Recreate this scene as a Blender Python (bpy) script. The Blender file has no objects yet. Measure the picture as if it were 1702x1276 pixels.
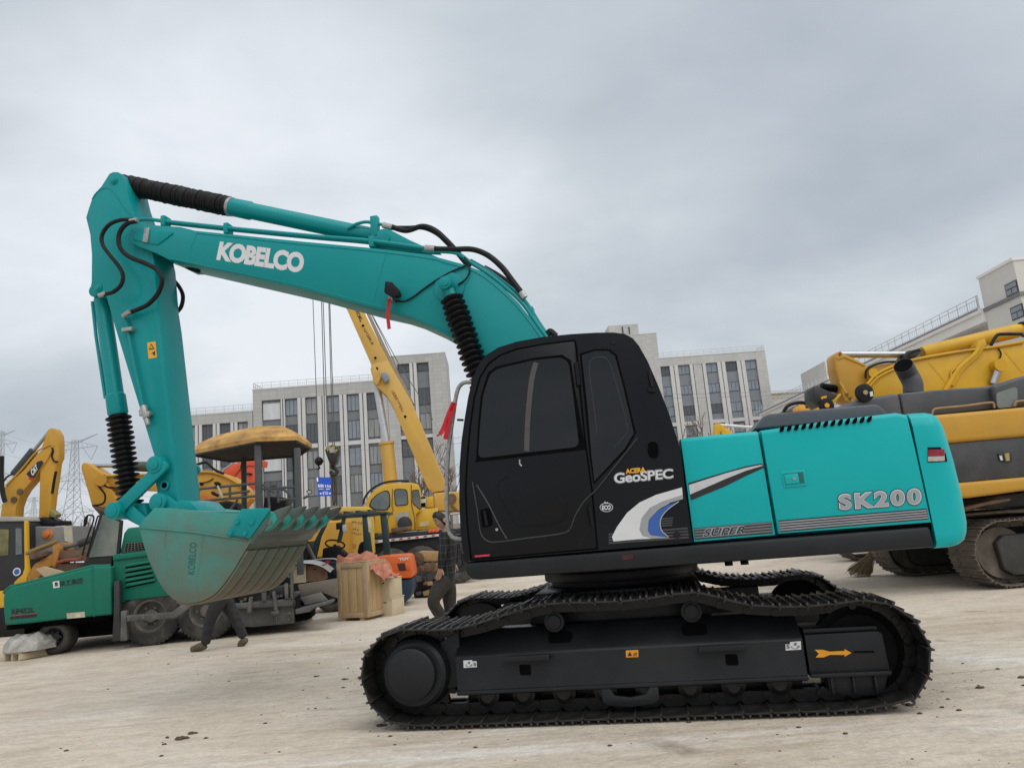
import bpy, bmesh, math, random
from mathutils import Vector, Matrix
random.seed(7)
rad = math.radians
S = bpy.context.scene
C = S.collection
# ---------------------------------------------------------------- camera
FP, PITCH, ROLL, CAMH = 1240.0, rad(10.8), rad(4.7), 1.4      # focal length in photo pixels (1702 wide)
_d = Vector((0, math.cos(PITCH), math.sin(PITCH))); _u = Vector((0, -math.sin(PITCH), math.cos(PITCH))); _r = Vector((1, 0, 0))
CR = _r*math.cos(ROLL) - _u*math.sin(ROLL); CU = _u*math.cos(ROLL) + _r*math.sin(ROLL)
cam = bpy.data.cameras.new('camera'); cam.lens = FP/1702*36; cam.sensor_width = 36; cam.clip_end = 4000; cam.clip_start = 0.05
co = bpy.data.objects.new('camera', cam); C.objects.link(co)
m4 = Matrix((CR, CU, -_d)).transposed().to_4x4(); m4.translation = (0, 0, CAMH); co.matrix_world = m4
S.camera = co
# ---------------------------------------------------------------- world, sun, exposure
SUN_EL, SUN_AZ = rad(56), rad(142)      # azimuth clockwise from +Y: behind the camera, to the right
w = bpy.data.worlds.new('World'); S.world = w; w.use_nodes = True
nt = w.node_tree; N = nt.nodes; L = nt.links
for n in list(N): N.remove(n)
out = N.new('ShaderNodeOutputWorld'); bg = N.new('ShaderNodeBackground'); L.new(bg.outputs[0], out.inputs[0])
sky = N.new('ShaderNodeTexSky'); sky.sky_type = 'NISHITA'; sky.sun_disc = False
sky.sun_elevation = SUN_EL; sky.sun_rotation = SUN_AZ; sky.air_density = 1.5; sky.dust_density = 4
tc = N.new('ShaderNodeTexCoord'); sep = N.new('ShaderNodeSeparateXYZ'); L.new(tc.outputs['Generated'], sep.inputs[0])
def wmath(op, a, b=None, c=None):
    n = N.new('ShaderNodeMath'); n.operation = op
    for i, x in enumerate((a, b, c)):
        if x is None: continue
        if isinstance(x, (int, float)): n.inputs[i].default_value = x
        else: L.new(x, n.inputs[i])
    return n.outputs[0]
zz = wmath('ADD', wmath('MAXIMUM', sep.outputs[2], 0.0), 0.30)
cx = wmath('DIVIDE', sep.outputs[0], zz); cy = wmath('DIVIDE', sep.outputs[1], zz)
comb = N.new('ShaderNodeCombineXYZ'); L.new(cx, comb.inputs[0]); L.new(cy, comb.inputs[1])
def wnoise(scale, off, detail, rough):
    mp = N.new('ShaderNodeMapping'); mp.inputs['Location'].default_value = off; mp.inputs['Scale'].default_value = (1, 1.25, 1)
    L.new(comb.outputs[0], mp.inputs[0])
    n = N.new('ShaderNodeTexNoise'); n.inputs['Scale'].default_value = scale; n.inputs['Detail'].default_value = detail
    n.inputs['Roughness'].default_value = rough; n.inputs['Distortion'].default_value = 0.25; L.new(mp.outputs[0], n.inputs[0])
    return n.outputs[0]
CLOUD_OFF = (6.72, 10.05, 7)
n1 = wnoise(0.80, CLOUD_OFF, 5, 0.42); n2 = wnoise(2.3, (5.1, 2.2, 3), 6, 0.52)
mixn = wmath('ADD', wmath('MULTIPLY', n1, 0.74), wmath('MULTIPLY', n2, 0.26))
cr = N.new('ShaderNodeValToRGB'); L.new(mixn, cr.inputs[0])
e = cr.color_ramp.elements
e[0].position = 0.36; e[0].color = (3.6, 4.05, 4.55, 1); e[1].position = 0.64; e[1].color = (6.95, 7.3, 7.7, 1)
k = cr.color_ramp.elements.new(0.5); k.color = (4.85, 5.25, 5.7, 1)
mx = N.new('ShaderNodeMix'); mx.data_type = 'RGBA'; mx.inputs[0].default_value = 0.93
L.new(sky.outputs[0], mx.inputs[6]); L.new(cr.outputs[0], mx.inputs[7]); L.new(mx.outputs[2], bg.inputs[0])
bg.inputs[1].default_value = 0.1
sl = bpy.data.lights.new('sun', 'SUN'); sl.energy = 1.5; sl.angle = rad(75); sl.color = (1, 0.965, 0.91)
so = bpy.data.objects.new('sun', sl); C.objects.link(so)
sd = Vector((math.sin(SUN_AZ)*math.cos(SUN_EL), math.cos(SUN_AZ)*math.cos(SUN_EL), math.sin(SUN_EL)))
so.rotation_euler = sd.to_track_quat('Z', 'Y').to_euler()
S.view_settings.view_transform = 'Standard'; S.view_settings.look = 'None'; S.view_settings.gamma = 1
S.view_settings.exposure = 0.30
# ---------------------------------------------------------------- materials
MATS = {}
def mat(name, col, rough=0.6, metal=0.0, var=0.12, scale=6.0, bump=0.0, bscale=40.0, dirt=None, damt=0.35, dscale=2.5, coat=0.0, rvar=0.15, stretch=None, spec=0.5, detail=5, dsharp=0.12):
    """principled material with colour variation, optional dirt patches and bump, in object space"""
    if name in MATS: return MATS[name]
    m = bpy.data.materials.new(name); m.use_nodes = True; MATS[name] = m
    n = m.node_tree.nodes; l = m.node_tree.links; b = n['Principled BSDF']
    b.inputs['Metallic'].default_value = metal; b.inputs['Coat Weight'].default_value = coat; b.inputs['Coat Roughness'].default_value = 0.12
    b.inputs['Specular IOR Level'].default_value = spec
    t = n.new('ShaderNodeTexCoord'); src = t.outputs['Object']
    if stretch:
        mp = n.new('ShaderNodeMapping'); mp.inputs['Scale'].default_value = stretch; l.new(src, mp.inputs[0]); src = mp.outputs[0]
    def noise(sc, det=detail, ro=0.6):
        q = n.new('ShaderNodeTexNoise'); q.inputs['Scale'].default_value = sc; q.inputs['Detail'].default_value = det
        q.inputs['Roughness'].default_value = ro; l.new(src, q.inputs[0]); return q.outputs[0]
    def ramp(x, a, bb, p0=0.3, p1=0.7):
        r = n.new('ShaderNodeValToRGB'); r.color_ramp.elements[0].position = p0; r.color_ramp.elements[1].position = p1
        r.color_ramp.elements[0].color = a; r.color_ramp.elements[1].color = bb; l.new(x, r.inputs[0]); return r.outputs[0]
    nz = noise(scale)
    lo = tuple(max(0, c*(1-var)) for c in col)+(1,); hi = tuple(min(1, c*(1+var)) for c in col)+(1,)
    colr = ramp(nz, lo, hi)
    if dirt:
        d = ramp(noise(dscale, 8, 0.65), (0,)*3+(1,), (damt,)*3+(1,), 0.5-dsharp+0.08, 0.5+dsharp+0.08)
        x = n.new('ShaderNodeMix'); x.data_type = 'RGBA'; l.new(d, x.inputs[0]); l.new(colr, x.inputs[6]); x.inputs[7].default_value = tuple(dirt)+(1,)
        colr = x.outputs[2]
    l.new(colr, b.inputs['Base Color'])
    l.new(ramp(noise(scale*1.7), (max(0.02, rough-rvar),)*3+(1,), (min(1, rough+rvar),)*3+(1,)), b.inputs['Roughness'])
    if bump:
        bn = n.new('ShaderNodeBump'); bn.inputs['Strength'].default_value = bump; bn.inputs['Distance'].default_value = 0.02
        l.new(noise(bscale, 6), bn.inputs['Height']); l.new(bn.outputs[0], b.inputs['Normal'])
    return m
def glass(name, col=(0.02, 0.025, 0.03), rough=0.06, spec=0.5):
    return mat(name, col, rough, 0, 0.1, 1.5, rvar=0.03, spec=spec, bump=0.02, bscale=1.2)
# ---------------------------------------------------------------- geometry helpers
def ray(x, y): return _d + CR*((x-851)/FP) - CU*((y-638)/FP)
def G(x, y, z=0.0):
    v = ray(x, y); t = (z-CAMH)/v.z; return Vector((0, 0, CAMH)) + v*t
def atY(x, y, Y):
    v = ray(x, y); t = Y/v.y; return Vector((0, 0, CAMH)) + v*t
def Z(ox, oy, s, pts): return [(ox+u/s, oy+v/s) for u, v in pts]
class Fr:
    """a thing's own frame: x along it, y away from the camera, z up, in metres"""
    def __init__(s, origin, yaw=0.0):
        s.o = Vector((origin[0], origin[1], 0)); s.o.z = origin[2] if len(origin) > 2 else 0; s.yaw = yaw
        s.m = Matrix.Translation(s.o) @ Matrix.Rotation(yaw, 4, 'Z'); s.i = s.m.inverted()
        s.c = s.i @ Vector((0, 0, CAMH)); s.r3 = s.i.to_3x3()
    def p(s, x, y, yl):          # photo pixel -> point on the plane y = yl of this frame
        v = s.r3 @ ray(x, y); t = (yl-s.c.y)/v.y; return s.c + v*t
    def px(s, x, y, xl):         # photo pixel -> point on plane x = xl
        v = s.r3 @ ray(x, y); t = (xl-s.c.x)/v.x; return s.c + v*t
    def o2(s, pts, yl):          # outline (x, z)
        return [(q.x, q.z) for q in (s.p(a, b, yl) for a, b in pts)]
    def pl(s, pts, yl): return [s.p(a, b, yl) for a, b in pts]
def smooth_open(pts, n=6):
    P = [Vector(p) for p in pts]; P = [P[0]*2-P[1]]+P+[P[-1]*2-P[-2]]; o = []
    for i in range(1, len(P)-2):
        a, b, c, d = P[i-1:i+3]
        for k in range(n):
            t = k/n; o.append(0.5*((2*b)+(c-a)*t+(2*a-5*b+4*c-d)*t*t+(3*b-a-3*c+d)*t**3))
    o.append(P[-2]); return o
def smooth_closed(pts, n=6):
    P = [Vector(p) for p in pts]; m = len(P); o = []
    for i in range(m):
        a, b, c, d = P[i-1], P[i], P[(i+1) % m], P[(i+2) % m]
        for k in range(n):
            t = k/n; o.append(0.5*((2*b)+(c-a)*t+(2*a-5*b+4*c-d)*t*t+(3*b-a-3*c+d)*t**3))
    return o
def rounded(pts, r, n=4):
    """round the corners of a closed 2d outline"""
    P = [Vector(p) for p in pts]; m = len(P); o = []
    for i in range(m):
        a, b, c = P[i-1], P[i], P[(i+1) % m]; rr = r[i] if isinstance(r, (list, tuple)) else r
        da, dc = a-b, c-b; rr = min(rr, da.length*0.48, dc.length*0.48)
        if rr <= 1e-5: o.append(b); continue
        s0 = b+da.normalized()*rr; s1 = b+dc.normalized()*rr
        for k in range(n+1):
            t = k/n; o.append(s0*(1-t)**2+b*2*t*(1-t)+s1*t*t)
    return [tuple(q) for q in o]
class M:
    """collects shapes for one mesh object"""
    def __init__(s): s.v = []; s.f = []; s.mi = []; s.cur = 0
    def add(s, v, f):
        o = len(s.v); s.v += [tuple(q) for q in v]; s.f += [tuple(i+o for i in q) for q in f]; s.mi += [s.cur]*len(f); return s
    def m(s, i): s.cur = i; return s
    def box(s, x0, x1, y0, y1, z0, z1):
        return s.add([(x0, y0, z0), (x1, y0, z0), (x1, y1, z0), (x0, y1, z0), (x0, y0, z1), (x1, y0, z1), (x1, y1, z1), (x0, y1, z1)],
                     [(0, 3, 2, 1), (4, 5, 6, 7), (0, 1, 5, 4), (1, 2, 6, 5), (2, 3, 7, 6), (3, 0, 4, 7)])
    def bar(s, a, b, w, h, up=(0, 0, 1)):
        a = Vector(a); b = Vector(b); t = (b-a).normalized(); u = Vector(up)
        if abs(t.dot(u)) > 0.98: u = Vector((0, 1, 0))
        sd = t.cross(u).normalized(); u = sd.cross(t)
        q = []
        for p in (a, b):
            for i, j in ((-1, -1), (1, -1), (1, 1), (-1, 1)): q.append(p+sd*(w/2*i)+u*(h/2*j))
        return s.add(q, [(0, 1, 2, 3), (7, 6, 5, 4), (0, 4, 5, 1), (1, 5, 6, 2), (2, 6, 7, 3), (3, 7, 4, 0)])
    def lathe(s, a, b, prof, n=20, caps=True):
        """profile [(t along a->b in metres, radius)]"""
        a = Vector(a); b = Vector(b); t = (b-a).normalized(); u = t.orthogonal().normalized(); w_ = t.cross(u); v = []; f = []
        for d, r in prof:
            for k in range(n):
                an = 2*math.pi*k/n; v.append(a+t*d+(u*math.cos(an)+w_*math.sin(an))*r)
        for i in range(len(prof)-1):
            for k in range(n): f.append((i*n+k, i*n+(k+1) % n, (i+1)*n+(k+1) % n, (i+1)*n+k))
        if caps: f.append(tuple(range(n))[::-1]); f.append(tuple((len(prof)-1)*n+k for k in range(n)))
        return s.add(v, f)
    def cyl(s, a, b, r, r1=None, n=16):
        return s.lathe(a, b, [(0, r), ((Vector(b)-Vector(a)).length, r if r1 is None else r1)], n)
    def tube(s, pts, r, n=8, flat=None):
        P = [Vector(p) for p in pts]; m = len(P); v = []; f = []; u = None
        for i in range(m):
            t = (P[min(i+1, m-1)]-P[max(i-1, 0)]).normalized()
            u = t.orthogonal().normalized() if u is None else (u-t*u.dot(t)).normalized()
            w_ = t.cross(u); rr = r[i] if isinstance(r, (list, tuple)) else r
            for k in range(n):
                an = 2*math.pi*k/n; v.append(P[i]+(u*math.cos(an)+w_*math.sin(an))*rr)
        for i in range(m-1):
            for k in range(n): f.append((i*n+k, i*n+(k+1) % n, (i+1)*n+(k+1) % n, (i+1)*n+k))
        f.append(tuple(range(n))[::-1]); f.append(tuple((m-1)*n+k for k in range(n)))
        return s.add(v, f)
    def prism(s, out, y0, y1):
        """(x, z) outline extruded from y0 to y1"""
        n = len(out); v = [(p[0], y0, p[1]) for p in out]+[(p[0], y1, p[1]) for p in out]
        return s.add(v, [tuple(range(n)), tuple(range(2*n-1, n-1, -1))]+[(i, n+i, n+(i+1) % n, (i+1) % n) for i in range(n)])
    def zprism(s, out, z0, z1):
        n = len(out); v = [(p[0], p[1], z0) for p in out]+[(p[0], p[1], z1) for p in out]
        return s.add(v, [tuple(range(n)), tuple(range(2*n-1, n-1, -1))]+[(i, n+i, n+(i+1) % n, (i+1) % n) for i in range(n)])
    def xprism(s, out, x0, x1):
        n = len(out); v = [(x0, p[0], p[1]) for p in out]+[(x1, p[0], p[1]) for p in out]
        return s.add(v, [tuple(range(n)), tuple(range(2*n-1, n-1, -1))]+[(i, n+i, n+(i+1) % n, (i+1) % n) for i in range(n)])
    def poly(s, pts): return s.add(pts, [tuple(range(len(pts)))])
    def grid(s, rows, closed=False):
        n = len(rows[0]); v = [p for r in rows for p in r]; f = []
        for i in range(len(rows)-1):
            for k in range(n if closed else n-1): f.append((i*n+k, i*n+(k+1) % n, (i+1)*n+(k+1) % n, (i+1)*n+k))
        return s.add(v, f)
    def mesh(s, name, bev=None, ang=32, bseg=2):
        me = bpy.data.meshes.new(name); me.from_pydata(s.v, [], s.f)
        me.polygons.foreach_set('material_index', s.mi)
        bm = bmesh.new(); bm.from_mesh(me); bmesh.ops.recalc_face_normals(bm, faces=bm.faces)
        if bev:
            for b in (bev if isinstance(bev, list) else [(bev, None)]):
                off, cond = b
                ed = [e for e in bm.edges if len(e.link_faces) == 2 and e.calc_face_angle(0) > rad(30) and (cond is None or cond((e.verts[0].co+e.verts[1].co)/2, e))]
                if ed: bmesh.ops.bevel(bm, geom=ed, offset=off, segments=bseg if off < 0.03 else 4, profile=0.5, affect='EDGES', clamp_overlap=True)
        bm.to_mesh(me); bm.free()
        me.polygons.foreach_set('use_smooth', [True]*len(me.polygons)); me.set_sharp_from_angle(angle=rad(ang))
        return me
def link(name, me, mats, parent=None, loc=None):
    o = bpy.data.objects.new(name, me)
    if mats is not None and not len(me.materials):
        for q in (mats if isinstance(mats, (list, tuple)) else [mats]): me.materials.append(q)
    C.objects.link(o)
    if parent: o.parent = parent
    if loc is not None: o.location = loc
    return o
def obj(name, mm, mats, parent=None, bev=None, ang=32, **kw):
    o = link(name, mm.mesh(name, bev, ang), mats, parent)
    for k, v in kw.items(): o[k] = v
    return o
def thing(name, fr, label, cat, group=None):
    o = bpy.data.objects.new(name, None); C.objects.link(o); o.empty_display_size = 0.2
    o.matrix_world = fr.m if isinstance(fr, Fr) else Matrix.Translation(fr)
    tag(o, label, cat, group); return o
def tag(o, label, cat, group=None):
    o['label'] = label; o['category'] = cat
    if group: o['group'] = group
    return o
def struct(o): o['kind'] = 'structure'; return o
def stuff(o): o['kind'] = 'stuff'; return o
def text(name, s, quad, mt, parent, bold=0.0, lift=(0, -0.002, 0), space=1.0, shear=0.0):
    """flat lettering; quad = top-left, top-right, bottom-right, bottom-left in the parent's space"""
    cu = bpy.data.curves.new(name, 'FONT'); cu.body = s; cu.offset = bold; cu.space_character = space; cu.shear = shear; cu.resolution_u = 4
    ob = bpy.data.objects.new(name, cu); C.objects.link(ob)
    me = bpy.data.meshes.new_from_object(ob); bpy.data.objects.remove(ob); bpy.data.curves.remove(cu)
    xs = [v.co.x for v in me.vertices]; ys = [v.co.y for v in me.vertices]
    x0, x1, y0, y1 = min(xs), max(xs), min(ys), max(ys); a, b, c, d = [Vector(q)+Vector(lift) for q in quad]
    for v in me.vertices:
        u = (v.co.x-x0)/(x1-x0); t = (v.co.y-y0)/(y1-y0); v.co = (d*(1-u)+c*u)*(1-t)+(a*(1-u)+b*u)*t
    me.materials.clear()
    return link(name, me, mt, parent)
def decal(name, pts, mt, parent):
    mm = M(); mm.poly(pts); return obj(name, mm, mt, parent)
def copy_tree(o, parent=None):
    c = o.copy(); C.objects.link(c)
    if parent: c.parent = parent
    for ch in o.children: copy_tree(ch, c)
    return c
def boot(mm, a, b, r0, r1, n, seg=18, bend=0.0):
    """concertina sleeve of n folds"""
    a = Vector(a); b = Vector(b); d = (b-a).length; pr = []
    for i in range(n):
        j = 1+random.uniform(-.05, .05)
        pr += [(d*i/n, r0), (d*(i+0.28)/n, r0*1.02), (d*(i+0.5)/n, r1*j), (d*(i+0.62)/n, r1*j*0.98), (d*(i+0.95)/n, r0)]
    return mm.lathe(a, b, pr+[(d, r0)], seg)
# ---------------------------------------------------------------- shared materials
teal = mat('teal_paint', (0.001, 0.385, 0.40), 0.36, 0, 0.05, 1.2, coat=0.12, spec=.22, rvar=0.08, dirt=(0.012, 0.37, 0.37), damt=0.30, dscale=1.2, bump=0.02, bscale=9)
teal_d = mat('teal_paint_shaded', (0.001, 0.25, 0.26), 0.38, 0, 0.06, 1.0, coat=0.10, spec=.22, rvar=0.1, dirt=(0.012, 0.225, 0.225), damt=0.35, dscale=1.0, bump=0.03, bscale=7)  # same teal darkened: the shade on the boom side is put into the colour
bucket_m = mat('worn_bucket_paint', (0.008, 0.30, 0.26), 0.6, 0, 0.1, 1.6, dirt=(0.12, 0.13, 0.10), damt=0.5, dscale=2.2, dsharp=0.10, bump=0.15, bscale=16)
bucket_w = mat('scraped_bucket_skin', (0.07, 0.14, 0.115), 0.6, 0, 0.35, 2.5, dirt=(0.17, 0.145, 0.105), damt=0.8, dscale=3, bump=0.25, bscale=22, stretch=(1, 0.35, 1))
def mud(m, z0, z1, col):
    n = m.node_tree.nodes; l = m.node_tree.links; b = n['Principled BSDF']; src = b.inputs['Base Color'].links[0].from_socket
    t = n.new('ShaderNodeTexCoord'); s = n.new('ShaderNodeSeparateXYZ'); l.new(t.outputs['Object'], s.inputs[0])
    q = n.new('ShaderNodeTexNoise'); q.inputs['Scale'].default_value = 2.2; q.inputs['Detail'].default_value = 8; q.inputs['Roughness'].default_value = .62; q.inputs['Distortion'].default_value = .8; l.new(t.outputs['Object'], q.inputs[0])
    mr = n.new('ShaderNodeMapRange'); mr.inputs[1].default_value = z1; mr.inputs[2].default_value = z0; mr.inputs[3].default_value = 0; mr.inputs[4].default_value = 1; l.new(s.outputs[2], mr.inputs[0])
    a = n.new('ShaderNodeMath'); a.operation = 'MULTIPLY_ADD'; l.new(q.outputs[0], a.inputs[0]); a.inputs[1].default_value = 1.5; a.inputs[2].default_value = -.66
    c = n.new('ShaderNodeMath'); c.operation = 'ADD'; c.use_clamp = True; l.new(a.outputs[0], c.inputs[0]); l.new(mr.outputs[0], c.inputs[1])
    k = n.new('ShaderNodeMath'); k.operation = 'MULTIPLY'; l.new(c.outputs[0], k.inputs[0]); k.inputs[1].default_value = .85
    x = n.new('ShaderNodeMix'); x.data_type = 'RGBA'; l.new(k.outputs[0], x.inputs[0]); l.new(src, x.inputs[6]); x.inputs[7].default_value = col+(1,); l.new(x.outputs[2], b.inputs['Base Color'])
mud(bucket_m, 0.95, 1.9, (0.125, 0.112, 0.082)); mud(bucket_w, 0.9, 1.6, (0.155, 0.12, 0.078))
rubber = mat('black_rubber', (0.008, 0.008, 0.009), 0.55, 0, 0.2, 9, bump=0.05, spec=.25)
black = mat('black_paint', (0.0035, 0.0048, 0.0072), 0.3, 0, 0.08, 2.0, coat=0.05, rvar=0.06, spec=.2, dirt=(0.010, 0.011, 0.013), damt=0.3, dscale=1.5, bump=0.03, bscale=5)
skirtm = mat('charcoal_paint', (0.0125, 0.0145, 0.0175), 0.45, 0, 0.08, 2.0, rvar=0.06, spec=.28, dirt=(0.03, 0.031, 0.033), damt=0.3, dscale=2)
trackm = mat('black_track_steel', (0.008, 0.0083, 0.0088), 0.30, 0.0, 0.3, 6, spec=.3, dirt=(0.035, 0.03, 0.025), damt=0.25, dscale=5, bump=0.06, bscale=30)
framem = mat('undercarriage_black', (0.0115, 0.013, 0.0155), 0.42, 0, 0.1, 2.5, rvar=0.08, spec=.28, dirt=(0.03, 0.03, 0.03), damt=0.35, dscale=2.2, bump=0.05, bscale=14)
darkm = mat('shadow_black', (0.003, 0.003, 0.0035), 0.8, spec=.06)
chrome = mat('chrome', (0.40, 0.40, 0.41), 0.28, 1.0, 0.05, 3)
steel = mat('zinc_fitting', (0.38, 0.38, 0.37), 0.4, 0.7, 0.15, 20)
whitep = mat('white_print', (0.62, 0.63, 0.64), 0.5, 0, 0.05, 4)
greyp = mat('grey_print', (0.30, 0.32, 0.35), 0.45, 0, 0.05, 4)
blackp = mat('black_print', (0.012, 0.012, 0.014), 0.5, 0, 0.1, 4)
yellowp = mat('yellow_print', (0.75, 0.36, 0.015), 0.5, 0, 0.06, 6)
bluep = mat('blue_print', (0.03, 0.10, 0.36), 0.45, 0, 0.06, 5)
redp = mat('red_cloth', (0.48, 0.008, 0.02), 0.7, 0, 0.15, 12)
tint = glass('tinted_glass', (0.006, 0.0075, 0.010), 0.03, .42)
gseal = mat('window_seal', (0.002, 0.002, 0.0025), 0.7, spec=.06)
catyel = mat('machine_yellow', (0.52, 0.275, 0.035), 0.45, 0, 0.08, 1.5, spec=.3, dirt=(0.38, 0.235, 0.06), damt=0.5, dscale=1.3, bump=0.04, bscale=9)
catyel2 = mat('machine_yellow_bright', (0.60, 0.34, 0.018), 0.45, 0, 0.08, 1.5, spec=.3, dirt=(0.40, 0.26, 0.06), damt=0.5, dscale=1.3, bump=0.04, bscale=9)
craneyel = mat('crane_yellow', (0.60, 0.36, 0.075), 0.5, 0, 0.07, 1.2, spec=.3, dirt=(0.45, 0.33, 0.16), damt=0.5, dscale=0.9)
rust = mat('rusty_iron', (0.13, 0.075, 0.045), 0.85, 0, 0.4, 5, bump=0.3, bscale=25, dirt=(0.06, 0.045, 0.035), damt=0.8, dscale=4)
greym = mat('grey_dusty_steel', (0.085, 0.085, 0.082), 0.7, 0, 0.2, 3, dirt=(0.20, 0.175, 0.14), damt=0.6, dscale=3, bump=0.1, bscale=20)
tyrem = mat('dusty_tyre', (0.035, 0.034, 0.032), 0.85, 0, 0.2, 6, dirt=(0.16, 0.14, 0.11), damt=0.55, dscale=4, bump=0.15, bscale=30)
# ---------------------------------------------------------------- ground
def ground_material():
    m = bpy.data.materials.new('dusty_concrete'); m.use_nodes = True; n = m.node_tree.nodes; l = m.node_tree.links; b = n['Principled BSDF']
    t = n.new('ShaderNodeTexCoord')
    def mp(rot, sc, loc=(0, 0, 0)):
        q = n.new('ShaderNodeMapping'); q.inputs['Rotation'].default_value = (0, 0, rad(rot)); q.inputs['Scale'].default_value = sc; q.inputs['Location'].default_value = loc
        l.new(t.outputs['Object'], q.inputs[0]); return q.outputs[0]
    def noise(src, sc, det=6, ro=0.6, dist=0.0):
        q = n.new('ShaderNodeTexNoise'); q.inputs['Scale'].default_value = sc; q.inputs['Detail'].default_value = det; q.inputs['Roughness'].default_value = ro
        q.inputs['Distortion'].default_value = dist; l.new(src, q.inputs[0]); return q.outputs[0]
    def ramp(x, *st):
        r = n.new('ShaderNodeValToRGB'); es = r.color_ramp.elements
        while len(es) < len(st): es.new(0.5)
        for e_, (p, c) in zip(es, st): e_.position = p; e_.color = (c if isinstance(c, tuple) else (c, c, c))+(1,)
        l.new(x, r.inputs[0]); return r.outputs[0]
    def mix(f, a, c, op='MIX'):
        x = n.new('ShaderNodeMix'); x.data_type = 'RGBA'; x.blend_type = op
        for i, q in ((0, f), (6, a), (7, c)):
            if isinstance(q, tuple): x.inputs[i].default_value = q+(1,)
            elif isinstance(q, (int, float)): x.inputs[i].default_value = q
            else: l.new(q, x.inputs[i])
        return x.outputs[2]
    base = ramp(noise(mp(0, (1, 1, 1)), 0.45, 8, 0.62, 0.6), (0.30, (0.40, 0.325, 0.24)), (0.5, (0.54, 0.465, 0.375)), (0.68, (0.62, 0.55, 0.465)))
    streak = noise(mp(8, (0.5, 2.0, 1)), 0.8, 8, 0.66, 0.9)          # tyre-drag streaks along the yard
    base = mix(ramp(streak, (0.40, 0.0), (0.62, 0.55)), base, (0.62, 0.55, 0.46))
    dark = noise(mp(-5, (0.5, 2.2, 1), (3, 7, 0)), 0.7, 8, 0.68, 0.5)
    base = mix(ramp(dark, (0.55, 0.0), (0.72, 0.5)), base, (0.33, 0.26, 0.19))
    chalk = noise(mp(4, (0.35, 1.6, 1), (9.5, 2, 0)), 0.55, 9, 0.7, 0.8)
    base = mix(ramp(chalk, (0.55, 0.0), (0.68, 0.7)), base, (0.70, 0.675, 0.64))
    scr = noise(mp(38, (0.6, 14, 1), (1, 4, 0)), 1.5, 6, 0.6, 0.3)
    base = mix(ramp(scr, (0.63, 0.0), (0.72, 0.45)), base, (0.70, 0.63, 0.54))
    scr2 = noise(mp(-30, (0.7, 11, 1), (6, 1, 0)), 1.2, 6, 0.6, 0.3)
    base = mix(ramp(scr2, (0.64, 0.0), (0.74, 0.4)), base, (0.24, 0.19, 0.145))
    mot = noise(mp(12, (1, 2.4, 1), (4, 9, 0)), 3.2, 8, 0.7, 0.6)
    base = mix(0.55, base, ramp(mot, (0.32, 0.74), (0.5, 1.04), (0.68, 1.2)), 'MULTIPLY')
    tyre = noise(mp(3, (0.16, 6, 1), (2, 6, 0)), 1.0, 8, 0.66, 0.5)      # long tyre runs
    base = mix(ramp(tyre, (0.60, 0.0), (0.70, 0.4)), base, (0.30, 0.245, 0.185))
    scuf = noise(mp(62, (0.5, 16, 1), (7, 2, 0)), 1.1, 6, 0.65, 0.6)
    base = mix(ramp(scuf, (0.62, 0.0), (0.70, 0.5)), base, (0.72, 0.65, 0.56))
    oil = noise(mp(0, (1, 1.3, 1), (12, 5, 0)), 0.9, 5, 0.5, 0.4)
    base = mix(ramp(oil, (0.68, 0.0), (0.74, 0.5)), base, (0.16, 0.125, 0.095))
    fine = noise(mp(0, (1, 1, 1)), 26, 5, 0.7)
    base = mix(0.5, base, ramp(fine, (0.3, 0.66), (0.7, 1.2)), 'MULTIPLY')
    st2 = noise(mp(7, (1, 2.2, 1), (3, 3, 0)), 6.5, 10, 0.78, 1.0)
    base = mix(0.75, base, ramp(st2, (0.30, 0.66), (0.48, 1.0), (0.70, 1.18)), 'MULTIPLY')
    st3 = noise(mp(-24, (1, 6, 1), (8, 1, 0)), 2.6, 9, 0.72, 0.8)
    base = mix(ramp(st3, (0.60, 0.0), (0.72, 0.55)), base, (0.34, 0.275, 0.205))
    grit = noise(mp(0, (1, 1.5, 1), (6, 9, 0)), 22, 6, 0.75)
    base = mix(ramp(grit, (0.63, 0.0), (0.70, 0.5)), base, (0.26, 0.205, 0.15))
    spk = noise(mp(0, (1, 1, 1), (2, 2, 0)), 60, 3, 0.6)
    base = mix(ramp(spk, (0.68, 0.0), (0.74, 0.6)), base, (0.17, 0.13, 0.095))
    v = n.new('ShaderNodeTexVoronoi'); v.feature = 'DISTANCE_TO_EDGE'; v.inputs['Scale'].default_value = 0.16
    dst = n.new('ShaderNodeVectorMath'); dst.operation = 'ADD'; nn = n.new('ShaderNodeTexNoise'); nn.inputs['Scale'].default_value = 1.6; nn.inputs['Detail'].default_value = 6
    l.new(t.outputs['Object'], nn.inputs[0]); l.new(t.outputs['Object'], dst.inputs[0]); sc_ = n.new('ShaderNodeVectorMath'); sc_.operation = 'SCALE'; sc_.inputs[3].default_value = 1.2
    l.new(nn.outputs[1], sc_.inputs[0]); l.new(sc_.outputs[0], dst.inputs[1]); l.new(dst.outputs[0], v.inputs[0])
    crack = ramp(v.outputs['Distance'], (0.0, 1.0), (0.004, 0.0))
    gate = ramp(noise(mp(0, (1, 1, 1), (15, 1, 0)), 0.3, 3), (0.62, 0.0), (0.68, 0.6))
    base = mix(mix(1.0, crack, gate, 'MULTIPLY'), base, (0.20, 0.16, 0.12))
    l.new(base, b.inputs['Base Color']); b.inputs['Roughness'].default_value = 0.88; b.inputs['Specular IOR Level'].default_value = 0.25
    bp = n.new('ShaderNodeBump'); bp.inputs['Strength'].default_value = 0.6; bp.inputs['Distance'].default_value = 0.03
    l.new(mix(0.5, fine, streak), bp.inputs['Height']); l.new(bp.outputs[0], b.inputs['Normal'])
    return m
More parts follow.
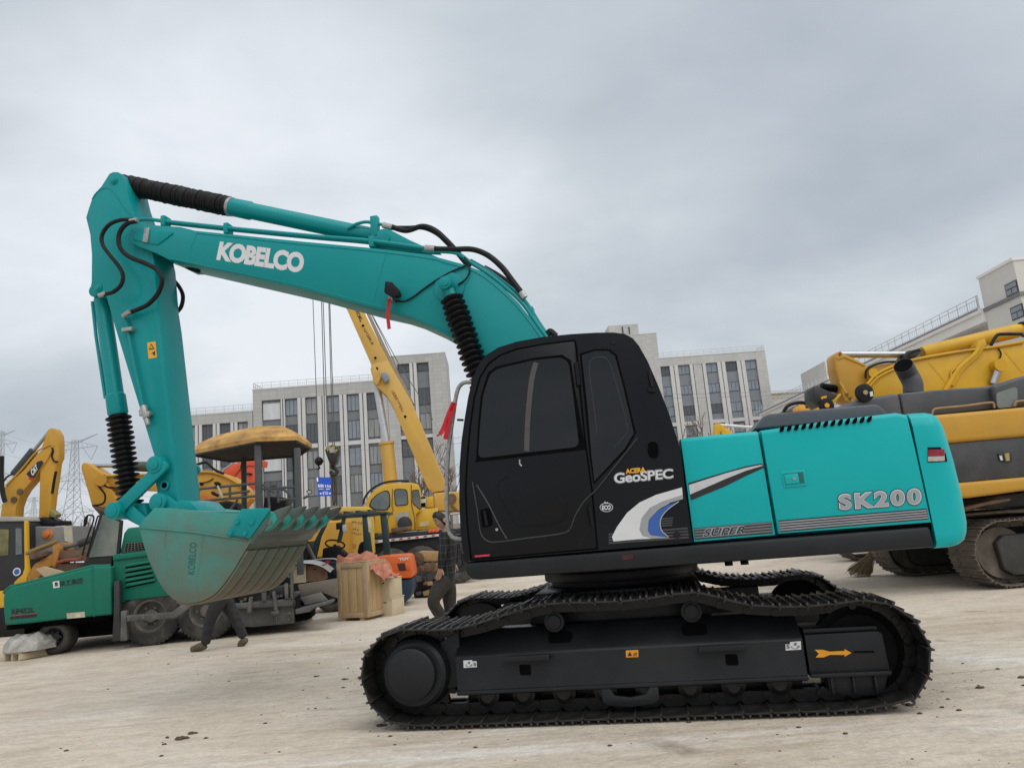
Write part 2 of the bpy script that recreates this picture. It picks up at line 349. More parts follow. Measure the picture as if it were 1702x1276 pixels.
g = M(); g.poly([(-1500, -60, 0), (1500, -60, 0), (1500, 2500, 0), (-1500, 2500, 0)])
struct(obj('ground', g, ground_material()))
# ================================================================ the teal excavator
EX = Fr((0.83, 6.9, 0), rad(-10))
ex = thing('crawler_excavator', EX, 'large teal excavator with black cab and curled bucket in the foreground', 'excavator')
zA = lambda p: Z(120, 270, 4.2525, p); zB = lambda p: Z(500, 340, 3.868, p); zC = lambda p: Z(120, 540, 2.715, p)
zD = lambda p: Z(680, 540, 2.9, p); zE = lambda p: Z(1100, 640, 3.152, p); zF = lambda p: Z(580, 920, 3.404, p); zG = lambda p: Z(1060, 920, 3.273, p)
# ---- tracks: path of the shoe plates in side view
def track_path():
    a = EX.o2(zF([(65, 690), (78, 600), (108, 545), (150, 495), (205, 458), (270, 432), (350, 424), (460, 428), (555, 425), (660, 410), (760, 380), (870, 345), (980, 312), (1100, 282), (1250, 272), (1400, 268), (1560, 262)]), -1.4)
    b = EX.o2(zG([(120, 228), (230, 210), (330, 208), (420, 225), (520, 255), (640, 276), (800, 284), (940, 279), (1080, 266), (1230, 248), (1330, 262), (1410, 285), (1480, 335), (1545, 405), (1585, 480), (1600, 570), (1590, 650), (1560, 725), (1500, 805)]), -1.4)
    c = [(1.82, 0.075), (1.55, 0.035), (1.0, 0.03), (0, 0.03), (-1.0, 0.03), (-1.5, 0.035), (-1.72, 0.075), (-1.86, 0.20)]
    P = smooth_closed([Vector((x, z)) for x, z in a+b+c], 8)
    Ls = [0]
    for i in range(len(P)): Ls.append(Ls[-1]+(P[(i+1) % len(P)]-P[i]).length)
    n = 48; out = []
    for k in range(n):
        d = Ls[-1]*(k+0.35)/n; i = max(j for j in range(len(P)) if Ls[j] <= d); t = (d-Ls[i])/(Ls[i+1]-Ls[i]); q = P[i].lerp(P[(i+1) % len(P)], t)
        d2 = d+Ls[-1]*0.5/n; d1 = d-Ls[-1]*0.5/n
        def at(dd):
            dd %= Ls[-1]; i = max(j for j in range(len(P)) if Ls[j] <= dd); t = (dd-Ls[i])/(Ls[i+1]-Ls[i]); return P[i].lerp(P[(i+1) % len(P)], t)
        A, B = at(d1), at(d2); out.append(((A+B)/2*0.5+q*0.5, (B-A).normalized()))
    return out, Ls[-1]/n
tp, pitch = track_path()
def shoe_mesh():
    mm = M(); h = pitch*0.5
    # plate with turned-down leading and trailing lips
    mm.prism([(-h*0.99, -0.028), (-h*0.93, -0.004), (-h*0.80, 0.0), (h*0.88, 0.0), (h*1.04, -0.010), (h*1.04, -0.022), (h*0.85, -0.013), (-h*0.80, -0.013), (-h*0.92, -0.034)], 0.0, 0.6)
    mm.m(1)
    for x, hh in ((-h*0.88, 0.022), (-h*0.12, 0.017), (h*0.62, 0.017)):
        mm.prism([(x-0.011, -0.002), (x-0.006, hh), (x+0.006, hh), (x+0.011, -0.002)], 0.001, 0.599)
    return mm.mesh('shoe', 0.0025)
def link_mesh():
    mm = M(); h = pitch*0.5
    for y in (0.255, 0.395):
        mm.prism(rounded([(-h*1.15, -0.10), (-h*1.15, -0.05), (-h*0.6, -0.016), (h*0.7, -0.016), (h*1.1, -0.045), (h*1.1, -0.085), (h*0.7, -0.098), (-h*0.7, -0.098)], 0.01, 2), y, y+0.045)
        mm.cyl((-h, y-0.012, -0.072), (-h, y+0.057, -0.072), 0.026, n=10)
        for x in (-h*0.35, h*0.35): mm.cyl((x, y+0.02, -0.02), (x, y+0.02, 0.018), 0.013, n=6)
    mm.cyl((-h, 0.30, -0.072), (-h, 0.40, -0.072), 0.03, n=10)
    return mm.mesh('chain_link')
SH, LK = shoe_mesh(), link_mesh(); SH.materials.append(mat('shoe_plate', (.014, .0135, .013), .45, 0, .3, 6, spec=.35, dirt=(.065, .056, .045), damt=.55, dscale=5, bump=.1, bscale=30)); SH.materials.append(mat('worn_grouser', (.075, .076, .08), .3, .55, .4, 12, dirt=(.015, .015, .016), damt=.9, dscale=9)); LK.materials.append(trackm)
for y0 in (-1.4, 0.8):
    tr = link('track', bpy.data.meshes.new('track'), None, ex)      # carrier rail of the chain, filled just below
    mm = M()
    for ym in (0.275, 0.415): mm.tube([(q.x-(-t.y)*0 + t.y*0.075, y0+ym, q.y - t.x*0.075) for q, t in tp]+[(tp[0][0].x+tp[0][1].y*0.075, y0+ym, tp[0][0].y-tp[0][1].x*0.075)], 0.02, 6)
    tr.data = mm.mesh('track'); tr.data.materials.append(trackm)
    if y0 < 0: tr['label'] = 'near track chain sagging over its carrier rollers'
    for q, t in tp:
        nrm = Vector((-t.y, t.x))       # path runs clockwise seen from the camera: outward
        R = Matrix(((t.x, 0, nrm.x, q.x), (0, 1, 0, y0), (t.y, 0, nrm.y, q.y), (0, 0, 0, 1)))
        for me, nm in ((SH, 'shoe'), (LK, 'chain_link')):
            o = link(nm, me, None, tr); o.matrix_local = R @ Matrix.Rotation(random.uniform(-.02, .02), 4, 'Y')
# ---- track frames
SPK, IDL = EX.p(680.5, 1122, -1.38), Vector((1.60, 0, 0.37))
def track_frame(side):
    f = M(); s = side
    def Y(v): return v*s
    sec = [(-1.26, 0.205), (-1.29, 0.215), (-1.29, 0.24), (-1.27, 0.245), (-1.27, 0.475), (-1.255, 0.495), (-1.05, 0.64), (-0.90, 0.64), (-0.90, 0.205)]
    f.xprism([(Y(a), b) for a, b in sec], -1.22, 1.268)
    yk = [(-1.25, 0.225), (-1.285, 0.235), (-1.285, 0.265), (-1.265, 0.27), (-1.265, 0.51), (-1.24, 0.535), (-0.93, 0.535), (-0.93, 0.225)]
    f.prism([(1.285, 0.25), (1.285, 0.505), (1.76, 0.505), (1.79, 0.49), (1.80, 0.25)], Y(-1.265), Y(-0.93))
    f.prism([(1.285, 0.252), (1.805, 0.25), (1.802, 0.222), (1.285, 0.225)], Y(-1.29), Y(-0.93))
    f.prism([(1.285, 0.508), (1.77, 0.508), (1.77, 0.535), (1.285, 0.54)], Y(-1.24), Y(-0.93))
    # sprocket carrier neck and the rib pads under the yoke
    f.prism([(-1.35, 0.24), (-1.2, 0.26), (-1.2, 0.66), (-1.35, 0.58)], Y(-1.2), Y(-0.92))
    f.prism([(1.40, 0.221), (1.79, 0.218), (1.76, 0.13), (1.70, 0.085), (1.52, 0.095), (1.40, 0.12)], Y(-1.235), Y(-0.95))
    for x in (1.41, 1.55, 1.69): f.box(x, x+0.02, Y(-1.265) if s > 0 else Y(-1.237), Y(-1.237) if s > 0 else Y(-1.265), 0.11, 0.221)
    f.box(-1.2, 1.26, min(Y(-1.05), Y(-0.93)), max(Y(-1.05), Y(-0.93)), 0.11, 0.21)
    o = obj('track_frame', f, framem, ex, 0.006)
    # step plates, lifting holes, slots
    for x0, x1 in ((-0.836, -0.498), (0.559, 0.889)):
        q = M(); q.box(x0, x1, min(Y(-1.275), Y(-1.34)), max(Y(-1.275), Y(-1.34)), 0.452, 0.464)
        q.box(x0, x1, min(Y(-1.33), Y(-1.342)), max(Y(-1.33), Y(-1.342)), 0.438, 0.476)
        obj('step', q, framem, o, 0.003)
    for x in (-0.695, 0.778):
        q = M(); q.prism(rounded([(x-.042, .332), (x+.042, .328), (x+.042, .402), (x-.042, .406)], .015), Y(-1.2735), Y(-1.26)); obj('lifting_hole', q, darkm, o)
    q = M(); q.prism([(1.591, .372), (1.718, .368), (1.718, .380), (1.591, .384)], Y(-1.268), Y(-1.26)); obj('slot', q, darkm, o)
    for x in (-0.43, 0.55):
        q = M(); q.prism(rounded([(x-.09, .535), (x+.09, .535), (x+.09, .600), (x-.09, .600)], .03), Y(-1.17), Y(-1.10))
        for i, v in enumerate(q.v): q.v[i] = (v[0], Y(-1.257+(v[2]-0.495)*1.414)+(-0.006*s if abs(abs(v[1])-1.17) < 1e-6 else 0.02*s), v[2])
        obj('access_hole', q, darkm, o)
    for x in (-1.0, -0.73, -0.43, -0.13, 0.17, 0.47, 0.77, 1.08):       # bottom rollers
        q = M(); q.lathe((x, Y(-1.255), 0.19), (x, Y(-0.9), 0.19), [(0, .045), (.01, .06), (.03, .06), (.04, .085), (.10, .085), (.115, .07), (.25, .07), (.265, .085), (.33, .085), (.34, .05), (.37, .05)], 18)
        obj('bottom_roller', q, trackm, o)
    for x0 in (-0.02,):                                       # track guide
        q = M(); q.prism([(-0.15, .213), (-0.15, .125), (-0.11, .10), (0.05, .085), (0.21, .10), (0.25, .125), (0.25, .213), (0.19, .213), (0.16, .165), (0.05, .148), (-0.06, .165), (-0.09, .213)], Y(-1.285), Y(-1.255)); obj('track_guide', q, framem, o, .004)
    for px_, py_, r in (zF([(1160, 385)])[0]+(.075,), zG([(292, 315)])[0]+(.075,)):
        c = EX.p(px_, py_, -1.16); q = M(); q.lathe((c.x, Y(-1.18), c.z), (c.x, Y(-0.95), c.z), [(0, .03), (.004, .05), (.02, .055), (.025, r), (.12, r), (.13, .06), (.23, .06)], 20)
        q.bar((c.x, Y(-1.0), c.z), (c.x, Y(-1.0), 0.60), .08, .1, (0, 1, 0)); obj('carrier_roller', q, framem, o)
    # sprocket with teeth and final drive cover
    q = M(); n = 21; out = []
    for k in range(n*4):
        a = 2*math.pi*k/(n*4); rr = .325 if k % 4 in (0, 1) else .285; out.append((SPK.x+rr*math.cos(a), SPK.z-0.01+rr*math.sin(a)))
    q.prism(out, Y(-1.13), Y(-1.07)); q.lathe((SPK.x, Y(-1.30), SPK.z-.01), (SPK.x, Y(-0.95), SPK.z-.01), [(0, .225), (.02, .25), (.10, .262), (.18, .27), (.35, .27)], 40)
    spk = obj('sprocket', q, framem, ex)
    q = M(); q.lathe((SPK.x, Y(-1.37), SPK.z), (SPK.x, Y(-1.29), SPK.z), [(0, .0), (.0, .165), (.012, .185), (.08, .19)], 40); obj('final_drive_cover', q, framem, spk)
    q = M(); q.lathe((IDL.x+.05, Y(-1.19), IDL.z), (IDL.x+.05, Y(-1.0), IDL.z), [(0, .08), (.01, .24), (.03, .26), (.04, .295), (.06, .295), (.065, .27), (.125, .27), (.13, .295), (.15, .295), (.16, .26), (.19, .1)], 40); obj('idler', q, mat('idler_shade_black', (.004, .004, .0045), .7, spec=.12), ex)  # idler colour darkened to paint in the shade of the track end
    return o
tf = track_frame(1); tf['label'] = 'near side track frame with orange arrow decal'; track_frame(-1)
# decals on the near frame
yF = -1.2705
orng = mat('orange_print', (0.72, 0.30, 0.01), 0.5, 0, 0.05, 5)
decal('arrow_decal', EX.pl(zG([(962, 521), (1005, 521), (1045, 531), (1125, 527), (1125, 517), (1163, 538), (1125, 559), (1125, 549), (1045, 549), (1010, 563), (968, 563), (985, 542)]), yF), orng, tf)
decal('warning_sticker', EX.pl(zF([(1566, 546), (1637, 543), (1638, 583), (1568, 586)]), yF-.003), orng, tf)
decal('warning_symbol', EX.pl(zF([(1576, 578), (1589, 552), (1602, 577)]), yF-.006), blackp, tf)
decal('warning_symbol', EX.pl(zF([(1608, 578), (1610, 560), (1630, 556), (1630, 576)]), yF-.006), mat('brown_print', (.3, .1, .01)), tf)
for zz_, pts in ((zF, [(647, 603), (697, 600), (698, 607), (722, 606), (724, 640), (649, 645)]), (zG, [(803, 492), (828, 490), (828, 479), (887, 474), (889, 520), (805, 525)])):
    decal('sticker', EX.pl(zz_(pts), yF-.003), whitep, tf)
text('sticker_print', '⚓S', EX.pl(zF([(660, 610), (720, 610), (720, 637), (660, 639)]), yF-.005), blackp, tf, 0.01)
text('sticker_print', 'S⚓', EX.pl(zG([(808, 490), (880, 480), (880, 515), (808, 519)]), yF-.005), blackp, tf, 0.01)
# ---- car body and swing bearing
q = M(); q.prism([(-0.75, 0.42), (0.75, 0.42), (0.65, 0.86), (-0.65, 0.86)], -0.9, 0.9); q.cyl((0, 0, .84), (0, 0, 1.06), .62, n=36); q.cyl((0, 0, .90), (0, 0, .98), .68, n=36)
obj('car_body', q, framem, ex, .01)
# ---- revolving frame with skirts
q = M(); o2 = EX.o2(zD([(262, 1146), (265, 1175), (278, 1205), (300, 1225), (335, 1228)]), -1.35)
zb, zt, xr = 1.036, 1.175, EX.p(*zE([(1432, 848)])[0], -1.35).x
ol = o2 + [(xr, zb), (xr-0.01, zt)]
q.prism(ol, -1.35, -0.38); q.box(-0.6, xr-.02, -0.38, 1.33, zb+.01, zt-.01); q.box(xr-1.3, xr-.05, -1.30, 1.30, zb+.004, zb+0.05)
q.box(-0.25, 0.9, -0.6, 0.6, 0.99, zb+.005)
obj('revolving_frame', q, skirtm, ex, 0.022)
for px_ in (1035,):
    decal('small_sticker', EX.pl([(1034, 922), (1052, 920), (1052, 928), (1034, 930)], -1.3515), mat('faded_red_print', (.05, .006, .009)), ex)
# drain pipes hanging under the frame
q = M(); 
for x in (0.93, 1.06): q.cyl((x, -0.2, .93), (x, -0.2, 1.04), .035, n=10)
obj('drain_hose', q, rubber, ex)
# ---- cab
CABO = zD([(268, 1140), (248, 1010), (241, 850), (243, 680), (252, 560), (266, 460), (284, 350), (305, 260), (335, 190), (372, 145), (430, 108), (520, 80), (640, 58), (780, 44), (900, 37), (985, 36), (1040, 43), (1078, 64), (1108, 100), (1150, 175), (1200, 290), (1245, 405), (1285, 525), (1308, 600), (1330, 780), (1350, 920), (1368, 1048)])
co2 = EX.o2(CABO, -1.35); q = M(); q.prism(co2, -1.35, -0.35)
topf = lambda c, e_: (c.z > 1.3) and abs(e_.verts[0].co.y-e_.verts[1].co.y) < 1e-4
cab = obj('cab', q, black, ex, [(0.045, topf)]); cab['label'] = 'matt black operator cab with tinted windows'
yc = -1.3505
def plate(name, pts, y, th, mt, par, bev=None, r=None):
    o_ = EX.o2(pts, y); o_ = rounded(o_, r) if r else o_
    qq = M(); qq.prism(o_, y, y+th); return obj(name, qq, mt, par, bev)
doorp = zD([(302, 1128), (283, 960), (276, 800), (283, 650), (298, 490), (318, 350), (345, 255), (385, 190), (440, 150), (520, 120), (640, 97), (795, 78), (803, 110), (815, 260), (845, 560), (878, 800), (905, 1075)])
plate('door_gap', zD([(294, 1134), (276, 960), (268, 800), (275, 650), (290, 490), (310, 350), (338, 250), (380, 182), (436, 142), (518, 112), (640, 89), (801, 70), (811, 110), (823, 260), (853, 560), (886, 800), (912, 1080)]), yc-.001, .004, gseal, cab)
door = plate('door', doorp, yc-.014, .016, black, cab, .006)
yd = yc-.0155
plate('window_seal', zD([(322, 655), (332, 480), (345, 340), (380, 228), (420, 200), (600, 158), (738, 143), (780, 170), (798, 300), (850, 595)]), yd-.001, .003, gseal, cab)
wn = plate('window', zD([(332, 642), (342, 480), (356, 340), (390, 238), (424, 211), (600, 170), (732, 156), (768, 178), (786, 300), (820, 586)]), yd-.004, .005, tint, cab, r=.05)
seam = mat('seam_black', (.002, .002, .0025), .6, spec=.06)
q = M(); q.tube(EX.pl(zD([(318, 656), (850, 596)]), yd-.002), .006, 6); obj('window_sill', q, seam, cab)
q = M(); pth = smooth_open(EX.pl(zD([(612, 182), (592, 260), (578, 380), (570, 500), (567, 608)]), yd-.006), 5); 
for a, b in zip(pth[:-1], pth[1:]): q.bar(a, b, .008, .040, (1, 0, 0))
obj('window_strip', q, mat('grey_strip', (.06, .06, .063), .5), cab)  # narrow grey strip down the door glass, paler than the pane
edge = mat('door_edge_grey', (.03, .032, .035), .45)
def line(name, pts, y, r, mt, par, n=5):
    qq = M(); qq.tube(smooth_open(EX.pl(pts, y), n), r, 6); return obj(name, qq, mt, par)
line('door_moulding', zD([(305, 755), (330, 900), (345, 1000), (375, 1038), (420, 1045), (560, 1028), (740, 1003), (778, 975), (800, 920), (835, 860), (872, 820), (900, 795), (985, 690), (1100, 545)]), yd-.001, .0055, edge, cab)
line('door_pressing', zD([(325, 770), (380, 860), (430, 960), (470, 1030)]), yd+.001, .006, edge, cab)
line('door_pressing', zD([(480, 730), (430, 760), (435, 820), (480, 900), (520, 960), (600, 965), (740, 940), (760, 850)]), yd+.003, .005, black, cab)
plate('quarter_window_seal', zD([(822, 138), (890, 116), (968, 116), (1002, 145), (1040, 290), (1094, 520), (1050, 600), (890, 768), (870, 640), (848, 400)]), yc-.002, .003, gseal, cab)
plate('quarter_window', zD([(832, 146), (895, 125), (960, 125), (992, 150), (1030, 290), (1083, 520), (1040, 595), (893, 752), (880, 640), (860, 400)]), yc-.005, .005, tint, cab)
line('quarter_window_print', zD([(905, 520), (890, 380), (872, 260), (870, 190), (885, 162), (935, 155), (965, 185), (1000, 290), (1050, 480), (1050, 520), (990, 590)]), yc-.006, .003, mat('dark_grey_line', (.03, .032, .035), .4), cab)
for a, b in (((805, 180), (818, 290)), ((870, 870), (885, 970))):
    q = M(); q.cyl(EX.p(*zD([a])[0], yd-.012), EX.p(*zD([b])[0], yd-.012), .016, n=10); obj('hinge', q, black, cab)
plate('handle_recess', zD([(342, 890), (392, 878), (402, 965), (352, 978)]), yd-.003, .005, gseal, cab, r=.015)
line('door_handle', zD([(362, 895), (368, 930), (375, 965)]), yd-.014, .012, black, cab)
q = M(); c = EX.p(*zD([(423, 985)])[0], yd); q.cyl(c, c+Vector((0, -.006, 0)), .011, n=12); obj('lock', q, steel, cab)
line('window_latch', zD([(533, 648), (533, 668), (542, 680)]), yd-.01, .006, steel, cab)
q = M(); c = EX.p(*zD([(986, 87)])[0], yc); q.cyl(c, c+Vector((0, -.008, 0)), .014, n=12); obj('cap', q, rubber, cab)
plate('latch_recess', zD([(1148, 572), (1172, 560), (1198, 570), (1205, 625), (1190, 645), (1160, 640), (1150, 615)]), yc-.003, .004, gseal, cab, r=.02)
line('latch_recess_rim', zD([(1148, 600), (1150, 572), (1172, 560), (1197, 572), (1204, 620)]), yc-.004, .006, black, cab)
plate('latch_slot', zD([(1168, 582), (1183, 582), (1184, 612), (1170, 612)]), yc-.006, .003, darkm, cab)
line('door_stay', zD([(1158, 218), (1163, 255), (1172, 300)]), yc-.02, .012, rubber, cab)
plate('door_stay_base', zD([(1150, 300), (1185, 305), (1185, 322), (1155, 320)]), yc-.02, .02, rubber, cab)
# grab rail on the front corner
q = M(); q.tube(smooth_open([EX.p(*p_, -1.20) for p_ in zD([(300, 276), (265, 278), (240, 300), (225, 350), (212, 440), (200, 520), (188, 620), (182, 760), (183, 900), (190, 985), (210, 1020), (240, 1030), (262, 1028)])], 6), .017, 10)
obj('grab_rail', q, mat('worn_galvanised', (.30, .30, .30), .6, .3, .3, 40), cab)
q = M(); q.tube(EX.pl(zD([(232, 457), (262, 458)]), -1.2), .009, 6); obj('rail_bracket', q, rubber, cab)
q = M()
for pts in ([(215, 372), (190, 430), (160, 510), (135, 535)], [(222, 378), (205, 420), (185, 500), (175, 550)]):
    p_ = smooth_open(EX.pl(zD(pts), -1.24), 4); ww = .018
    for a, b in zip(p_[:-1], p_[1:]): q.bar(a, b, .004, ww*2, (1, 0, 0.3))
obj('ribbon', q, redp, cab)
# cab lettering and swoosh
text('cab_lettering', 'GeoSPEC', EX.pl(zD([(985, 712), (1273, 690), (1275, 740), (988, 766)]), yc), mat('grey_light_print', (.33, .34, .35), .45), cab, .045, (0, -.0032, 0), .93)
text('cab_lettering', 'GeoSPEC', EX.pl(zD([(989, 716), (1270, 694), (1272, 736), (992, 762)]), yc), whitep, cab, .012, (0, -.0046, 0), .98)
text('cab_lettering', 'ACERA', EX.pl(zD([(1042, 694), (1138, 684), (1140, 708), (1044, 718)]), yc), yellowp, cab, .05, (0, -.006, 0))
q = M(); o_ = EX.pl(zD([(919+32*(1-math.cos(a)), 878-22*math.sin(a)) for a in [i*math.pi/12 for i in range(24)]]), yc-.003); q.poly(o_); obj('eco_badge', q, whitep, cab)
q = M(); o_ = EX.pl(zD([(922+29*(1-math.cos(a)), 878-19*math.sin(a)) for a in [i*math.pi/12 for i in range(24)]]), yc-.0045); q.poly(o_); obj('eco_badge_field', q, blackp, cab)
decal('eco_badge_leaf', EX.pl(zD([(940, 858), (944, 849), (950, 856), (958, 852), (956, 860)]), yc-.005), whitep, cab)
text('eco_lettering', 'ECO', EX.pl(zD([(930, 869), (972, 867), (972, 889), (930, 891)]), yc), whitep, cab, .04, (0, -.006, 0))
def stripes(n0, y, tl, tr, br, bl, k, mt, par):
    a, b, c_, d = [EX.p(*q_, y) for q_ in (tl, tr, br, bl)]
    for i in range(k):
        t0, t1 = (i+0.15)/k, (i+0.75)/k; decal(n0, [a.lerp(d, t0), b.lerp(c_, t0), b.lerp(c_, t1), a.lerp(d, t1)], mt, par)
stg = mat('stripe_grey', (.13, .135, .145), .45)
stripes('stripe', yc-.002, *zD([(962, 1002), (1342, 972), (1350, 1030), (962, 1058)]), 4, mat('stripe_dark', (.045, .047, .052), .45), cab)
stripes('stripe', yc-.0022, *zD([(1205, 930), (1272, 924), (1268, 970), (1205, 975)]), 4, mat('stripe_dark', None), cab)
decal('swoosh', EX.pl(zD([(978, 1020), (1000, 975), (1050, 905), (1110, 855), (1190, 818), (1315, 782), (1320, 835), (1260, 855), (1200, 890), (1160, 930), (1150, 980), (1160, 1010), (1255, 1025), (1100, 1032), (985, 1042)]), yc-.0035), whitep, cab)
decal('swoosh_grey', EX.pl(zD([(1110, 985), (1120, 930), (1160, 880), (1220, 850), (1318, 818), (1320, 838), (1250, 858), (1195, 895), (1158, 935), (1150, 985), (1160, 1012), (1255, 1026), (1170, 1028), (1125, 1015)]), yc-.0045), mat('swoosh_grey', (.30, .31, .32), .4), cab)
decal('swoosh_blue', EX.pl(zD([(1150, 990), (1155, 940), (1190, 900), (1245, 868), (1290, 852), (1240, 890), (1210, 930), (1212, 985), (1240, 1022), (1165, 1012)]), yc-.0055), bluep, cab)
line('swoosh_rim', zD([(1300, 850), (1245, 890), (1213, 935), (1215, 985), (1250, 1022)]), yc-.004, .003, mat('silver_rim', (.5, .5, .5), .3), cab)
q = M(); c = EX.p(*zD([(1291, 1010)])[0], yc-.003); q.cyl(c, c+Vector((0, -.012, 0)), .024, n=16); obj('plug', q, rubber, cab)
decal('red_sticker', EX.pl(zD([(316, 1110), (388, 1104), (388, 1112), (316, 1118)]), yd-.002), mat('pink_print', (.6, .03, .08), .5), cab)
# ---- engine bay doors, hood, counterweight
def side_door(name, pts, y, lab, soft):
    o_ = EX.o2(zE(pts), y); qq = M(); qq.prism(o_, y, -0.7)
    d_ = obj(name, qq, teal, ex, [(soft, lambda c, e_: c.z > 1.75 and c.y < y+.01 and abs(e_.verts[0].co.z-e_.verts[1].co.z) < 0.09), (.008, lambda c, e_: c.y < y+.2)]); d_['label'] = lab; return d_
yh = -1.33
d1 = side_door('side_door', [(97, 278), (300, 256), (503, 238), (520, 330), (596, 784), (168, 821)], yh, 'front teal service door with black and silver swoosh', .035)
d2 = side_door('side_door', [(519, 236), (900, 182), (1230, 142), (1285, 152), (1330, 340), (1412, 718), (612, 778), (560, 480)], yh-.012, 'rear teal service door with SK200 lettering and vent slots', .035)
y1, y2 = yh-.001, yh-.013
decal('swoosh', EX.pl(zE([(138, 512), (330, 455), (440, 424), (520, 410), (538, 418), (540, 430), (450, 470), (330, 530), (152, 603), (148, 580)]), y1-.0015), blackp, d1)
decal('swoosh_silver', EX.pl(zE([(142, 522), (330, 462), (440, 432), (518, 417), (532, 420), (440, 448), (330, 492), (148, 572)]), y1-.003), mat('silver_print', (.50, .51, .53), .35), d1)
stripes('stripe', y1-.002, *zE([(170, 748), (573, 712), (580, 772), (176, 806)]), 4, stg, d1)
decal('stripe_field', EX.pl(zE([(168, 748), (575, 713), (582, 775), (174, 809)]), y1-.001), blackp, d1)
text('lettering_outline', 'SUPER', EX.pl(zE([(214, 750), (440, 734), (436, 778), (214, 797)]), y1), greyp, d1, .06, (0, -.0035, 0), 1.0, .25)
text('lettering', 'SUPER', EX.pl(zE([(219, 754), (436, 738), (432, 774), (219, 793)]), y1), blackp, d1, .01, (0, -.005, 0), 1.04, .25)
decal('stripe_field', EX.pl(zE([(610, 708), (1388, 645), (1398, 702), (618, 769)]), y2-.001), blackp, d2)
stripes('stripe', y2-.0025, *zE([(612, 712), (1386, 649), (1396, 700), (618, 766)]), 4, mat('stripe_pale', (.26, .265, .29), .45), d2)
for nm, bo, lf, mt_ in (('lettering_outline', .085, -.003, blackp), ('lettering_rim', .062, -.0045, whitep), ('lettering', .038, -.006, greyp)):
    k_ = {.085: 0, .062: 4, .038: 9}[bo]
    text(nm, 'SK200', EX.pl(zE([(917+k_, 566+k_), (1362-k_, 532+k_), (1366-k_, 628-k_), (925+k_, 660-k_)]), y2), mt_, d2, bo, (0, lf, 0), 1.26)
q = M(); q.prism(rounded(EX.o2(zE([(625, 455), (750, 440), (765, 525), (640, 538)]), y2-.006), .015), y2-.006, y2+.01); obj('latch_plate', q, teal, d2, .003)
plate('latch_pocket', zE([(636, 464), (740, 453), (748, 512), (648, 523)]), y2-.008, .004, mat('teal_dark', (.003, .12, .11), .5), d2)
plate('latch_tab', zE([(640, 468), (712, 460), (722, 512), (650, 520)]), y2-.012, .006, teal, d2, .002)
q = M(); c = EX.p(*zE([(693, 489)])[0], y2-.012); q.cyl(c, c+Vector((0, -.006, 0)), .012, n=14); obj('lock', q, chrome, d2)
for i in range(13):
    t = i/12; cx_, cy_ = 627+(1085-627)*t, 231+(180-231)*t
    pts = [(cx_-12, cy_+12), (cx_-8, cy_-4), (cx_+2, cy_-17), (cx_+16, cy_-19), (cx_+12, cy_+4), (cx_+2, cy_+15)]
    o_ = rounded(EX.o2(zE(pts), y2-.003), .012); qq = M(); ys = []
    qq.prism(o_, y2-.003, y2+.02)
    for j, v in enumerate(qq.v):      # raised pads whose black paints the shade inside the slots
        qq.v[j] = (v[0], v[1]-.008, v[2])
    obj('vent_slot', qq, darkm, d2)
q = M(); o_ = EX.o2(zE([(480, 232), (500, 210), (530, 165), (560, 150), (760, 130), (1110, 100), (1140, 106), (1185, 146), (1160, 175)]), -1.0)
q.prism(o_, -1.0, 0.95); obj('engine_hood', q, mat('grey_hood', (.075, .08, .095), .5, 0, .06, 2), ex, 0.05)
q = M(); q.box(0.25, 2.1, -0.98, 1.3, 1.15, 1.9); obj('engine_bay', q, teal, ex, .02)
q = M(); rows = []
cwl = [((1432, 846), (1500, 846), .05), ((1438, 836), (1540, 834), .015), ((1437, 815), (1572, 808), 0), ((1430, 780), (1587, 760), 0), ((1420, 730), (1590, 715), 0), ((1385, 560), (1562, 560), 0), ((1350, 400), (1522, 400), 0), ((1330, 300), (1490, 300), 0), ((1315, 225), (1463, 225), 0), ((1304, 180), (1437, 180), .01), ((1300, 162), (1412, 162), .03), ((1304, 152), (1385, 152), .07), ((1312, 147), (1350, 150), .12)]
for a, b, ins in cwl:
    pa, pb = EX.p(*zE([a])[0], -1.33), EX.p(*zE([b])[0], -1.06); x0, x1, z_ = pa.x, pb.x-.045, pa.z*.5+pb.z*.5; yy = -1.335+ins; r_ = min(.42, (x1-x0)*.6)
    half = [(x0, yy, z_), (x1-r_-.02, yy, z_)]+[(x1-r_+r_*math.sin(t), yy+r_-r_*math.cos(t), z_) for t in [i*math.pi/16 for i in range(1, 8)]]+[(x1+.03, yy+r_+.1, z_), (x1+.06, -.4, z_), (x1+.07, 0, z_)]
    rows.append(half+[(x, -y, z) for x, y, z in half[-2::-1]])
q.grid(rows); n_ = len(rows[0]); q.add([*rows[0], *rows[-1]], [tuple(range(n_)), tuple(range(n_, 2*n_))]); q.grid([[r[0] for r in rows], [r[-1] for r in rows]])
cw = obj('counterweight', q, teal, ex, None, 40)
q = M(); q.box(xr-.25, xr+.02, -1.30, 1.3, 1.16, 1.9); obj('bulkhead', q, darkm, ex)
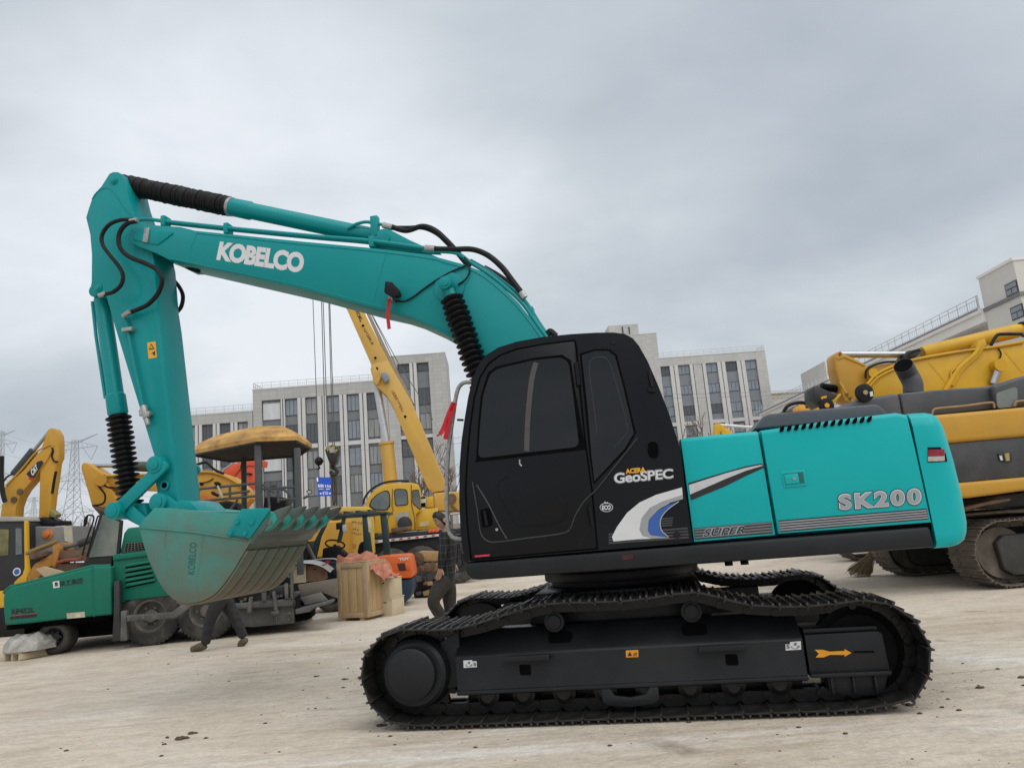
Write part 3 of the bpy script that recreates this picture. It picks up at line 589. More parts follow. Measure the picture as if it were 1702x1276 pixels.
# tail light wrapped on the corner
def on_cw(u, v):                                 # pixel of zE on the curved corner, found by marching along the ray
    x, y = zE([(u, v)])[0]; prev = None; best = None
    for i in range(60):
        yl = -1.36+i*0.01; p_ = EX.p(x, y, yl)
        lv = [(r[0][2], r) for r in rows]; lv.sort(key=lambda t: t[0]); r = min(lv, key=lambda t: abs(t[0]-p_.z))[1]
        for a, b in zip(r[:-1], r[1:]):
            if min(a[0], b[0]) <= p_.x <= max(a[0], b[0])+1e-6 and a[1] <= 0:
                t = (p_.x-a[0])/max(1e-6, b[0]-a[0]); ys_ = a[1]+(b[1]-a[1])*t
                if yl >= ys_: return Vector((p_.x, ys_, p_.z))
    return p_
def wrap_patch(name, us, vt, vb, mt_, par, lift=.004):
    top = [on_cw(u, vt(u)) for u in us]; bot = [on_cw(u, vb(u)) for u in us]; off = Vector((.4, -.9, 0))*lift
    qq = M(); qq.grid([[p_+off for p_ in top], [p_+off for p_ in bot]]); return obj(name, qq, mt_, par)
us = [1390, 1412, 1434, 1456, 1478, 1492]
wrap_patch('light_recess', us, lambda u: 326+(u-1390)*-.02, lambda u: 405-(u-1390)*.04, gseal, cw, .002)
wrap_patch('red_lens', us[:-1], lambda u: 336, lambda u: 372-(u-1390)*.03, mat('red_lens', (.22, .012, .03), .12, 0, .3, 30), cw, .006)
wrap_patch('clear_lens', us[:-1], lambda u: 374-(u-1390)*.03, lambda u: 400-(u-1390)*.04, mat('clear_lens', (.42, .40, .36), .15, 0, .15, 30), cw, .006)
# ---- boom
YB = -0.27
top = zB([(1570, 860), (1500, 760), (1400, 632), (1290, 523), (1170, 432), (1060, 387), (930, 352), (820, 322), (440, 277), (0, 236)])
topA = zA([(1170, 512), (870, 482), (760, 455), (640, 447), (540, 440), (480, 432), (430, 445), (405, 480), (405, 530), (425, 570), (470, 595), (590, 640), (690, 690), (740, 690)])
bot = zB([(0, 537), (280, 612), (460, 660), (600, 690), (700, 722), (850, 790), (980, 862), (1060, 917), (1110, 962)])
foot = [(830, 660), (862, 740), (890, 800), (925, 815), (960, 795), (968, 750), (950, 680), (925, 610)]
q = M(); bo = EX.o2(top+topA+bot+foot, YB); q.prism(bo, YB, 0.23)
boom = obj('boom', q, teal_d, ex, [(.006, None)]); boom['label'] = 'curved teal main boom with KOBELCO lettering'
sid = zB([(1500, 792), (1400, 668), (1290, 560), (1170, 470), (1060, 423), (930, 388), (820, 356), (440, 312), (0, 268)])
q = M()                                                        # side plate inset between the proud flanges: weld beads along the edges
q.tube(smooth_open(EX.pl(zB([(1570, 890), (1480, 765), (1390, 655), (1280, 548), (1165, 458), (1060, 410), (930, 375), (820, 345), (440, 297), (0, 256)])+zA([(1170, 530), (880, 500)]), YB), 3), .006, 6)
q.tube(smooth_open(EX.pl(zA([(700, 682), (1170, 780)])+zB([(0, 522), (280, 597), (460, 645), (600, 675), (700, 706), (850, 774), (980, 845), (1060, 900)]), YB), 3), .006, 6)
q.tube(EX.pl(zA([(885, 490), (840, 600), (825, 690)]), YB), .004, 6); q.tube(EX.pl(zB([(555, 298), (500, 480), (470, 620)]), YB), .004, 6)
obj('weld_bead', q, teal_d, boom)
q = M(); o_ = EX.o2(zA([(430, 545), (440, 520), (465, 490), (520, 470), (700, 480), (710, 500), (605, 580), (560, 575)]), YB-.012); q.prism(o_, YB-.012, YB+.01); obj('tip_plate', q, teal_d, boom, .004)
q = M(); q.prism(EX.o2(zA([(510, 460), (545, 460), (530, 565), (495, 560)]), YB-.03), YB-.03, YB-.012); obj('grease_block', q, steel, boom, .004)
text('boom_lettering', 'KOBELCO', EX.pl(zA([(1040, 556), (1645, 640), (1632, 786), (1018, 690)]), YB), whitep, boom, .055, (0, -.002, 0), 0.93, .05)
q = M(); o_ = EX.o2(zB([(470, 222), (478, 190), (500, 165), (545, 152), (580, 165), (700, 228), (790, 268), (900, 315), (600, 300), (480, 285)]), -.14); 
q.prism(o_, -.14, -.09); q.prism(o_, .09, .14); obj('cylinder_bracket', q, teal_d, boom, .004)
q = M(); c = EX.p(*zB([(546, 215)])[0], -.14); q.cyl(c, c+Vector((0, -.012, 0)), .045, n=20); obj('pin', q, teal_d, boom)
# boom cylinder pin boss and concertina sleeves
pb = EX.p(*zB([(940, 518)])[0], -.36); pe = EX.p(*zD([(330, 225)])[0], -.36)
q = M(); q.cyl((pb.x, YB+.01, pb.z), (pb.x, YB-.018, pb.z), .15, n=32); q.cyl((pb.x, -.45, pb.z), (pb.x, YB, pb.z), .062, n=24); q.cyl((pb.x, -.46, pb.z), (pb.x, -.44, pb.z), .04, n=20); obj('pin_boss', q, teal_d, boom, .004)
ft = Vector((-.35, -.36, 1.35)); dr = (pe-pb).normalized()
for yy in (0, .68):
    off = Vector((0, yy, 0)); q = M(); q.lathe(pb+off+Vector((0, -.05, 0)), pb+off+Vector((0, .05, 0)), [(0, .07), (.1, .07)], 20)
    q.cyl(pb+off, pb+off+dr*.14, .055, n=14); q.cyl(pb+off+dr*1.0, pb+off+dr*2.2, .085, n=20); cyo = obj('boom_cylinder', q, teal_d, ex)
    q = M(); boot(q, pb+off+dr*.12, pb+off+dr*1.05, .07, .118, 16); obj('rubber_boot', q, rubber, cyo, None, 60)
    q = M(); q.cyl(pb+off+dr*.135, pb+off+dr*.165, .078, n=20); obj('hose_clamp', q, steel, cyo)
# arm cylinder
a0, a1 = EX.p(188, 303, 0), EX.p(*zB([(546, 222)])[0], 0); ad = (a1-a0).normalized(); AL = (a1-a0).length
b0, b1 = EX.p(209, 308, 0), EX.p(382, 346, 0); bl = (b1-a0).length
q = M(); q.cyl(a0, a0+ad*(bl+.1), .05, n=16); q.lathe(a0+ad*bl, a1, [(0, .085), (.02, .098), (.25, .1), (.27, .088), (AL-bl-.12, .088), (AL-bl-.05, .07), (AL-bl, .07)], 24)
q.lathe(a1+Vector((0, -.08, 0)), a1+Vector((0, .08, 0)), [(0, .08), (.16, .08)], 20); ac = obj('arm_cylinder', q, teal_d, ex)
q = M(); nn = 46; pr = []; Lb = bl-.1
for i in range(nn):
    j = random.uniform(-.006, .006); pr += [(Lb*i/nn, .10+j), (Lb*(i+.45)/nn, .112+j), (Lb*(i+.6)/nn, .112+j), (Lb*(i+.95)/nn, .10+j)]
q.lathe(a0+ad*.1, a0+ad*bl, [(0, .06)]+pr+[(Lb, .09)], 20); obj('rubber_boot', q, rubber, ac, None, 60)
q = M(); q.cyl(a0+ad*(bl-.02), a0+ad*(bl+.03), .104, n=20); obj('hose_clamp', q, steel, ac)
# ---- arm
YA = -0.20
armp = zA([(345, 80), (322, 68), (290, 67), (262, 80), (240, 115), (205, 170), (150, 228), (118, 320), (97, 390), (112, 450), (126, 510), (138, 650), (136, 840), (130, 880), (138, 915), (165, 935), (200, 930), (238, 935)])
armp += zC([(190, 0), (375, 605), (365, 640), (372, 690), (385, 760), (378, 800), (400, 832), (440, 840), (488, 838), (480, 780), (397, 0)])
armp += zA([(600, 1000), (578, 700), (560, 620), (520, 520), (450, 400), (400, 260), (372, 140)])
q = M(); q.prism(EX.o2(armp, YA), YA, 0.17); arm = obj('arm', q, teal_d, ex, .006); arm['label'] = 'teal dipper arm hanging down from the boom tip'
q = M(); q.tube(smooth_open(EX.pl(zA([(140, 260), (180, 205), (240, 180), (300, 215), (380, 330), (440, 400)]), YA), 4), .006, 6); q.tube(EX.pl(zA([(545, 640), (575, 1000), (610, 1276)])+zC([(470, 780)]), YA), .005, 6); obj('weld_bead', q, teal_d, arm)
for c_, r_ in ((zA([(298, 128)])[0], .045), (zA([(185, 890)])[0], .045), (zC([(400, 632)])[0], .085), (zC([(415, 800)])[0], .09)):
    c = EX.p(*c_, YA); dp = .012 if r_ < .05 else .11
    q = M(); q.cyl((c.x, YA-dp, c.z), (c.x, YA+.02, c.z), r_, n=24); q.cyl((c.x, YA-dp-.012, c.z), (c.x, YA-dp, c.z), r_*.62, n=20); obj('pin', q, teal_d, arm, .004)
q = M(); c = EX.p(*zC([(421, 723)])[0], YA); q.cyl((c.x, YA-.02, c.z), (c.x, YA, c.z), .05, n=20); q.m(1).cyl((c.x, YA-.022, c.z), (c.x, YA-.018, c.z), .03, n=16); obj('spare_pin_hole', q, [teal_d, darkm], arm)
decal('warning_sticker', EX.pl(zC([(338, 80), (376, 74), (382, 146), (345, 153)]), YA-.002), yellowp, arm)
decal('warning_symbol', EX.pl(zC([(345, 112), (357, 84), (371, 108)]), YA-.0035), blackp, arm)
decal('warning_symbol', EX.pl(zC([(349, 106), (357, 91), (365, 104)]), YA-.005), yellowp, arm)
decal('warning_symbol', EX.pl(zC([(352, 133), (374, 116), (374, 138), (366, 136), (364, 128)]), YA-.0035), blackp, arm)
# bucket cylinder on the outer side of the arm
c0 = EX.p(*zA([(185, 890)])[0], 0.0); c0 = EX.p(168, 487, 0); c1 = EX.p(*zC([(268, 838)])[0], 0); cd = (c1-c0).normalized(); CL = (c1-c0).length
cm = (EX.p(197, 690, 0)-c0).length
q = M(); q.lathe(c0+Vector((0, -.1, 0)), c0+Vector((0, .1, 0)), [(0, .07), (.2, .07)], 20); q.lathe(c0, c0+cd*cm, [(0, .06), (.08, .082), (cm-.24, .085), (cm-.22, .1), (cm-.03, .102), (cm, .09)], 24); q.cyl(c0+cd*cm, c1, .045, n=14)
q.tube([c0+cd*.12+Vector((-.10, -.03, .02)), c0+cd*.5+Vector((-.11, -.03, 0)), c0+cd*(cm-.2)+Vector((-.10, -.03, 0))], .018, 8)
bc = obj('bucket_cylinder', q, teal_d, ex)
q = M(); boot(q, c0+cd*cm, c0+cd*(CL-.06), .078, .125, 17, 20); obj('rubber_boot', q, rubber, bc, None, 60)
# links
YL = -0.30
def flat_link(name, a, b, w, yy, th, par, m_=teal_d):
    a = Vector(a); b = Vector(b); t = (b-a).normalized(); nn_ = Vector((-t.y, t.x)); r_ = w; pts = []
    for i in range(9): an = math.pi*i/8; pts.append(a+(nn_*math.cos(an)-t*math.sin(an))*r_)
    for i in range(9): an = math.pi*i/8; pts.append(b+(-nn_*math.cos(an)+t*math.sin(an))*r_)
    qq = M(); qq.prism([tuple(p_) for p_ in pts], yy, yy+th); return obj(name, qq, m_, par, .005)
l0 = EX.p(*zC([(195, 838)])[0], YL); l1 = EX.p(*zC([(400, 640)])[0], YL)
for yy in (YL, 0.23): flat_link('side_link', (l0.x, l0.z), (l1.x, l1.z), .062, yy, .05, ex)
q = M(); q.cyl((l0.x, YL-.05, l0.z), (l0.x, .32, l0.z), .085, n=24); q.cyl((l0.x, YL-.06, l0.z), (l0.x, YL-.05, l0.z), .06, n=20); obj('link_pin', q, teal_d, ex, .004)
q = M(); k2 = EX.p(*zC([(318, 880)])[0], -.2)
q.prism(EX.o2(zC([(200, 815), (250, 812), (325, 800), (345, 870), (335, 900), (295, 905), (215, 862)]), -.2), -.2, .15); obj('bucket_link', q, teal_d, ex, .02)
# ---- bucket
YK = -0.60; WB = 1.2
tooth_m = mat('worn_tooth_paint', (0.008, 0.30, 0.26), 0.5, 0, 0.1, 4, dirt=(0.14, 0.135, 0.115), damt=0.9, dscale=3.5, bump=.1)
bucket_l = mat('bare_lip_steel', (0.075, 0.085, 0.078), 0.5, 0, 0.3, 2.5, dirt=(0.05, 0.13, 0.11), damt=0.6, dscale=2.5, bump=.15, bscale=18, stretch=(1, .3, 1))
prof_px = zC([(302, 905), (312, 955), (328, 1010), (352, 1075), (385, 1145), (420, 1200), (455, 1235), (500, 1253), (545, 1253), (590, 1242), (640, 1216), (690, 1160), (740, 1085), (800, 985), (845, 925), (872, 890)])
pr = smooth_open([Vector(p_) for p_ in EX.o2(prof_px, YK)], 3)
top_px = EX.o2(zC([(885, 868), (888, 826), (800, 835), (750, 850), (600, 842), (490, 836), (400, 828), (372, 824), (330, 868)]), YK)
q = M(); ol = [tuple(p_) for p_ in pr]+top_px
q.prism(ol, YK, YK+.03); sidep = obj('bucket', q, [bucket_m], ex, .004); sidep['label'] = 'teal digging bucket, paint worn to bare muddy steel'
q = M(); q.prism(ol, YK+WB-.03, YK+WB); obj('side_plate', q, bucket_m, sidep, .004)
q = M(); th = .03; cen = Vector((-3.75, 1.55)); inn = []
for i, p_ in enumerate(pr): inn.append(p_+(cen-p_).normalized()*th)
q.prism([tuple(p_) for p_ in pr]+[tuple(p_) for p_ in inn[::-1]], YK+.001, YK+WB-.001); obj('wrapper', q, bucket_w, sidep)
q = M(); tp_ = EX.o2(zC([(302, 905), (330, 868), (372, 824), (400, 828), (470, 835), (600, 842), (600, 862), (420, 860), (345, 905), (330, 960), (312, 955)]), YK); q.prism(tp_, YK+.03, YK+WB-.03); obj('back_plate', q, bucket_m, sidep)
npr = len(pr)
i0, i1 = int(npr*.42), int(npr*.86)
for k in range(6):                                             # wear straps on the outer skin, thin gaps between
    w6 = WB/6; yy = YK+k*w6+.014; seg = pr[i0:i1]; outp = [p_+(p_-cen).normalized()*.022 for p_ in seg]
    qq = M(); qq.prism([tuple(p_) for p_ in seg]+[tuple(p_) for p_ in outp[::-1]], yy, yy+w6-.028); obj('wear_strap', qq, bucket_w, sidep, .003)
lp = pr[-1]; lpl = pr[i1:]; lpo = [p_+(p_-cen).normalized()*.024 for p_ in lpl]
q = M(); q.prism([tuple(p_) for p_ in lpl]+[tuple(p_) for p_ in lpo[::-1]], YK+.002, YK+WB-.002); obj('lip_plate', q, bucket_l, sidep, .004)
tb0, tb1 = [Vector(p_) for p_ in EX.o2(zC([(893, 866), (1000, 808)]), YK+.06)]; ld = (tb1-tb0).normalized(); ln = Vector((-ld.y, ld.x)); TL = (tb1-tb0).length
q = M(); q.prism([tuple(lp-(lp-pr[-4]).normalized()*.12-ln*.03), tuple(lp+ld*.03-ln*.02), tuple(lp+ld*.03+ln*.02), tuple(lp-(lp-pr[-4]).normalized()*.12+ln*.02)], YK+.003, YK+WB-.003); obj('cutting_edge', q, bucket_l, sidep, .004)
for k in range(5):
    yy = YK+.06+k*(WB-.12)/4; qq = M()
    tooth = [(-.06, -.085), (.03, -.080), (.09, -.045), (.20, -.02), (TL+.02, .015), (TL+.035, .03), (TL-.02, .042), (.18, .045), (.08, .055), (-.06, .03)]
    adp = [(-.06, -.075), (.03, -.070), (.09, -.042), (.125, -.035), (.125, .042), (.08, .045), (-.06, .025)]; pnt = [(.11, -.046), (.20, -.022), (TL+.0, .010), (TL+.015, .022), (TL-.03, .034), (.18, .042), (.11, .052)]
    def tooth_part(out, w_):
        m_ = M(); m_.prism(rounded([tuple(lp+ld*a+ln*(b+.01)) for a, b in out], .010, 2), yy-w_, yy+w_)
        for j, v in enumerate(m_.v):
            dd = (Vector((v[0], v[2]))-lp).dot(ld); f_ = 1 if dd < .12 else max(.5, 1-(dd-.12)*2.4); m_.v[j] = (v[0], yy+(v[1]-yy)*f_, v[2])
        return m_
    t_ = obj('tooth', tooth_part(adp, .044), tooth_m, sidep, .006); obj('point', tooth_part(pnt, .05), bucket_l, t_, .006)
    qq = M(); c = lp+ld*.03-ln*.015; qq.cyl((c.x, yy-.056, c.y), (c.x, yy+.056, c.y), .024, n=12); obj('tooth_pin', qq, bucket_w, t_)
sc_ = EX.o2(zC([(705, 938), (762, 830), (884, 825), (887, 842), (800, 962), (712, 945)]), YK-.03)
for yy in (YK-.03, YK+WB):
    q = M(); q.prism(sc_, yy, yy+.03); s_ = obj('side_cutter', q, bucket_m if yy > 0 else teal_d, sidep, .005)
    for b_ in zC([(746, 888), (812, 890), (716, 937), (782, 940)]):
        c = EX.p(*b_, YK-.03); q = M(); q.cyl((c.x, yy-.018, c.z), (c.x, yy, c.z), .022, n=6); q.cyl((c.x, yy-.004, c.z), (c.x, yy, c.z), .032, n=14); obj('bolt', q, teal_d, s_)
q = M(); q.prism(EX.o2(zC([(300, 908), (550, 930), (790, 968), (792, 974), (550, 938), (300, 916)]), YK-.012), YK-.012, YK); obj('reinforcing_rib', q, bucket_m, sidep, .003)
q = M(); q.tube(smooth_open(EX.pl(zC([(425, 935), (418, 980), (430, 1060)]), YK), 4), .005, 6); q.tube(EX.pl(zC([(592, 945), (580, 1060), (560, 1150), (570, 1240)]), YK), .004, 6); obj('weld_bead', q, bucket_m, sidep)
text('bucket_lettering', 'KOBELCO', EX.pl(zC([(520, 1122), (532, 980), (562, 982), (552, 1124)]), YK), mat('bucket_lettering', (.006, .10, .09), .6), sidep, .0, (0, -.0025, 0))
lug = EX.o2(zC([(440, 835), (470, 770), (430, 775), (395, 770), (380, 800), (385, 830)]), -.25)
for yy in (-.27, .20):
    q = M(); q.prism(EX.o2(zC([(378, 838), (384, 792), (405, 772), (432, 772), (452, 790), (520, 842)]), yy), yy, yy+.05); obj('bucket_ear', q, teal_d, sidep, .005)
    q = M(); q.prism(EX.o2(zC([(240, 855), (262, 812), (330, 870), (385, 830), (350, 905), (300, 905)]), yy), yy, yy+.05); obj('bucket_ear', q, teal_d, sidep, .005)
q = M(); q.prism(EX.o2(zC([(550, 790), (600, 800), (640, 838), (560, 842), (500, 838)]), 0.0), -.25, .25); obj('hinge_gusset', q, teal_d, sidep, .01)
# ---- hoses, pipes and fittings
def hose(name, pts, y, r, mt_, par, n=8):
    ys = y if isinstance(y, (list, tuple)) else [y]*len(pts)
    qq = M(); qq.tube(smooth_open([EX.p(*a, b) for a, b in zip(pts, ys)], 6), r, n); return obj(name, qq, mt_, par)
hose('hose', zA([(430, 405), (340, 408), (262, 440), (212, 510), (215, 580), (265, 655), (330, 735), (358, 800), (345, 865), (290, 915), (215, 935)]), -.36, .021, rubber, arm)
hose('hose', zA([(450, 415), (385, 435), (338, 490), (328, 560), (350, 620), (410, 670), (520, 715), (600, 760), (635, 830), (610, 920), (540, 1000), (460, 1040), (390, 1065)]), [-.36]*9+[-.33, -.3, -.27, -.25], .024, rubber, arm)
hose('hose', zA([(695, 810), (750, 870), (782, 940), (770, 1020), (725, 1072)]), .22, .022, rubber, arm)
hose('hose', zA([(740, 700), (820, 745), (900, 772)]), 0, .02, rubber, boom)
for a, b in (((240, 925), (190, 942)), ((400, 1055), (362, 1085)), ((410, 412), (465, 405))):
    q = M(); q.cyl(EX.p(*zA([a])[0], -.30 if a[0] > 300 and a[1] > 500 else -.36), EX.p(*zA([b])[0], -.26 if a[0] > 300 and a[1] > 500 else -.36), .024, n=10); obj('fitting', q, steel, arm)
hose('hydraulic_pipe', zA([(362, 1085), (385, 1140), (410, 1276)])+zC([(250, 20), (285, 200), (325, 380)]), -.23, .014, teal_d, arm)
for c_ in (zA([(392, 1180)])[0], zC([(330, 400)])[0]):
    c = EX.p(*c_, -.25); q = M(); q.box(c.x-.06, c.x+.06, -.27, -.2, c.z-.02, c.z+.02); obj('pipe_clamp', q, steel, arm, .005)
q = M(); cc = EX.pl(zC([(322, 365), (335, 420), (343, 452)]), -.25); q.cyl(cc[0], cc[1], .035, n=8); q.cyl(cc[1], cc[2], .026, n=8); q.bar(EX.p(*zC([(305, 385)])[0], -.26), EX.p(*zC([(350, 410)])[0], -.26), .03, .03); obj('stop_valve', q, steel, arm, .003)
hose('hydraulic_pipe', zA([(455, 408), (540, 402), (650, 415), (1090, 462), (1700, 520)])+zB([(440, 232), (800, 280)]), -.23, .021, teal_d, boom)
hose('hydraulic_pipe', zA([(650, 428), (1090, 476), (1700, 535)])+zB([(440, 248), (780, 292)]), -.17, .016, teal_d, boom)
hose('hydraulic_pipe', zB([(860, 300), (1000, 312), (1090, 372), (1200, 440), (1320, 535), (1430, 640), (1520, 770), (1585, 860)]), -.24, .02, teal_d, boom)
hose('hydraulic_pipe', zB([(1090, 360), (1200, 425), (1330, 522), (1440, 620), (1530, 760), (1592, 850)]), -.16, .02, teal_d, boom)
for c_ in zA([(652, 410), (1095, 462)])+zB([(458, 235), (1480, 690)]):
    c = EX.p(*c_, -.22); q = M(); q.box(c.x-.025, c.x+.025, -.255, -.14, c.z-.07, c.z+.045); obj('pipe_clamp', q, teal_d, boom, .006)
hose('hydraulic_pipe', zB([(300, 155), (360, 125), (420, 112), (470, 120), (540, 132)]), -.1, .018, teal_d, boom)
q = M(); c = EX.p(*zB([(478, 150)])[0], -.1); q.box(c.x-.04, c.x+.04, -.14, -.06, c.z-.12, c.z+.12); obj('pipe_stand', q, teal_d, boom, .01)
hose('hose', zB([(585, 145), (680, 168), (780, 140), (860, 165), (930, 225), (1000, 300), (1060, 372), (1085, 385)]), [-.1]*6+[-.15, -.2], .028, rubber, boom)
hose('hose', zB([(600, 150), (690, 150), (790, 150), (880, 190), (960, 265)]), .0, .024, rubber, boom)
hose('hose', zB([(860, 285), (980, 288), (1100, 288), (1200, 325), (1290, 400), (1360, 490), (1420, 570)]), -.25, .028, rubber, boom)
hose('hose', zB([(1180, 405), (1260, 450), (1340, 505), (1400, 560)]), -.1, .026, rubber, boom)
hose('hose', zB([(1580, 860), (1600, 815), (1640, 845)]), -.2, .03, rubber, boom)
for a, b, y in (((800, 280), (862, 285), -.25), ((530, 132), (590, 147), -.1), ((1415, 565), (1440, 600), -.25)):
    q = M(); q.cyl(EX.p(*zB([a])[0], y), EX.p(*zB([b])[0], y), .032, n=10); obj('fitting', q, steel, boom)
hose('cable', zB([(590, 615), (660, 622), (720, 595), (780, 550), (850, 500), (950, 440), (1060, 392), (1078, 375), (1050, 340)]), -.285, .009, rubber, boom)
hose('cable', zB([(1078, 385), (1085, 430), (1060, 480), (1010, 515)]), -.3, .009, rubber, boom)
# work light with a red ribbon
wl = zB([(540, 490), (585, 495), (637, 550), (632, 582), (580, 595), (532, 565)])
q = M(); f_ = EX.o2(wl, -.45); bk_ = [(x*.6+(-1.95)*.4, z) for x, z in f_]; q.prism(f_, -.45, -.30)
cxm = sum(p_[0] for p_ in f_)/6; czm = sum(p_[1] for p_ in f_)/6
for j in range(6, 12): v = q.v[j]; q.v[j] = (cxm+(v[0]-cxm)*.6, v[1], czm+(v[2]-czm)*.6)
wlo = obj('work_light', q, rubber, boom, .01)
q = M(); c = EX.p(*zB([(580, 600)])[0], -.35); q.box(c.x-.02, c.x+.02, -.37, YB, c.z-.03, c.z+.03); obj('light_bracket', q, steel, wlo)
q = M(); p_ = smooth_open(EX.pl(zB([(565, 605), (566, 650), (560, 720), (568, 800)]), -.38), 4)
for a, b in zip(p_[:-1], p_[1:]): q.bar(a, b, .004, .034, (1, 0, 0.2))
obj('ribbon', q, redp, wlo)
# ================================================================ buildings, pylons, trees far behind the yard
def clad(name, col, bw=1.2, bh=0.6):
    m = mat(name, col, 0.75, 0, 0.05, 0.3, dirt=tuple(c*0.8 for c in col), damt=0.35, dscale=0.25, stretch=(1, 1, .35))
    n = m.node_tree.nodes; l = m.node_tree.links; b = n['Principled BSDF']; src = b.inputs['Base Color'].links[0].from_socket
    t = n.new('ShaderNodeTexCoord'); s = n.new('ShaderNodeSeparateXYZ'); c = n.new('ShaderNodeCombineXYZ'); l.new(t.outputs['Object'], s.inputs[0])
    ad = n.new('ShaderNodeMath'); ad.operation = 'ADD'; l.new(s.outputs[0], ad.inputs[0]); l.new(s.outputs[1], ad.inputs[1])
    l.new(ad.outputs[0], c.inputs[0]); l.new(s.outputs[2], c.inputs[1])
    k = n.new('ShaderNodeTexBrick'); k.offset = 0; k.inputs['Scale'].default_value = 1; k.inputs['Mortar Size'].default_value = 0.02; k.inputs['Brick Width'].default_value = bw; k.inputs['Row Height'].default_value = bh
    k.inputs['Color1'].default_value = (1, 1, 1, 1); k.inputs['Color2'].default_value = (.87, .87, .87, 1); k.inputs['Mortar'].default_value = (.62, .62, .62, 1); l.new(c.outputs[0], k.inputs[0])
    x = n.new('ShaderNodeMix'); x.data_type = 'RGBA'; x.blend_type = 'MULTIPLY'; x.inputs[0].default_value = 0.8; l.new(src, x.inputs[6]); l.new(k.outputs[0], x.inputs[7]); l.new(x.outputs[2], b.inputs['Base Color'])
    return m
wallA = clad('grey_stone_cladding', (0.42, 0.42, 0.412)); wallB = clad('pale_stone_cladding', (0.50, 0.492, 0.468)); finA = mat('fin_stone', (0.52, 0.52, 0.515), 0.75, 0, .05, .4); finB = mat('fin_stone_pale', (0.56, 0.55, 0.525), 0.75, 0, .05, .4)
spand = mat('grey_spandrel', (0.165, 0.172, 0.182), 0.6, 0, .06, .4); spandB = mat('blue_grey_spandrel', (0.20, 0.215, 0.24), 0.6, 0, .06, .4)
frm = mat('dark_window_frame', (0.035, 0.037, 0.042), 0.5); wglass = glass('office_glass', (0.085, 0.093, 0.105), 0.1); wglass2 = glass('office_glass_pale', (0.22, 0.25, 0.285), 0.12); wcurt = mat('curtained_window', (.24, .25, .25), .6, 0, .3, .8, stretch=(3, 1, .3))
railm = mat('roof_rail_grey', (0.48, 0.49, 0.50), 0.5)
def window(par, x0, x1, z0, z1, y, pane_m, k=3, split=True):
    q = M(); t = .07
    for a in (x0, x1-t): q.box(a, a+t, y, y+.08, z0, z1)
    for a in (z0, z1-t): q.box(x0+t, x1-t, y+.001, y+.079, a, a+t)
    for i in range(1, k): xx = x0+(x1-x0)*i/k; q.box(xx-t*.4, xx+t*.4, y+.002, y+.078, z0+t, z1-t)
    f = obj('window', q, frm, par)
    q = M(); q.box(x0+t*.5, x1-t*.5, y+.03, y+.045, z0+t*.5, z1-t*.5); obj('pane', q, pane_m, f); return f
def rail(par, x0, x1, y, z, h=1.1, step=1.2, sides=()):
    q = M(); n = max(2, int((x1-x0)/step))
    for i in range(n+1): xx = x0+(x1-x0)*i/n; q.box(xx-.03, xx+.03, y, y+.06, z, z+h)
    for zz_ in (z+h, z+h*.5, z+h*.15): q.box(x0, x1, y+.005, y+.055, zz_-.025, zz_+.025)
    for i in range(n*4): xx = x0+(x1-x0)*i/(n*4); q.box(xx-.01, xx+.01, y+.02, y+.04, z+h*.15, z+h*.9)
    for sx in sides:
        for zz_ in (z+h, z+h*.5): q.box(sx-.03, sx+.03, y+.06, y+8, zz_-.03, zz_+.03)
        for i in range(8): q.box(sx-.03, sx+.03, y+i, y+i+.06, z, z+h-.03)
    return obj('roof_rail', q, railm, par)
def office(fr, name, lab, xl, xr, zt, dep, cols, zwin, groups, wm, fm, sp, glz, railh=1.1, groove=.16, sides=(), fw=None):
    """cols: (x0,x1) recesses; zwin: (top, bottom) of windows per storey; groups: (top, bottom) of each recess"""
    b = thing(name, fr, lab, 'building')
    q = M(); q.box(xl, xr, .5, dep, 0, zt); q.box(xl, xr, 0, .5, groups[0][0], zt); obj('wall', q, wm, b)
    cs = sorted(cols); edges = [xl]+[c for cc in cs for c in cc]+[xr]
    for i in range(0, len(edges), 2):
        a, c = edges[i], edges[i+1]; mid = (a+c)/2
        if i in (0, len(edges)-2) or c-a < .5: 
            q = M(); q.box(a, c, 0.001, .5, 0, groups[0][0]-.001); obj('pier', q, wm, b); continue
        if c-a > 2.4:
            for (p0, p1, m_) in ((a, a+.62, fm), (a+.78, c-.78, wm), (c-.62, c, fm)):
                q = M(); q.box(p0, p1, .001 if m_ is fm else .06, .5, 0, groups[0][0]-.001); obj('fin', q, m_, b)
        else:
            for (p0, p1) in ((a, mid-groove/2), (mid+groove/2, c)):
                q = M(); q.box(p0, p1, .001, .5, 0, groups[0][0]-.001); obj('fin', q, fm, b)
    for (a, c) in cs:
        q = M(); q.box(a, c, .44, .499, 0, groups[0][0]-.01); obj('spandrel', q, sp, b)
        for g0, g1 in zip(groups[:-1], groups[1:]):
            q = M(); q.box(a, c, .05, .43, g1[0]+.002, g0[1]); obj('floor_band', q, fm, b)
        for zt_, zb_ in zwin: window(b, a+.03, c-.03, zb_, zt_, .34, random.choice(glz), random.choice((2, 3, 3)))
    if railh: rail(b, xl+.1, xr-.1, .1, zt, railh, 1.3, sides)
    q = M(); q.box(xl-.05, xr+.05, -.05, dep, zt-.25, zt-.001) if False else q.box(xl-.06, xr+.06, -.06, .5, zt-.12, zt+.02); obj('coping', q, fm, b)
    return b
OA = Fr((0, 113, 0), rad(2)); st = 4.0
fx = lambda x, y: OA.p(x, y, 0).x
fz = lambda x, y: OA.p(x, y, 0).z
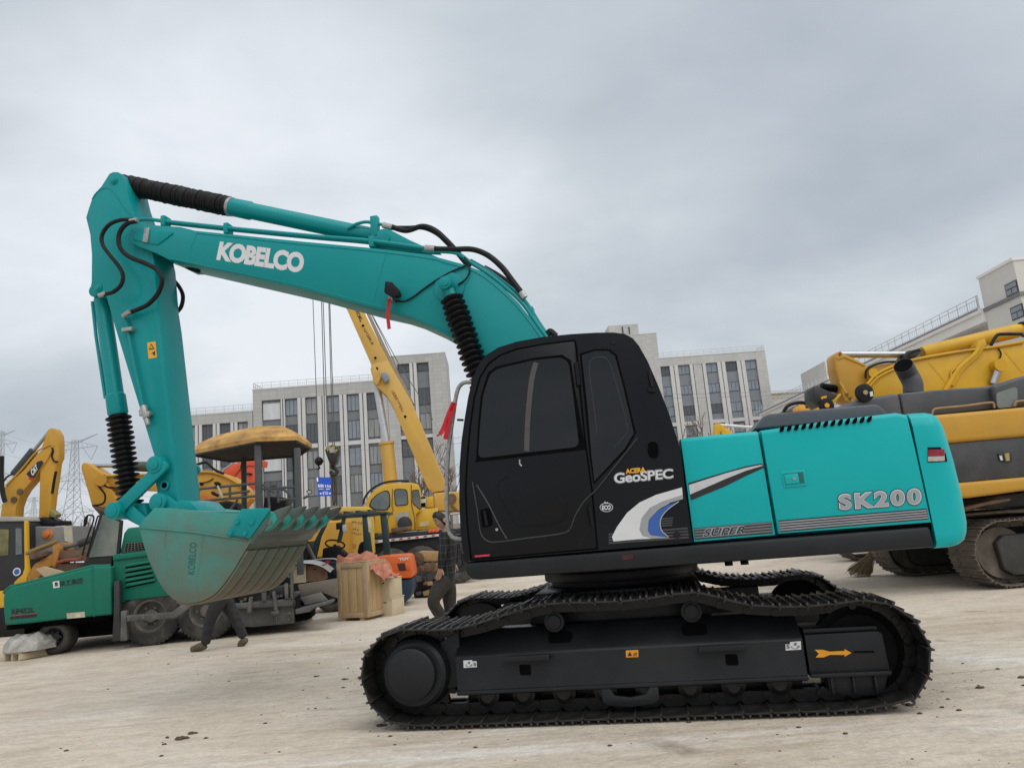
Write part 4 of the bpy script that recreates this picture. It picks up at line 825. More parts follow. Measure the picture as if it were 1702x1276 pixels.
# main block
colsM = [(472.8, 494, 663), (506.7, 527, 660), (542.8, 563.3, 656), (575.3, 596.4, 655), (608.4, 629, 652)]
cm_ = [(fx(a, y), fx(b, y)) for a, b, y in colsM]; cm_ = [(fx(434.7, 668), fx(466.5, 668))]+cm_
zt = fz(530, 639); g0 = fz(550, 657)
gl = [wglass, wglass, wcurt, wglass2]
zw = [(g0-.1, g0-2.6), (g0-4.05, g0-6.9), (g0-8.2, g0-11.0), (g0-12.3, g0-15)]
mainb = office(OA, 'office_building', 'grey office block with tall fins and roof rail behind the crane', fx(420, 655), fx(643, 640), zt, 22, cm_, zw, [(g0, g0-7.2), (g0-7.8, g0-15.5)], wallA, finA, spand, gl, 1.0, sides=(fx(421, 650),))
a, c = cm_[0]
for z1, z0 in ((g0-.5, g0-3.0), (g0-8.4, g0-10.8)):
    q = M(); q.box(a+.15, c-.15, .25, .30, z0, z1); obj('white_sheet', q, mat('white_sheet', (.52, .53, .55), .6, 0, .12, .6, stretch=(2, 1, .4)), mainb)
ztw = fz(700, 588); gt = fz(675, 604)
office(OA, 'office_tower', 'taller grey end block of the office complex behind the crane jib', fx(643.4, 640), fx(739.8, 590), ztw, 9, [(fx(660, 606), fx(680, 606)), (fx(691.7, 603), fx(712, 603))], [(gt-.1, gt-1.3), (gt-3.95, gt-6.6), (gt-7.9, gt-10.4), (gt-11.8, gt-14.4)], [(gt, gt-11.2), (gt-11.7, gt-19)], wallA, finA, spand, gl, 0)
ztl = fz(365, 686); gl_ = fz(372, 703)
office(OA, 'office_wing', 'lower grey office wing left of the main block, seen past the teal arm', fx(262, 700), fx(419.6, 690), ztl, 22, [(fx(a_, y), fx(b_, y)) for a_, b_, y in ((277, 294, 712), (306, 324, 708), (335, 353.6, 706), (364.6, 383, 704), (394, 412, 702))], [(gl_-.1-4*i, gl_-2.5-4*i) for i in range(3)], [(gl_, gl_-7.2), (gl_-7.8, gl_-11)], wallA, finA, spand, gl, 1.0)
# right-hand office block
OB = Fr((0, 145, 0), rad(2)); fx = lambda x, y: OB.p(x, y, 0).x; fz = lambda x, y: OB.p(x, y, 0).z
z3 = lambda u, v: (1080+u/7.0875, 560+v/7.0875)
cB = [(fx(*z3(a_, v)), fx(*z3(b_, v))) for a_, b_, v in ((95, 235, 360), (330, 470, 345), (655, 795, 315), (885, 1025, 295), (1118, 1255, 275))]
ztB = fz(*z3(700, 205)); gB = fz(*z3(700, 305)); sB = (fz(*z3(700, 310))-fz(*z3(725, 790)))/2
zwB = [(gB-.02-sB*i, gB-.02-sB*i-1.85) for i in range(6)]
office(OB, 'office_building', 'pale office block with five window columns and roof rail right of the cab', fx(*z3(85, 250)), fx(*z3(1355, 160)), ztB, 25, cB, zwB, [(gB, gB-2*sB-3.2), (gB-2*sB-3.9, gB-5*sB-3)], wallB, finB, spandB, [wglass2, wglass2, wglass2, wglass], 1.1, sides=(fx(*z3(1345, 150)),))
tb = office(OB, 'office_tower', 'pale stair tower with rooftop plant room just behind the cab roof', fx(1000, 570), fx(1091, 556), fz(1076, 554), 12, [(fx(1030, 580), fx(1042, 580))], [(fz(1036, 575), fz(1036, 590))], [(fz(1036, 575), fz(1036, 760))], wallB, finB, spandB, [wglass], 0)
q = M(); q.box(fx(1012, 540), fx(1062, 540), 1, 10, fz(1050, 554)-1, fz(1040, 537.5)); obj('plant_room', q, wallB, tb)
for u in (1036, 1047):
    q = M(); q.box(fx(u, 545)-.12, fx(u, 545)+.12, .9, 1, fz(u, 555), fz(u, 541)); obj('plant_room_slot', q, frm, tb)
# low cream hall between the two
OC = Fr((0, 160, 0), rad(2)); hl = thing('low_hall', OC, 'low cream striped hall between the office block and the flats', 'building')
q = M(); x0, x1 = OC.p(1280, 660, 0).x, OC.p(1440, 650, 0).x; zt = OC.p(1320, 652, 0).z; q.box(x0, x1, 0, 20, 0, zt); obj('wall', q, mat('cream_hall_wall', (.52, .48, .41), .8, 0, .06, .5, stretch=(.05, 1, 4)), hl)
for i in range(5): q = M(); q.box(x0, x1, -.08, 0, zt-1.0-i*1.6, zt-.92-i*1.6); obj('wall_rib', q, mat('cream_rib', (.35, .33, .29), .8), hl)
q = M(); q.box(x0, x1, -.2, 0, zt-5.0, zt-4.2); obj('gutter', q, frm, hl)
q = M(); q.box(x0-.3, x1+.3, -.4, 20.3, zt, zt+.35); obj('roof_edge', q, mat('hall_roof', (.55, .54, .52), .7), hl)
# flats on the right: long side runs away from the camera
zU = lambda p: Z(1280, 420, 4.033, p); z4 = lambda p: Z(1462, 420, 7.0875, p)
W0 = Fr((0, 0, 0), 0); XR = None
v = ray(1683.5, 433); XR = v.x/v.y*62.0
PX = lambda p: W0.px(p[0], p[1], XR)
flw = mat('flats_render', (.60, .585, .555), .85, 0, .05, .3, dirt=(.52, .505, .48), damt=.4, dscale=.2); flw2 = mat('flats_white_render', (.74, .735, .725), .85, 0, .04, .3); flg = mat('flats_grey_band', (.19, .19, .20), .8)
fl = thing('apartment_block', Vector((XR, 62, 0)), 'long white apartment block with roof rail and balconies at the right edge', 'building')
def fbox(name, x0, x1, y0, y1, z0, z1, m_): q = M(); q.box(x0, x1, y0-62, y1-62, z0, z1); return obj(name, q, m_, fl)
n1 = PX((1683.5, 433)); n2 = PX(z4([(1165, 320)])[0]); topT = n1.z
yT = n2.y
fbox('stair_tower', 0, 14, 62, yT, 0, topT, flw)
fbox('tower_coping', -.12, 14.1, 61.9, yT+.1, topT, topT+.25, flw2)
bz0 = PX(z4([(1260, 690)])[0]).z; bz1 = PX(z4([(1245, 655)])[0]).z
fbox('grey_band', -.15, 14.2, 61.85, yT+3, bz0, bz1, flg)
for a_, b_ in (((1475, 385), (1505, 530)), ((1540, 655), (1570, 805))):
    pa, pb = PX(z4([a_])[0]), PX(z4([b_])[0]); wz0, wz1 = pb.z, pa.z; wy = pa.y; 
    f = fbox('window', -.06, .02, wy-1.6, wy, wz0, wz1, frm)
    for s0, s1, zz0, zz1 in ((wy-1.5, wy-.85, wz0+.1, wz1-.6), (wy-.75, wy-.1, wz0+.1, wz1-.6), (wy-1.5, wy-.1, wz1-.5, wz1-.1)):
        q = M(); q.box(-.08, -.05, s0-62, s1-62, zz0, zz1); o_ = obj('pane', q, wglass2, f)
yE = PX(zU([(700, 665)])[0]).y; rf = PX(z4([(1150, 690)])[0]).z
fbox('roof_slab', -.6, 14, yT+.01, 132, rf-.45, rf, flg if False else flw2)
fbox('roof_edge', -.66, -.6, yT+.02, 132, rf-.12, rf+.02, flg)
fbox('long_wall', 1.4, 14, yT+.01, 132, 0, rf-.46, flw)
fbox('lintel', -.3, 1.39, yT+.01, 132, rf-1.3, rf-.46, flw2)
for k in range(5):
    zb = rf-3.05-3.0*k
    fbox('balcony_front', -.35, -.15, yT+1.5, 131, zb-.95, zb+.0, flw2); fbox('balcony_rib', -.42, -.35, yT+1.5, 131, zb-.45, zb-.32, flw); fbox('balcony_rib', -.42, -.35, yT+1.5, 131, zb-.1, zb+.04, flw); fbox('balcony_floor', -.149, 1.39, yT+1.5, 131, zb-1.2, zb-.95, flw2)
    for j in range(9):
        y = yT+2.0+j*7; fbox('divider_wall', -.1, 1.38, y+5.2, y+5.4, zb+.005, zb+1.75, flw2)
        for wy, ww in ((y+.9, 1.2), (y+3.6, 1.5)): 
            f = fbox('window', 1.3, 1.41, wy, wy+ww, zb-.1, zb+1.4, frm); q = M(); q.box(1.27, 1.3, wy+.1-62, wy+ww*.55-62, zb, zb+1.3); obj('pane', q, wglass, f)
            q = M(); q.box(1.27, 1.3, wy+ww*.6-62, wy+ww-.1-62, zb, zb+1.3); obj('pane', q, wglass2, f)
q = M()
for i in range(46): y = yT+.3+i*1.55-62; q.box(-.4, -.34, y, y+.06, rf, rf+1.25)
for zz_ in (1.25, .9, .2): q.box(-.39, -.35, yT-62, 131-62, rf+zz_-.03, rf+zz_+.03)
for i in range(180): y = yT+.3+i*.39-62; q.box(-.38, -.36, y, y+.02, rf+.2, rf+.9)
for i in range(3): q.box(-.4+i*.6, -.34+i*.6, yT+.1-62, yT+.16-62, rf, rf+1.25)
obj('roof_rail', q, railm, fl)
fe = thing('apartment_tower', Vector((XR-3, 133, 0)), 'far pale end tower of the apartment block with one small window', 'building')
q = M(); a_ = atY(1370.5, 600, 133); q.box(a_.x-XR+3, 20, 0, 12, 0, a_.z); obj('wall', q, flw, fe)
q = M(); wx = atY(1380, 613, 133).x-XR+3; q.box(wx-.2, wx+1.3, -.1, .05, a_.z-4.4, a_.z-1.6); f = obj('window', q, frm, fe); q = M(); q.box(wx, wx+1.1, -.14, -.1, a_.z-4.2, a_.z-2.2); obj('pane', q, wglass2, f)
q = M(); q.box(a_.x-XR+2.9, 20.1, -.15, 12.1, a_.z-6.3, a_.z-5.6); obj('grey_band', q, flg, fe)
# boundary wall and scrub in front of the offices
bw = M(); bw.box(-45, 40, 0, .3, 0, 2.4); bo_ = obj('boundary_wall', bw, mat('wall_render', (.28, .27, .25), .9, 0, .15, .6)); bo_.location = (0, 96, 0); tag(bo_, 'low grey boundary wall running in front of the office blocks', 'wall')
# ---- bare trees
def bare_tree(name, h, seed, lab, group, twig=.012):
    r = random.Random(seed); tr_ = M(); tw = M()
    def br(p, d, l_, rr, lev):
        q_ = p+d*l_; (tr_ if lev < 2 else tw).tube([p, p.lerp(q_, .5)+Vector((r.uniform(-.03, .03)*l_, r.uniform(-.03, .03)*l_, 0)), q_], [rr, rr*.8, max(twig*.5, rr*.55)], 5 if lev < 2 else 3)
        if lev >= 4: return
        for i in range(r.choice((3, 4, 4)) if lev < 3 else 3):
            t = r.uniform(.45, 1.0); nd = (d+Vector((r.uniform(-1, 1), r.uniform(-1, 1), r.uniform(-.1, .7)))*(.62 if lev else .5)).normalized()
            br(p.lerp(q_, t), nd, l_*r.uniform(.5, .72), max(twig*.5, rr*.55), lev+1)
    br(Vector((0, 0, 0)), Vector((r.uniform(-.05, .05), 0, 1)).normalized(), h*.42, h*.014, 0)
    t_ = thing(name, Vector((0, 0, 0)), lab, 'tree', group); obj('trunk', tr_, mat('bark', (.14, .115, .095), .9, 0, .3, 3), t_); obj('crown', tw, mat('twigs', (.17, .125, .105), .9, 0, .3, 1), t_); return t_
T1 = bare_tree('bare_tree', 9, 3, 'x', 'bare trees in front of the offices', .035); T2 = bare_tree('bare_tree', 9, 11, 'x', 'bare trees in front of the offices', .035)
spots = [(697, 90, 1.35, 'bare winter tree just left of the crane jib foot'), (727, 90, 1.5, 'bare winter tree rising behind the crane jib foot'), (752, 92, 1.4, 'bare winter tree between crane jib and excavator grab rail'), (612, 88, .75, 'small bare bush left of the crane cab roof'), (578, 88, .7, 'small bare bush behind the blue sign'),
         (1150, 120, 1.61, 'bare reddish tree top just right of the cab'), (1178, 120, 1.95, 'bare reddish tree top behind the distant yellow jib'), (1206, 118, 2.03, 'bare reddish tree top above the front service door'), (1232, 120, 1.95, 'bare reddish tree top left of the grey engine hood'), (1262, 120, 1.82, 'bare reddish tree top touching the grey engine hood'),
         (143, 60, 0.67, 'bare thorny shrub left of the paver windscreen'), (158, 62, 0.61, 'bare thorny shrub close beside the paver windscreen'), (125, 70, 0.64, 'bare shrub at the foot of the big pylon')]
for i, (px_, Y, s_, lab) in enumerate(spots):
    t_ = (T1, T2)[i] if i < 2 else copy_tree((T1, T2)[i % 2]); a_ = atY(px_, 900, Y); t_.location = (a_.x, Y, 0); t_.scale = (s_*1.25, s_*1.25, s_); t_.rotation_euler.z = i*1.7; t_['label'] = lab
# ---- pylons and wires
pym = mat('galvanised_lattice', (.40, .42, .45), .5, .2, .1, .2)
def pylon(px_, Y, top_y, lab, arms, wtop=1.2, wbase=8.0, t=.16):
    a_ = atY(px_, top_y, Y); H_ = a_.z; fr = Fr((a_.x, Y, 0), rad(-14)); p_ = thing('electricity_pylon', fr, lab, 'pylon', 'lattice pylons on the skyline')
    def w_(z): f_ = z/H_; return wbase+(2.6-wbase)*min(1, f_/.55) if f_ < .55 else 2.6+(wtop-2.6)*(f_-.55)/.45
    lv = [0, .12, .24, .34, .43, .5, .55, .61, .67, .73, .79, .85, .9, .95, 1.0]; lg = M(); la = M()
    for sx in (-1, 1):
        for sy in (-1, 1):
            for f0, f1 in zip(lv[:-1], lv[1:]): lg.bar((sx*w_(f0*H_)/2, sy*w_(f0*H_)/2, f0*H_), (sx*w_(f1*H_)/2, sy*w_(f1*H_)/2, f1*H_), t, t)
    for f0, f1 in zip(lv[:-1], lv[1:]):
        a0, a1 = w_(f0*H_)/2, w_(f1*H_)/2
        for sy in (-1, 1):
            la.bar((-a0, sy*a0, f0*H_), (a1, sy*a1, f1*H_), t*.6, t*.6); la.bar((a0, sy*a0, f0*H_), (-a1, sy*a1, f1*H_), t*.6, t*.6); la.bar((-a1, sy*a1, f1*H_), (a1, sy*a1, f1*H_), t*.6, t*.6)
            la.bar((sy*a0, -a0, f0*H_), (sy*a1, a1, f1*H_), t*.6, t*.6)
    obj('leg', lg, pym, p_); obj('lattice', la, pym, p_)
    for f_, L_, up in arms:
        z = f_*H_; q = M(); a0 = w_(z)/2
        for s_ in (-1, 1):
            e_ = Vector((s_*L_, 0, z+up)); zz0 = z+2.2 if up <= 0.1 else z-.2
            for sy in (-1, 1): q.bar((s_*a0, sy*a0, z), e_, t*.7, t*.7); q.bar((s_*a0, sy*a0, zz0), e_, t*.7, t*.7)
            for k in range(1, 4): 
                f2 = k/4; q.bar(Vector((s_*a0, 0, z)).lerp(e_, f2), Vector((s_*a0, 0, zz0)).lerp(e_, f2), t*.5, t*.5)
            if up <= 0.1:
                ins = Vector((s_*(L_*.72+a0*.28), 0, z-4.0)); q.bar(e_, ins, t*.9, t*.9); q.bar((s_*(L_*.35), 0, z), ins, t*.9, t*.9)
        obj('cross_arm', q, pym, p_)
    return p_, fr
pa_, pf = pylon(125, 230, 731, 'tall lattice pylon standing between the two yellow booms', [(.98, 8.5, 1.8), (.93, 8.5, 0), (.68, 8, 0), (.42, 7.5, 0)])
pb_, pf2 = pylon(3, 300, 716, 'lattice pylon cut by the left edge of the picture', [(.97, 7, 1.2), (.90, 8, 0), (.66, 8, 0)])
pc_, pf3 = pylon(57, 420, 826, 'small far pylon seen under the yellow boom', [(.95, 7, 0), (.78, 6.5, 0)], 1.0, 5)
wm_ = mat('power_cable', (.16, .165, .175), .6)
def wire(a, b, sag, lab, r=.035):
    q = M(); a = Vector(a); b = Vector(b); q.tube([a.lerp(b, t/14)-Vector((0, 0, sag*4*(t/14)*(1-t/14))) for t in range(15)], r, 4); o_ = obj('power_line', q, wm_); tag(o_, lab, 'cable', 'power lines across the skyline')
for k, (xa, ya, xb, yb, Ya, Yb) in enumerate([(-40, 690, 62, 738, 300, 232), (-40, 735, 100, 772, 300, 232), (-40, 760, 62, 800, 300, 232), (168, 742, 420, 800, 232, 180), (-30, 790, 340, 830, 300, 190), (90, 808, 330, 840, 260, 200), (-30, 812, 300, 862, 280, 220)]):
    wire(atY(xa, ya, Ya), atY(xb, yb, Yb), 1.5, ['highest thin cable from the left edge to the lattice pylon','second cable from the left edge, just behind the yellow boom','third cable from the left edge, passing the yellow boom','thin cable sagging right from the big pylon behind the teal arm','long low cable from the left edge towards the office wing','short low cable behind the rubber boot of the teal arm','lowest cable running from the left edge behind the paver'][k])
for k, (xa, ya, xb, yb) in enumerate(((560, 741, 800, 722), (560, 748, 800, 732), (1085, 655, 1420, 640), (1085, 662, 1420, 646))):
    wire(atY(xa, ya, 92), atY(xb, yb, 92), .3, ['upper overhead cable crossing the grey office block','lower overhead cable crossing the grey office block','upper overhead cable crossing the pale office block','lower overhead cable crossing the pale office block'][k], .022)
# ---- blue notice on its post
sg = atY(539.5, 808, 60); sf = Fr((sg.x, 60, 0), rad(3)); s_ = thing('road_sign', sf, 'blue rectangular notice board with white lettering beside the crane hook', 'sign')
c4 = [sf.p(*p_, 0) for p_ in ((525.5, 792.5), (549.5, 793), (553, 824), (529.5, 824.5))]
q = M(); q.add([tuple(p_) for p_ in c4]+[(p_.x, .06, p_.z) for p_ in c4], [(0, 1, 2, 3), (7, 6, 5, 4), (0, 4, 5, 1), (1, 5, 6, 2), (2, 6, 7, 3), (3, 7, 4, 0)]); obj('panel', q, mat('sign_blue', (.012, .075, .52), .4), s_)
sq = lambda u0, v0, u1, v1: [c4[0].lerp(c4[1], u).lerp(c4[3].lerp(c4[2], u), v) for u, v in ((u0, v0), (u1, v0), (u1, v1), (u0, v1))]
sw = mat('sign_white', (.8, .8, .8), .5); up = Vector((0, -.02, 0))
for u0, v0, u1, v1 in ((.06, .38, .12, .54), (.15, .38, .19, .54), (.22, .38, .26, .54), (.29, .38, .35, .54), (.38, .38, .44, .54), (.55, .40, .62, .54), (.71, .40, .78, .55), (.86, .42, .93, .56), (.08, .61, .45, .635), (.58, .61, .85, .65), (.34, .79, .40, .92), (.48, .79, .52, .92), (.60, .79, .66, .92), (.32, .76, .70, .775)):
    decal('sign_stroke', [p_+up for p_ in sq(u0, v0, u1, v1)], sw, s_)
for s0, s1 in ((.10, .28), (.90, .72)):
    A_ = lambda u, v_: c4[0].lerp(c4[1], u).lerp(c4[3].lerp(c4[2], u), v_)+up
    decal('sign_arrow', [A_(s0, .86), A_(s0+(s1-s0)*.5, .79), A_(s0+(s1-s0)*.5, .84), A_(s1, .84), A_(s1, .88), A_(s0+(s1-s0)*.5, .88), A_(s0+(s1-s0)*.5, .93)], sw, s_)
decal('sign_corner', [p_+Vector((0, -.02, 0)) for p_ in sq(.02, .02, .12, .24)], sw, s_)
q = M(); bx_ = (c4[2].x+c4[3].x)/2; q.cyl((bx_, .08, 0), (bx_, .08, c4[3].z+.8), .06, n=10); obj('post', q, greym, s_)
# ================================================================ the other machines in the yard
def pp(fr, pts, y0, y1, r=None):
    o = fr.o2(pts, y0); return M().prism(rounded(o, r) if r else o, y0, y1)
def wheel(par, fr, c, y0, y1, R, rim, rimm, tm=tyrem, lugs=0, n=28):
    """tyre with rim and hub; c = (x, z)"""
    w = y1-y0; q = M(); sh = R*.12
    q.lathe((c[0], y0, c[1]), (c[0], y1, c[1]), [(0.02, rim), (0, rim+.03), (0, R-sh*1.3), (.02, R-sh*.5), (.05, R), (w-.05, R), (w-.02, R-sh*.5), (w, R-sh*1.3), (w, rim+.03), (w-.02, rim)], n, False)
    for k in range(lugs):
        a = 2*math.pi*k/lugs; d = Vector((math.cos(a), 0, math.sin(a))); p_ = Vector((c[0], 0, c[1]))+d*(R-.004); q.bar(p_+Vector((0, y0+.03, 0)), p_+Vector((0, y1-.03, 0)), .03, .022, d)
    t = obj('wheel', q, tm, par, None, 40)
    q = M(); q.lathe((c[0], y0+.03, c[1]), (c[0], y1-.02, c[1]), [(-.015, rim+.015), (-.02, rim), (.0, rim*.9), (.10, rim*.84), (.12, rim*.45), (.05, rim*.4), (.04, rim*.15), (.04, .001)], 24, False); obj('rim', q, rimm, t)
    for k in range(6):
        a = k*math.pi/3; q = M(); p_ = Vector((c[0]+rim*.56*math.cos(a), y0+.09, c[1]+rim*.56*math.sin(a))); q.cyl(p_, p_+Vector((0, -.03, 0)), .018, n=6); obj('wheel_nut', q, rimm, t)
    return t
# ---------------------------------------------------------------- green asphalt paver
PV = Fr(G(250, 1072), rad(8)); pv = thing('asphalt_paver', PV, 'green road paver with yellow canopy behind the teal bucket', 'paver')
z1 = lambda p: Z(0, 840, 4.555, p); z2 = lambda p: Z(140, 820, 4.555, p); z3_ = lambda p: Z(300, 880, 5.8, p); z4_ = lambda p: Z(290, 690, 6.08, p)
pg = mat('paver_green', (0.003, 0.15, 0.095), 0.5, 0, .08, 1.2, spec=.3, dirt=(.02, .12, .085), damt=.6, dscale=1.4, bump=.05, bscale=8)
fadeg = mat('faded_canopy_yellow', (.50, .29, .085), .8, 0, .25, 2.2, dirt=(.24, .12, .04), damt=.9, dscale=2.6, bump=.3, bscale=5, stretch=(1, 1, 2))
hp = obj('hopper_side', pp(PV, z1([(38, 905), (26, 800), (22, 700), (33, 655), (80, 618), (370, 547), (700, 463), (840, 458), (848, 825), (500, 858), (200, 893)]), -.25, -.10), pg, pv, .03)
obj('hopper_side', pp(PV, z1([(38, 905), (26, 800), (22, 700), (33, 655), (80, 618), (370, 547), (700, 463), (840, 458), (848, 825), (500, 858), (200, 893)]), -.25, -.10), pg, pv, .03).location.y = 2.7
q = M(); q.tube(PV.pl(z1([(28, 660), (80, 614), (370, 543), (700, 459), (838, 455)]), -.17), .028, 8); obj('hopper_rim', q, pg, pv)
q = M(); q.tube(PV.pl(z1([(702, 465), (705, 650), (715, 840)]), -.25), .012, 6); obj('hopper_crease', q, pg, pv)
q = M(); x0, x1 = PV.p(*z1([(40, 0)])[0], -.1).x, PV.p(*z1([(845, 0)])[0], -.1).x; q.box(x0+.1, x1, -.09, 2.3, .45, .6); q.box(x0+.2, x1+3, .25, 2.1, .2, .46); obj('chassis', q, darkm, pv)
yh_ = -.2525
text('lettering', '徐工集团', PV.pl(z1([(448, 570), (625, 543), (626, 588), (450, 612)]), yh_), blackp, pv, .02); decal('logo_sticker', PV.pl(z1([(398, 575), (448, 568), (453, 617), (404, 625)]), yh_-.001), whitep, pv); text('logo', 'S', PV.pl(z1([(412, 582), (438, 578), (441, 607), (415, 611)]), yh_-.003), blackp, pv, .06)
text('lettering', 'RP452L', PV.pl(z1([(88, 783), (262, 767), (262, 808), (90, 826)]), yh_), blackp, pv, .03)
decal('lettering_bar', PV.pl(z1([(76, 840), (277, 818), (276, 842), (76, 862)]), yh_), blackp, pv); decal('lettering_line', PV.pl(z1([(78, 834), (277, 811), (277, 815), (78, 838)]), yh_), mat('pink_line', (.4, .03, .06)), pv)
decal('sticker', PV.pl(z1([(503, 814), (640, 802), (645, 843), (508, 855)]), yh_), mat('cream_sticker', (.5, .45, .33), .6, 0, .3, 9), pv)
hub = mat('dusty_rim', (.10, .095, .085), .8, 0, .2, 5, dirt=(.2, .17, .13), damt=.6, dscale=5)
def ctr(p, y): c = PV.p(*p, y); return (c.x, c.z)
c = ctr(z1([(402, 1002)])[0], -.05); wheel(pv, PV, (c[0], .265), -.05, .30, .262, .15, mat('dark_rim', (.03, .03, .03), .7))
c = ctr(z2([(492, 955)])[0], -.1); RR = .46; wheel(pv, PV, (c[0], RR), -.1, .28, RR, .25, hub, tyrem, 40); 
c = ctr(z2([(915, 955)])[0], -.1); wheel(pv, PV, (c[0], RR), -.1, .28, RR, .25, hub, tyrem, 40)
# tractor body
bx1 = 460
obj('engine_housing', pp(PV, z2([(218, 470), (480, 432), (900, 395), (1300, 350), (1300, 720), (640, 775), (282, 815), (272, 665), (218, 665)]), -.12, 2.2), pg, pv, .025)
obj('housing_lid', pp(PV, z2([(215, 462), (480, 430), (482, 470), (215, 505)]), -.16, -.05), pg, pv, .012)
for i in range(5):
    dy = i*37.5; obj('louvre', pp(PV, z2([(308, 545+dy), (320, 530+dy), (497+dy*.25, 507+dy*.92), (497+dy*.25, 523+dy*.92), (312, 556+dy)]), -.17, -.12), pg, pv, .008)
    obj('louvre_gap', pp(PV, z2([(312, 557+dy), (497+dy*.25, 524+dy*.92), (497+dy*.25, 534+dy*.92), (312, 568+dy)]), -.124, -.119), darkm, pv)
obj('cowl', pp(PV, z2([(268, 455), (300, 300), (330, 260), (420, 250), (440, 300), (480, 430)]), .1, 1.6), pg, pv, .02)
gq = PV.pl(z2([(318, 378), (448, 368), (468, 425), (302, 442)]), .095); q = M(); q.poly(gq); gr_ = obj('grille', q, darkm, pv)
for i in range(7):
    t = i/6; q = M(); q.tube([gq[0].lerp(gq[1], t)+Vector((0, -.01, 0)), gq[3].lerp(gq[2], t)+Vector((0, -.01, 0))], .007, 4); obj('grille_bar', q, greym, gr_)
for i in range(5):
    t = i/4; q = M(); q.tube([gq[0].lerp(gq[3], t)+Vector((0, -.012, 0)), gq[1].lerp(gq[2], t)+Vector((0, -.012, 0))], .006, 4); obj('grille_bar', q, greym, gr_)
obj('ram', pp(PV, z2([(222, 662), (266, 657), (268, 900), (280, 1110), (208, 1120), (220, 900)]), -.3, -.17), mat('oily_black', (.022, .022, .024), .5, 0, .3, 4), pv, .02)
obj('ram_bracket', pp(PV, z2([(275, 890), (318, 885), (322, 1110), (272, 1118)]), -.3, -.2), greym, pv, .01)
obj('tow_arm', pp(PV, z2([(318, 922), (660, 897), (790, 800), (860, 820), (685, 945), (320, 968)]), -.33, -.25), greym, pv, .01)
for u, v in ((345, 944), (405, 940), (450, 937)):
    c_ = PV.p(*z2([(u, v)])[0], -.33); q = M(); q.cyl(c_, c_+Vector((0, -.02, 0)), .025, n=10); obj('bolt', q, greym, pv)
# windscreen
ws = z2([(12, 500), (128, 128), (285, 205), (262, 470), (150, 492)]); obj('windscreen_frame', pp(PV, ws, .05, .12), mat('cab_frame_black', (.014, .015, .014), .6), pv)
obj('windscreen', pp(PV, z2([(35, 482), (140, 160), (265, 215), (240, 468)]), .03, .05), mat('dusty_screen', (.12, .145, .13), .3, 0, .2, 1.5, dirt=(.30, .31, .27), damt=.6, dscale=1.2), pv)
obj('scuttle', pp(PV, z2([(0, 505), (205, 480), (205, 550), (0, 560)]), .0, 1.9), mat('cab_frame_black', None), pv)
for pts in ([(20, 480), (60, 330), (100, 180), (118, 172)], [(0, 250), (20, 170), (60, 165), (72, 180), (70, 205)], [(70, 205), (15, 360), (-15, 470)]):
    q = M(); q.tube(smooth_open(PV.pl(z2(pts), -.1), 4), .014, 6); obj('mirror_arm', q, rubber, pv)
obj('mirror', pp(PV, z2([(-5, 190), (14, 165), (22, 170), (8, 240), (-10, 245)]), -.12, -.06), rubber, pv, .01)
# canopy
hx = [PV.p(316, 752, 1.1), PV.p(366, 744, .35), PV.p(426.5, 729.5, -.15), PV.p(494, 731, -.15), PV.p(518.6, 743.5, 1.1), PV.p(499, 755, 2.4), PV.p(382, 767, 2.4)]
hz = sum(p_.z for p_ in hx)/7; hx = [Vector((p_.x, p_.y, hz*.6+p_.z*.4)) for p_ in hx]; cc_ = sum(hx, Vector())/7; cc_.z = hz
rg = lambda s_, dz_: [Vector((cc_.x+(p_.x-cc_.x)*s_, cc_.y+(p_.y-cc_.y)*s_, p_.z+(hz-p_.z)*(1-s_)+dz_+random.uniform(-.012, .012)*(dz_ > .1))) for p_ in hx]
q = M(); q.grid([rg(.985, -.02), rg(1.0, -.02), rg(1.0, .05), rg(.86, .20), rg(.62, .31), rg(.3, .37)], True); q.poly(rg(.3, .372)); cano = obj('canopy', q, fadeg, pv, None, 4)
cb = M(); cb.poly(rg(.985, -.018)); obj('canopy_underside', cb, mat('canopy_underside', (.012, .012, .013), .9), cano)  # near-black sheet on the canopy's underside
q = M(); q.tube(rg(.97, -.03)+rg(.97, -.03)[:1], .02, 6); obj('canopy_frame', q, mat('oily_black', (.022, .022, .024), .5, 0, .3, 4), cano)
postm = mat('post_grey', (.055, .06, .063), .6, 0, .15, 3)
for a, b, y, w_ in (((845, 262), (845, 930), -.02, .11), ((1240, 360), (1275, 880), -.02, .10), ((700, 460), (712, 800), 1.95, .09), ((1215, 400), (1235, 800), 1.95, .09)):
    pa, pb = PV.p(*z4_([a])[0], y), PV.p(*z4_([b])[0], y); q = M(); q.bar((pa.x, y, pa.z+.05), (pa.x, y, .9), w_, w_, (1, 0, 0)); obj('canopy_post', q, postm, pv, .008)
for pts in ([(190, 750), (830, 686)], [(240, 870), (825, 815)], [(480, 800), (760, 765)], [(245, 748), (240, 840)], [(560, 715), (560, 830)], [(700, 790), (690, 830)], [(640, 850), (560, 960)], [(880, 745), (1230, 722)], [(1050, 855), (1240, 842)], [(890, 700), (1010, 780)], [(960, 960), (950, 760), (985, 715), (1040, 725), (1050, 880)], [(1040, 730), (1120, 760), (1170, 820), (1185, 890)], [(1300, 840), (1350, 815)]):
    q = M(); q.tube(smooth_open(PV.pl(z4_(pts), -.05), 4) if len(pts) > 2 else PV.pl(z4_(pts), -.05), .022, 8); obj('hand_rail', q, postm, pv)
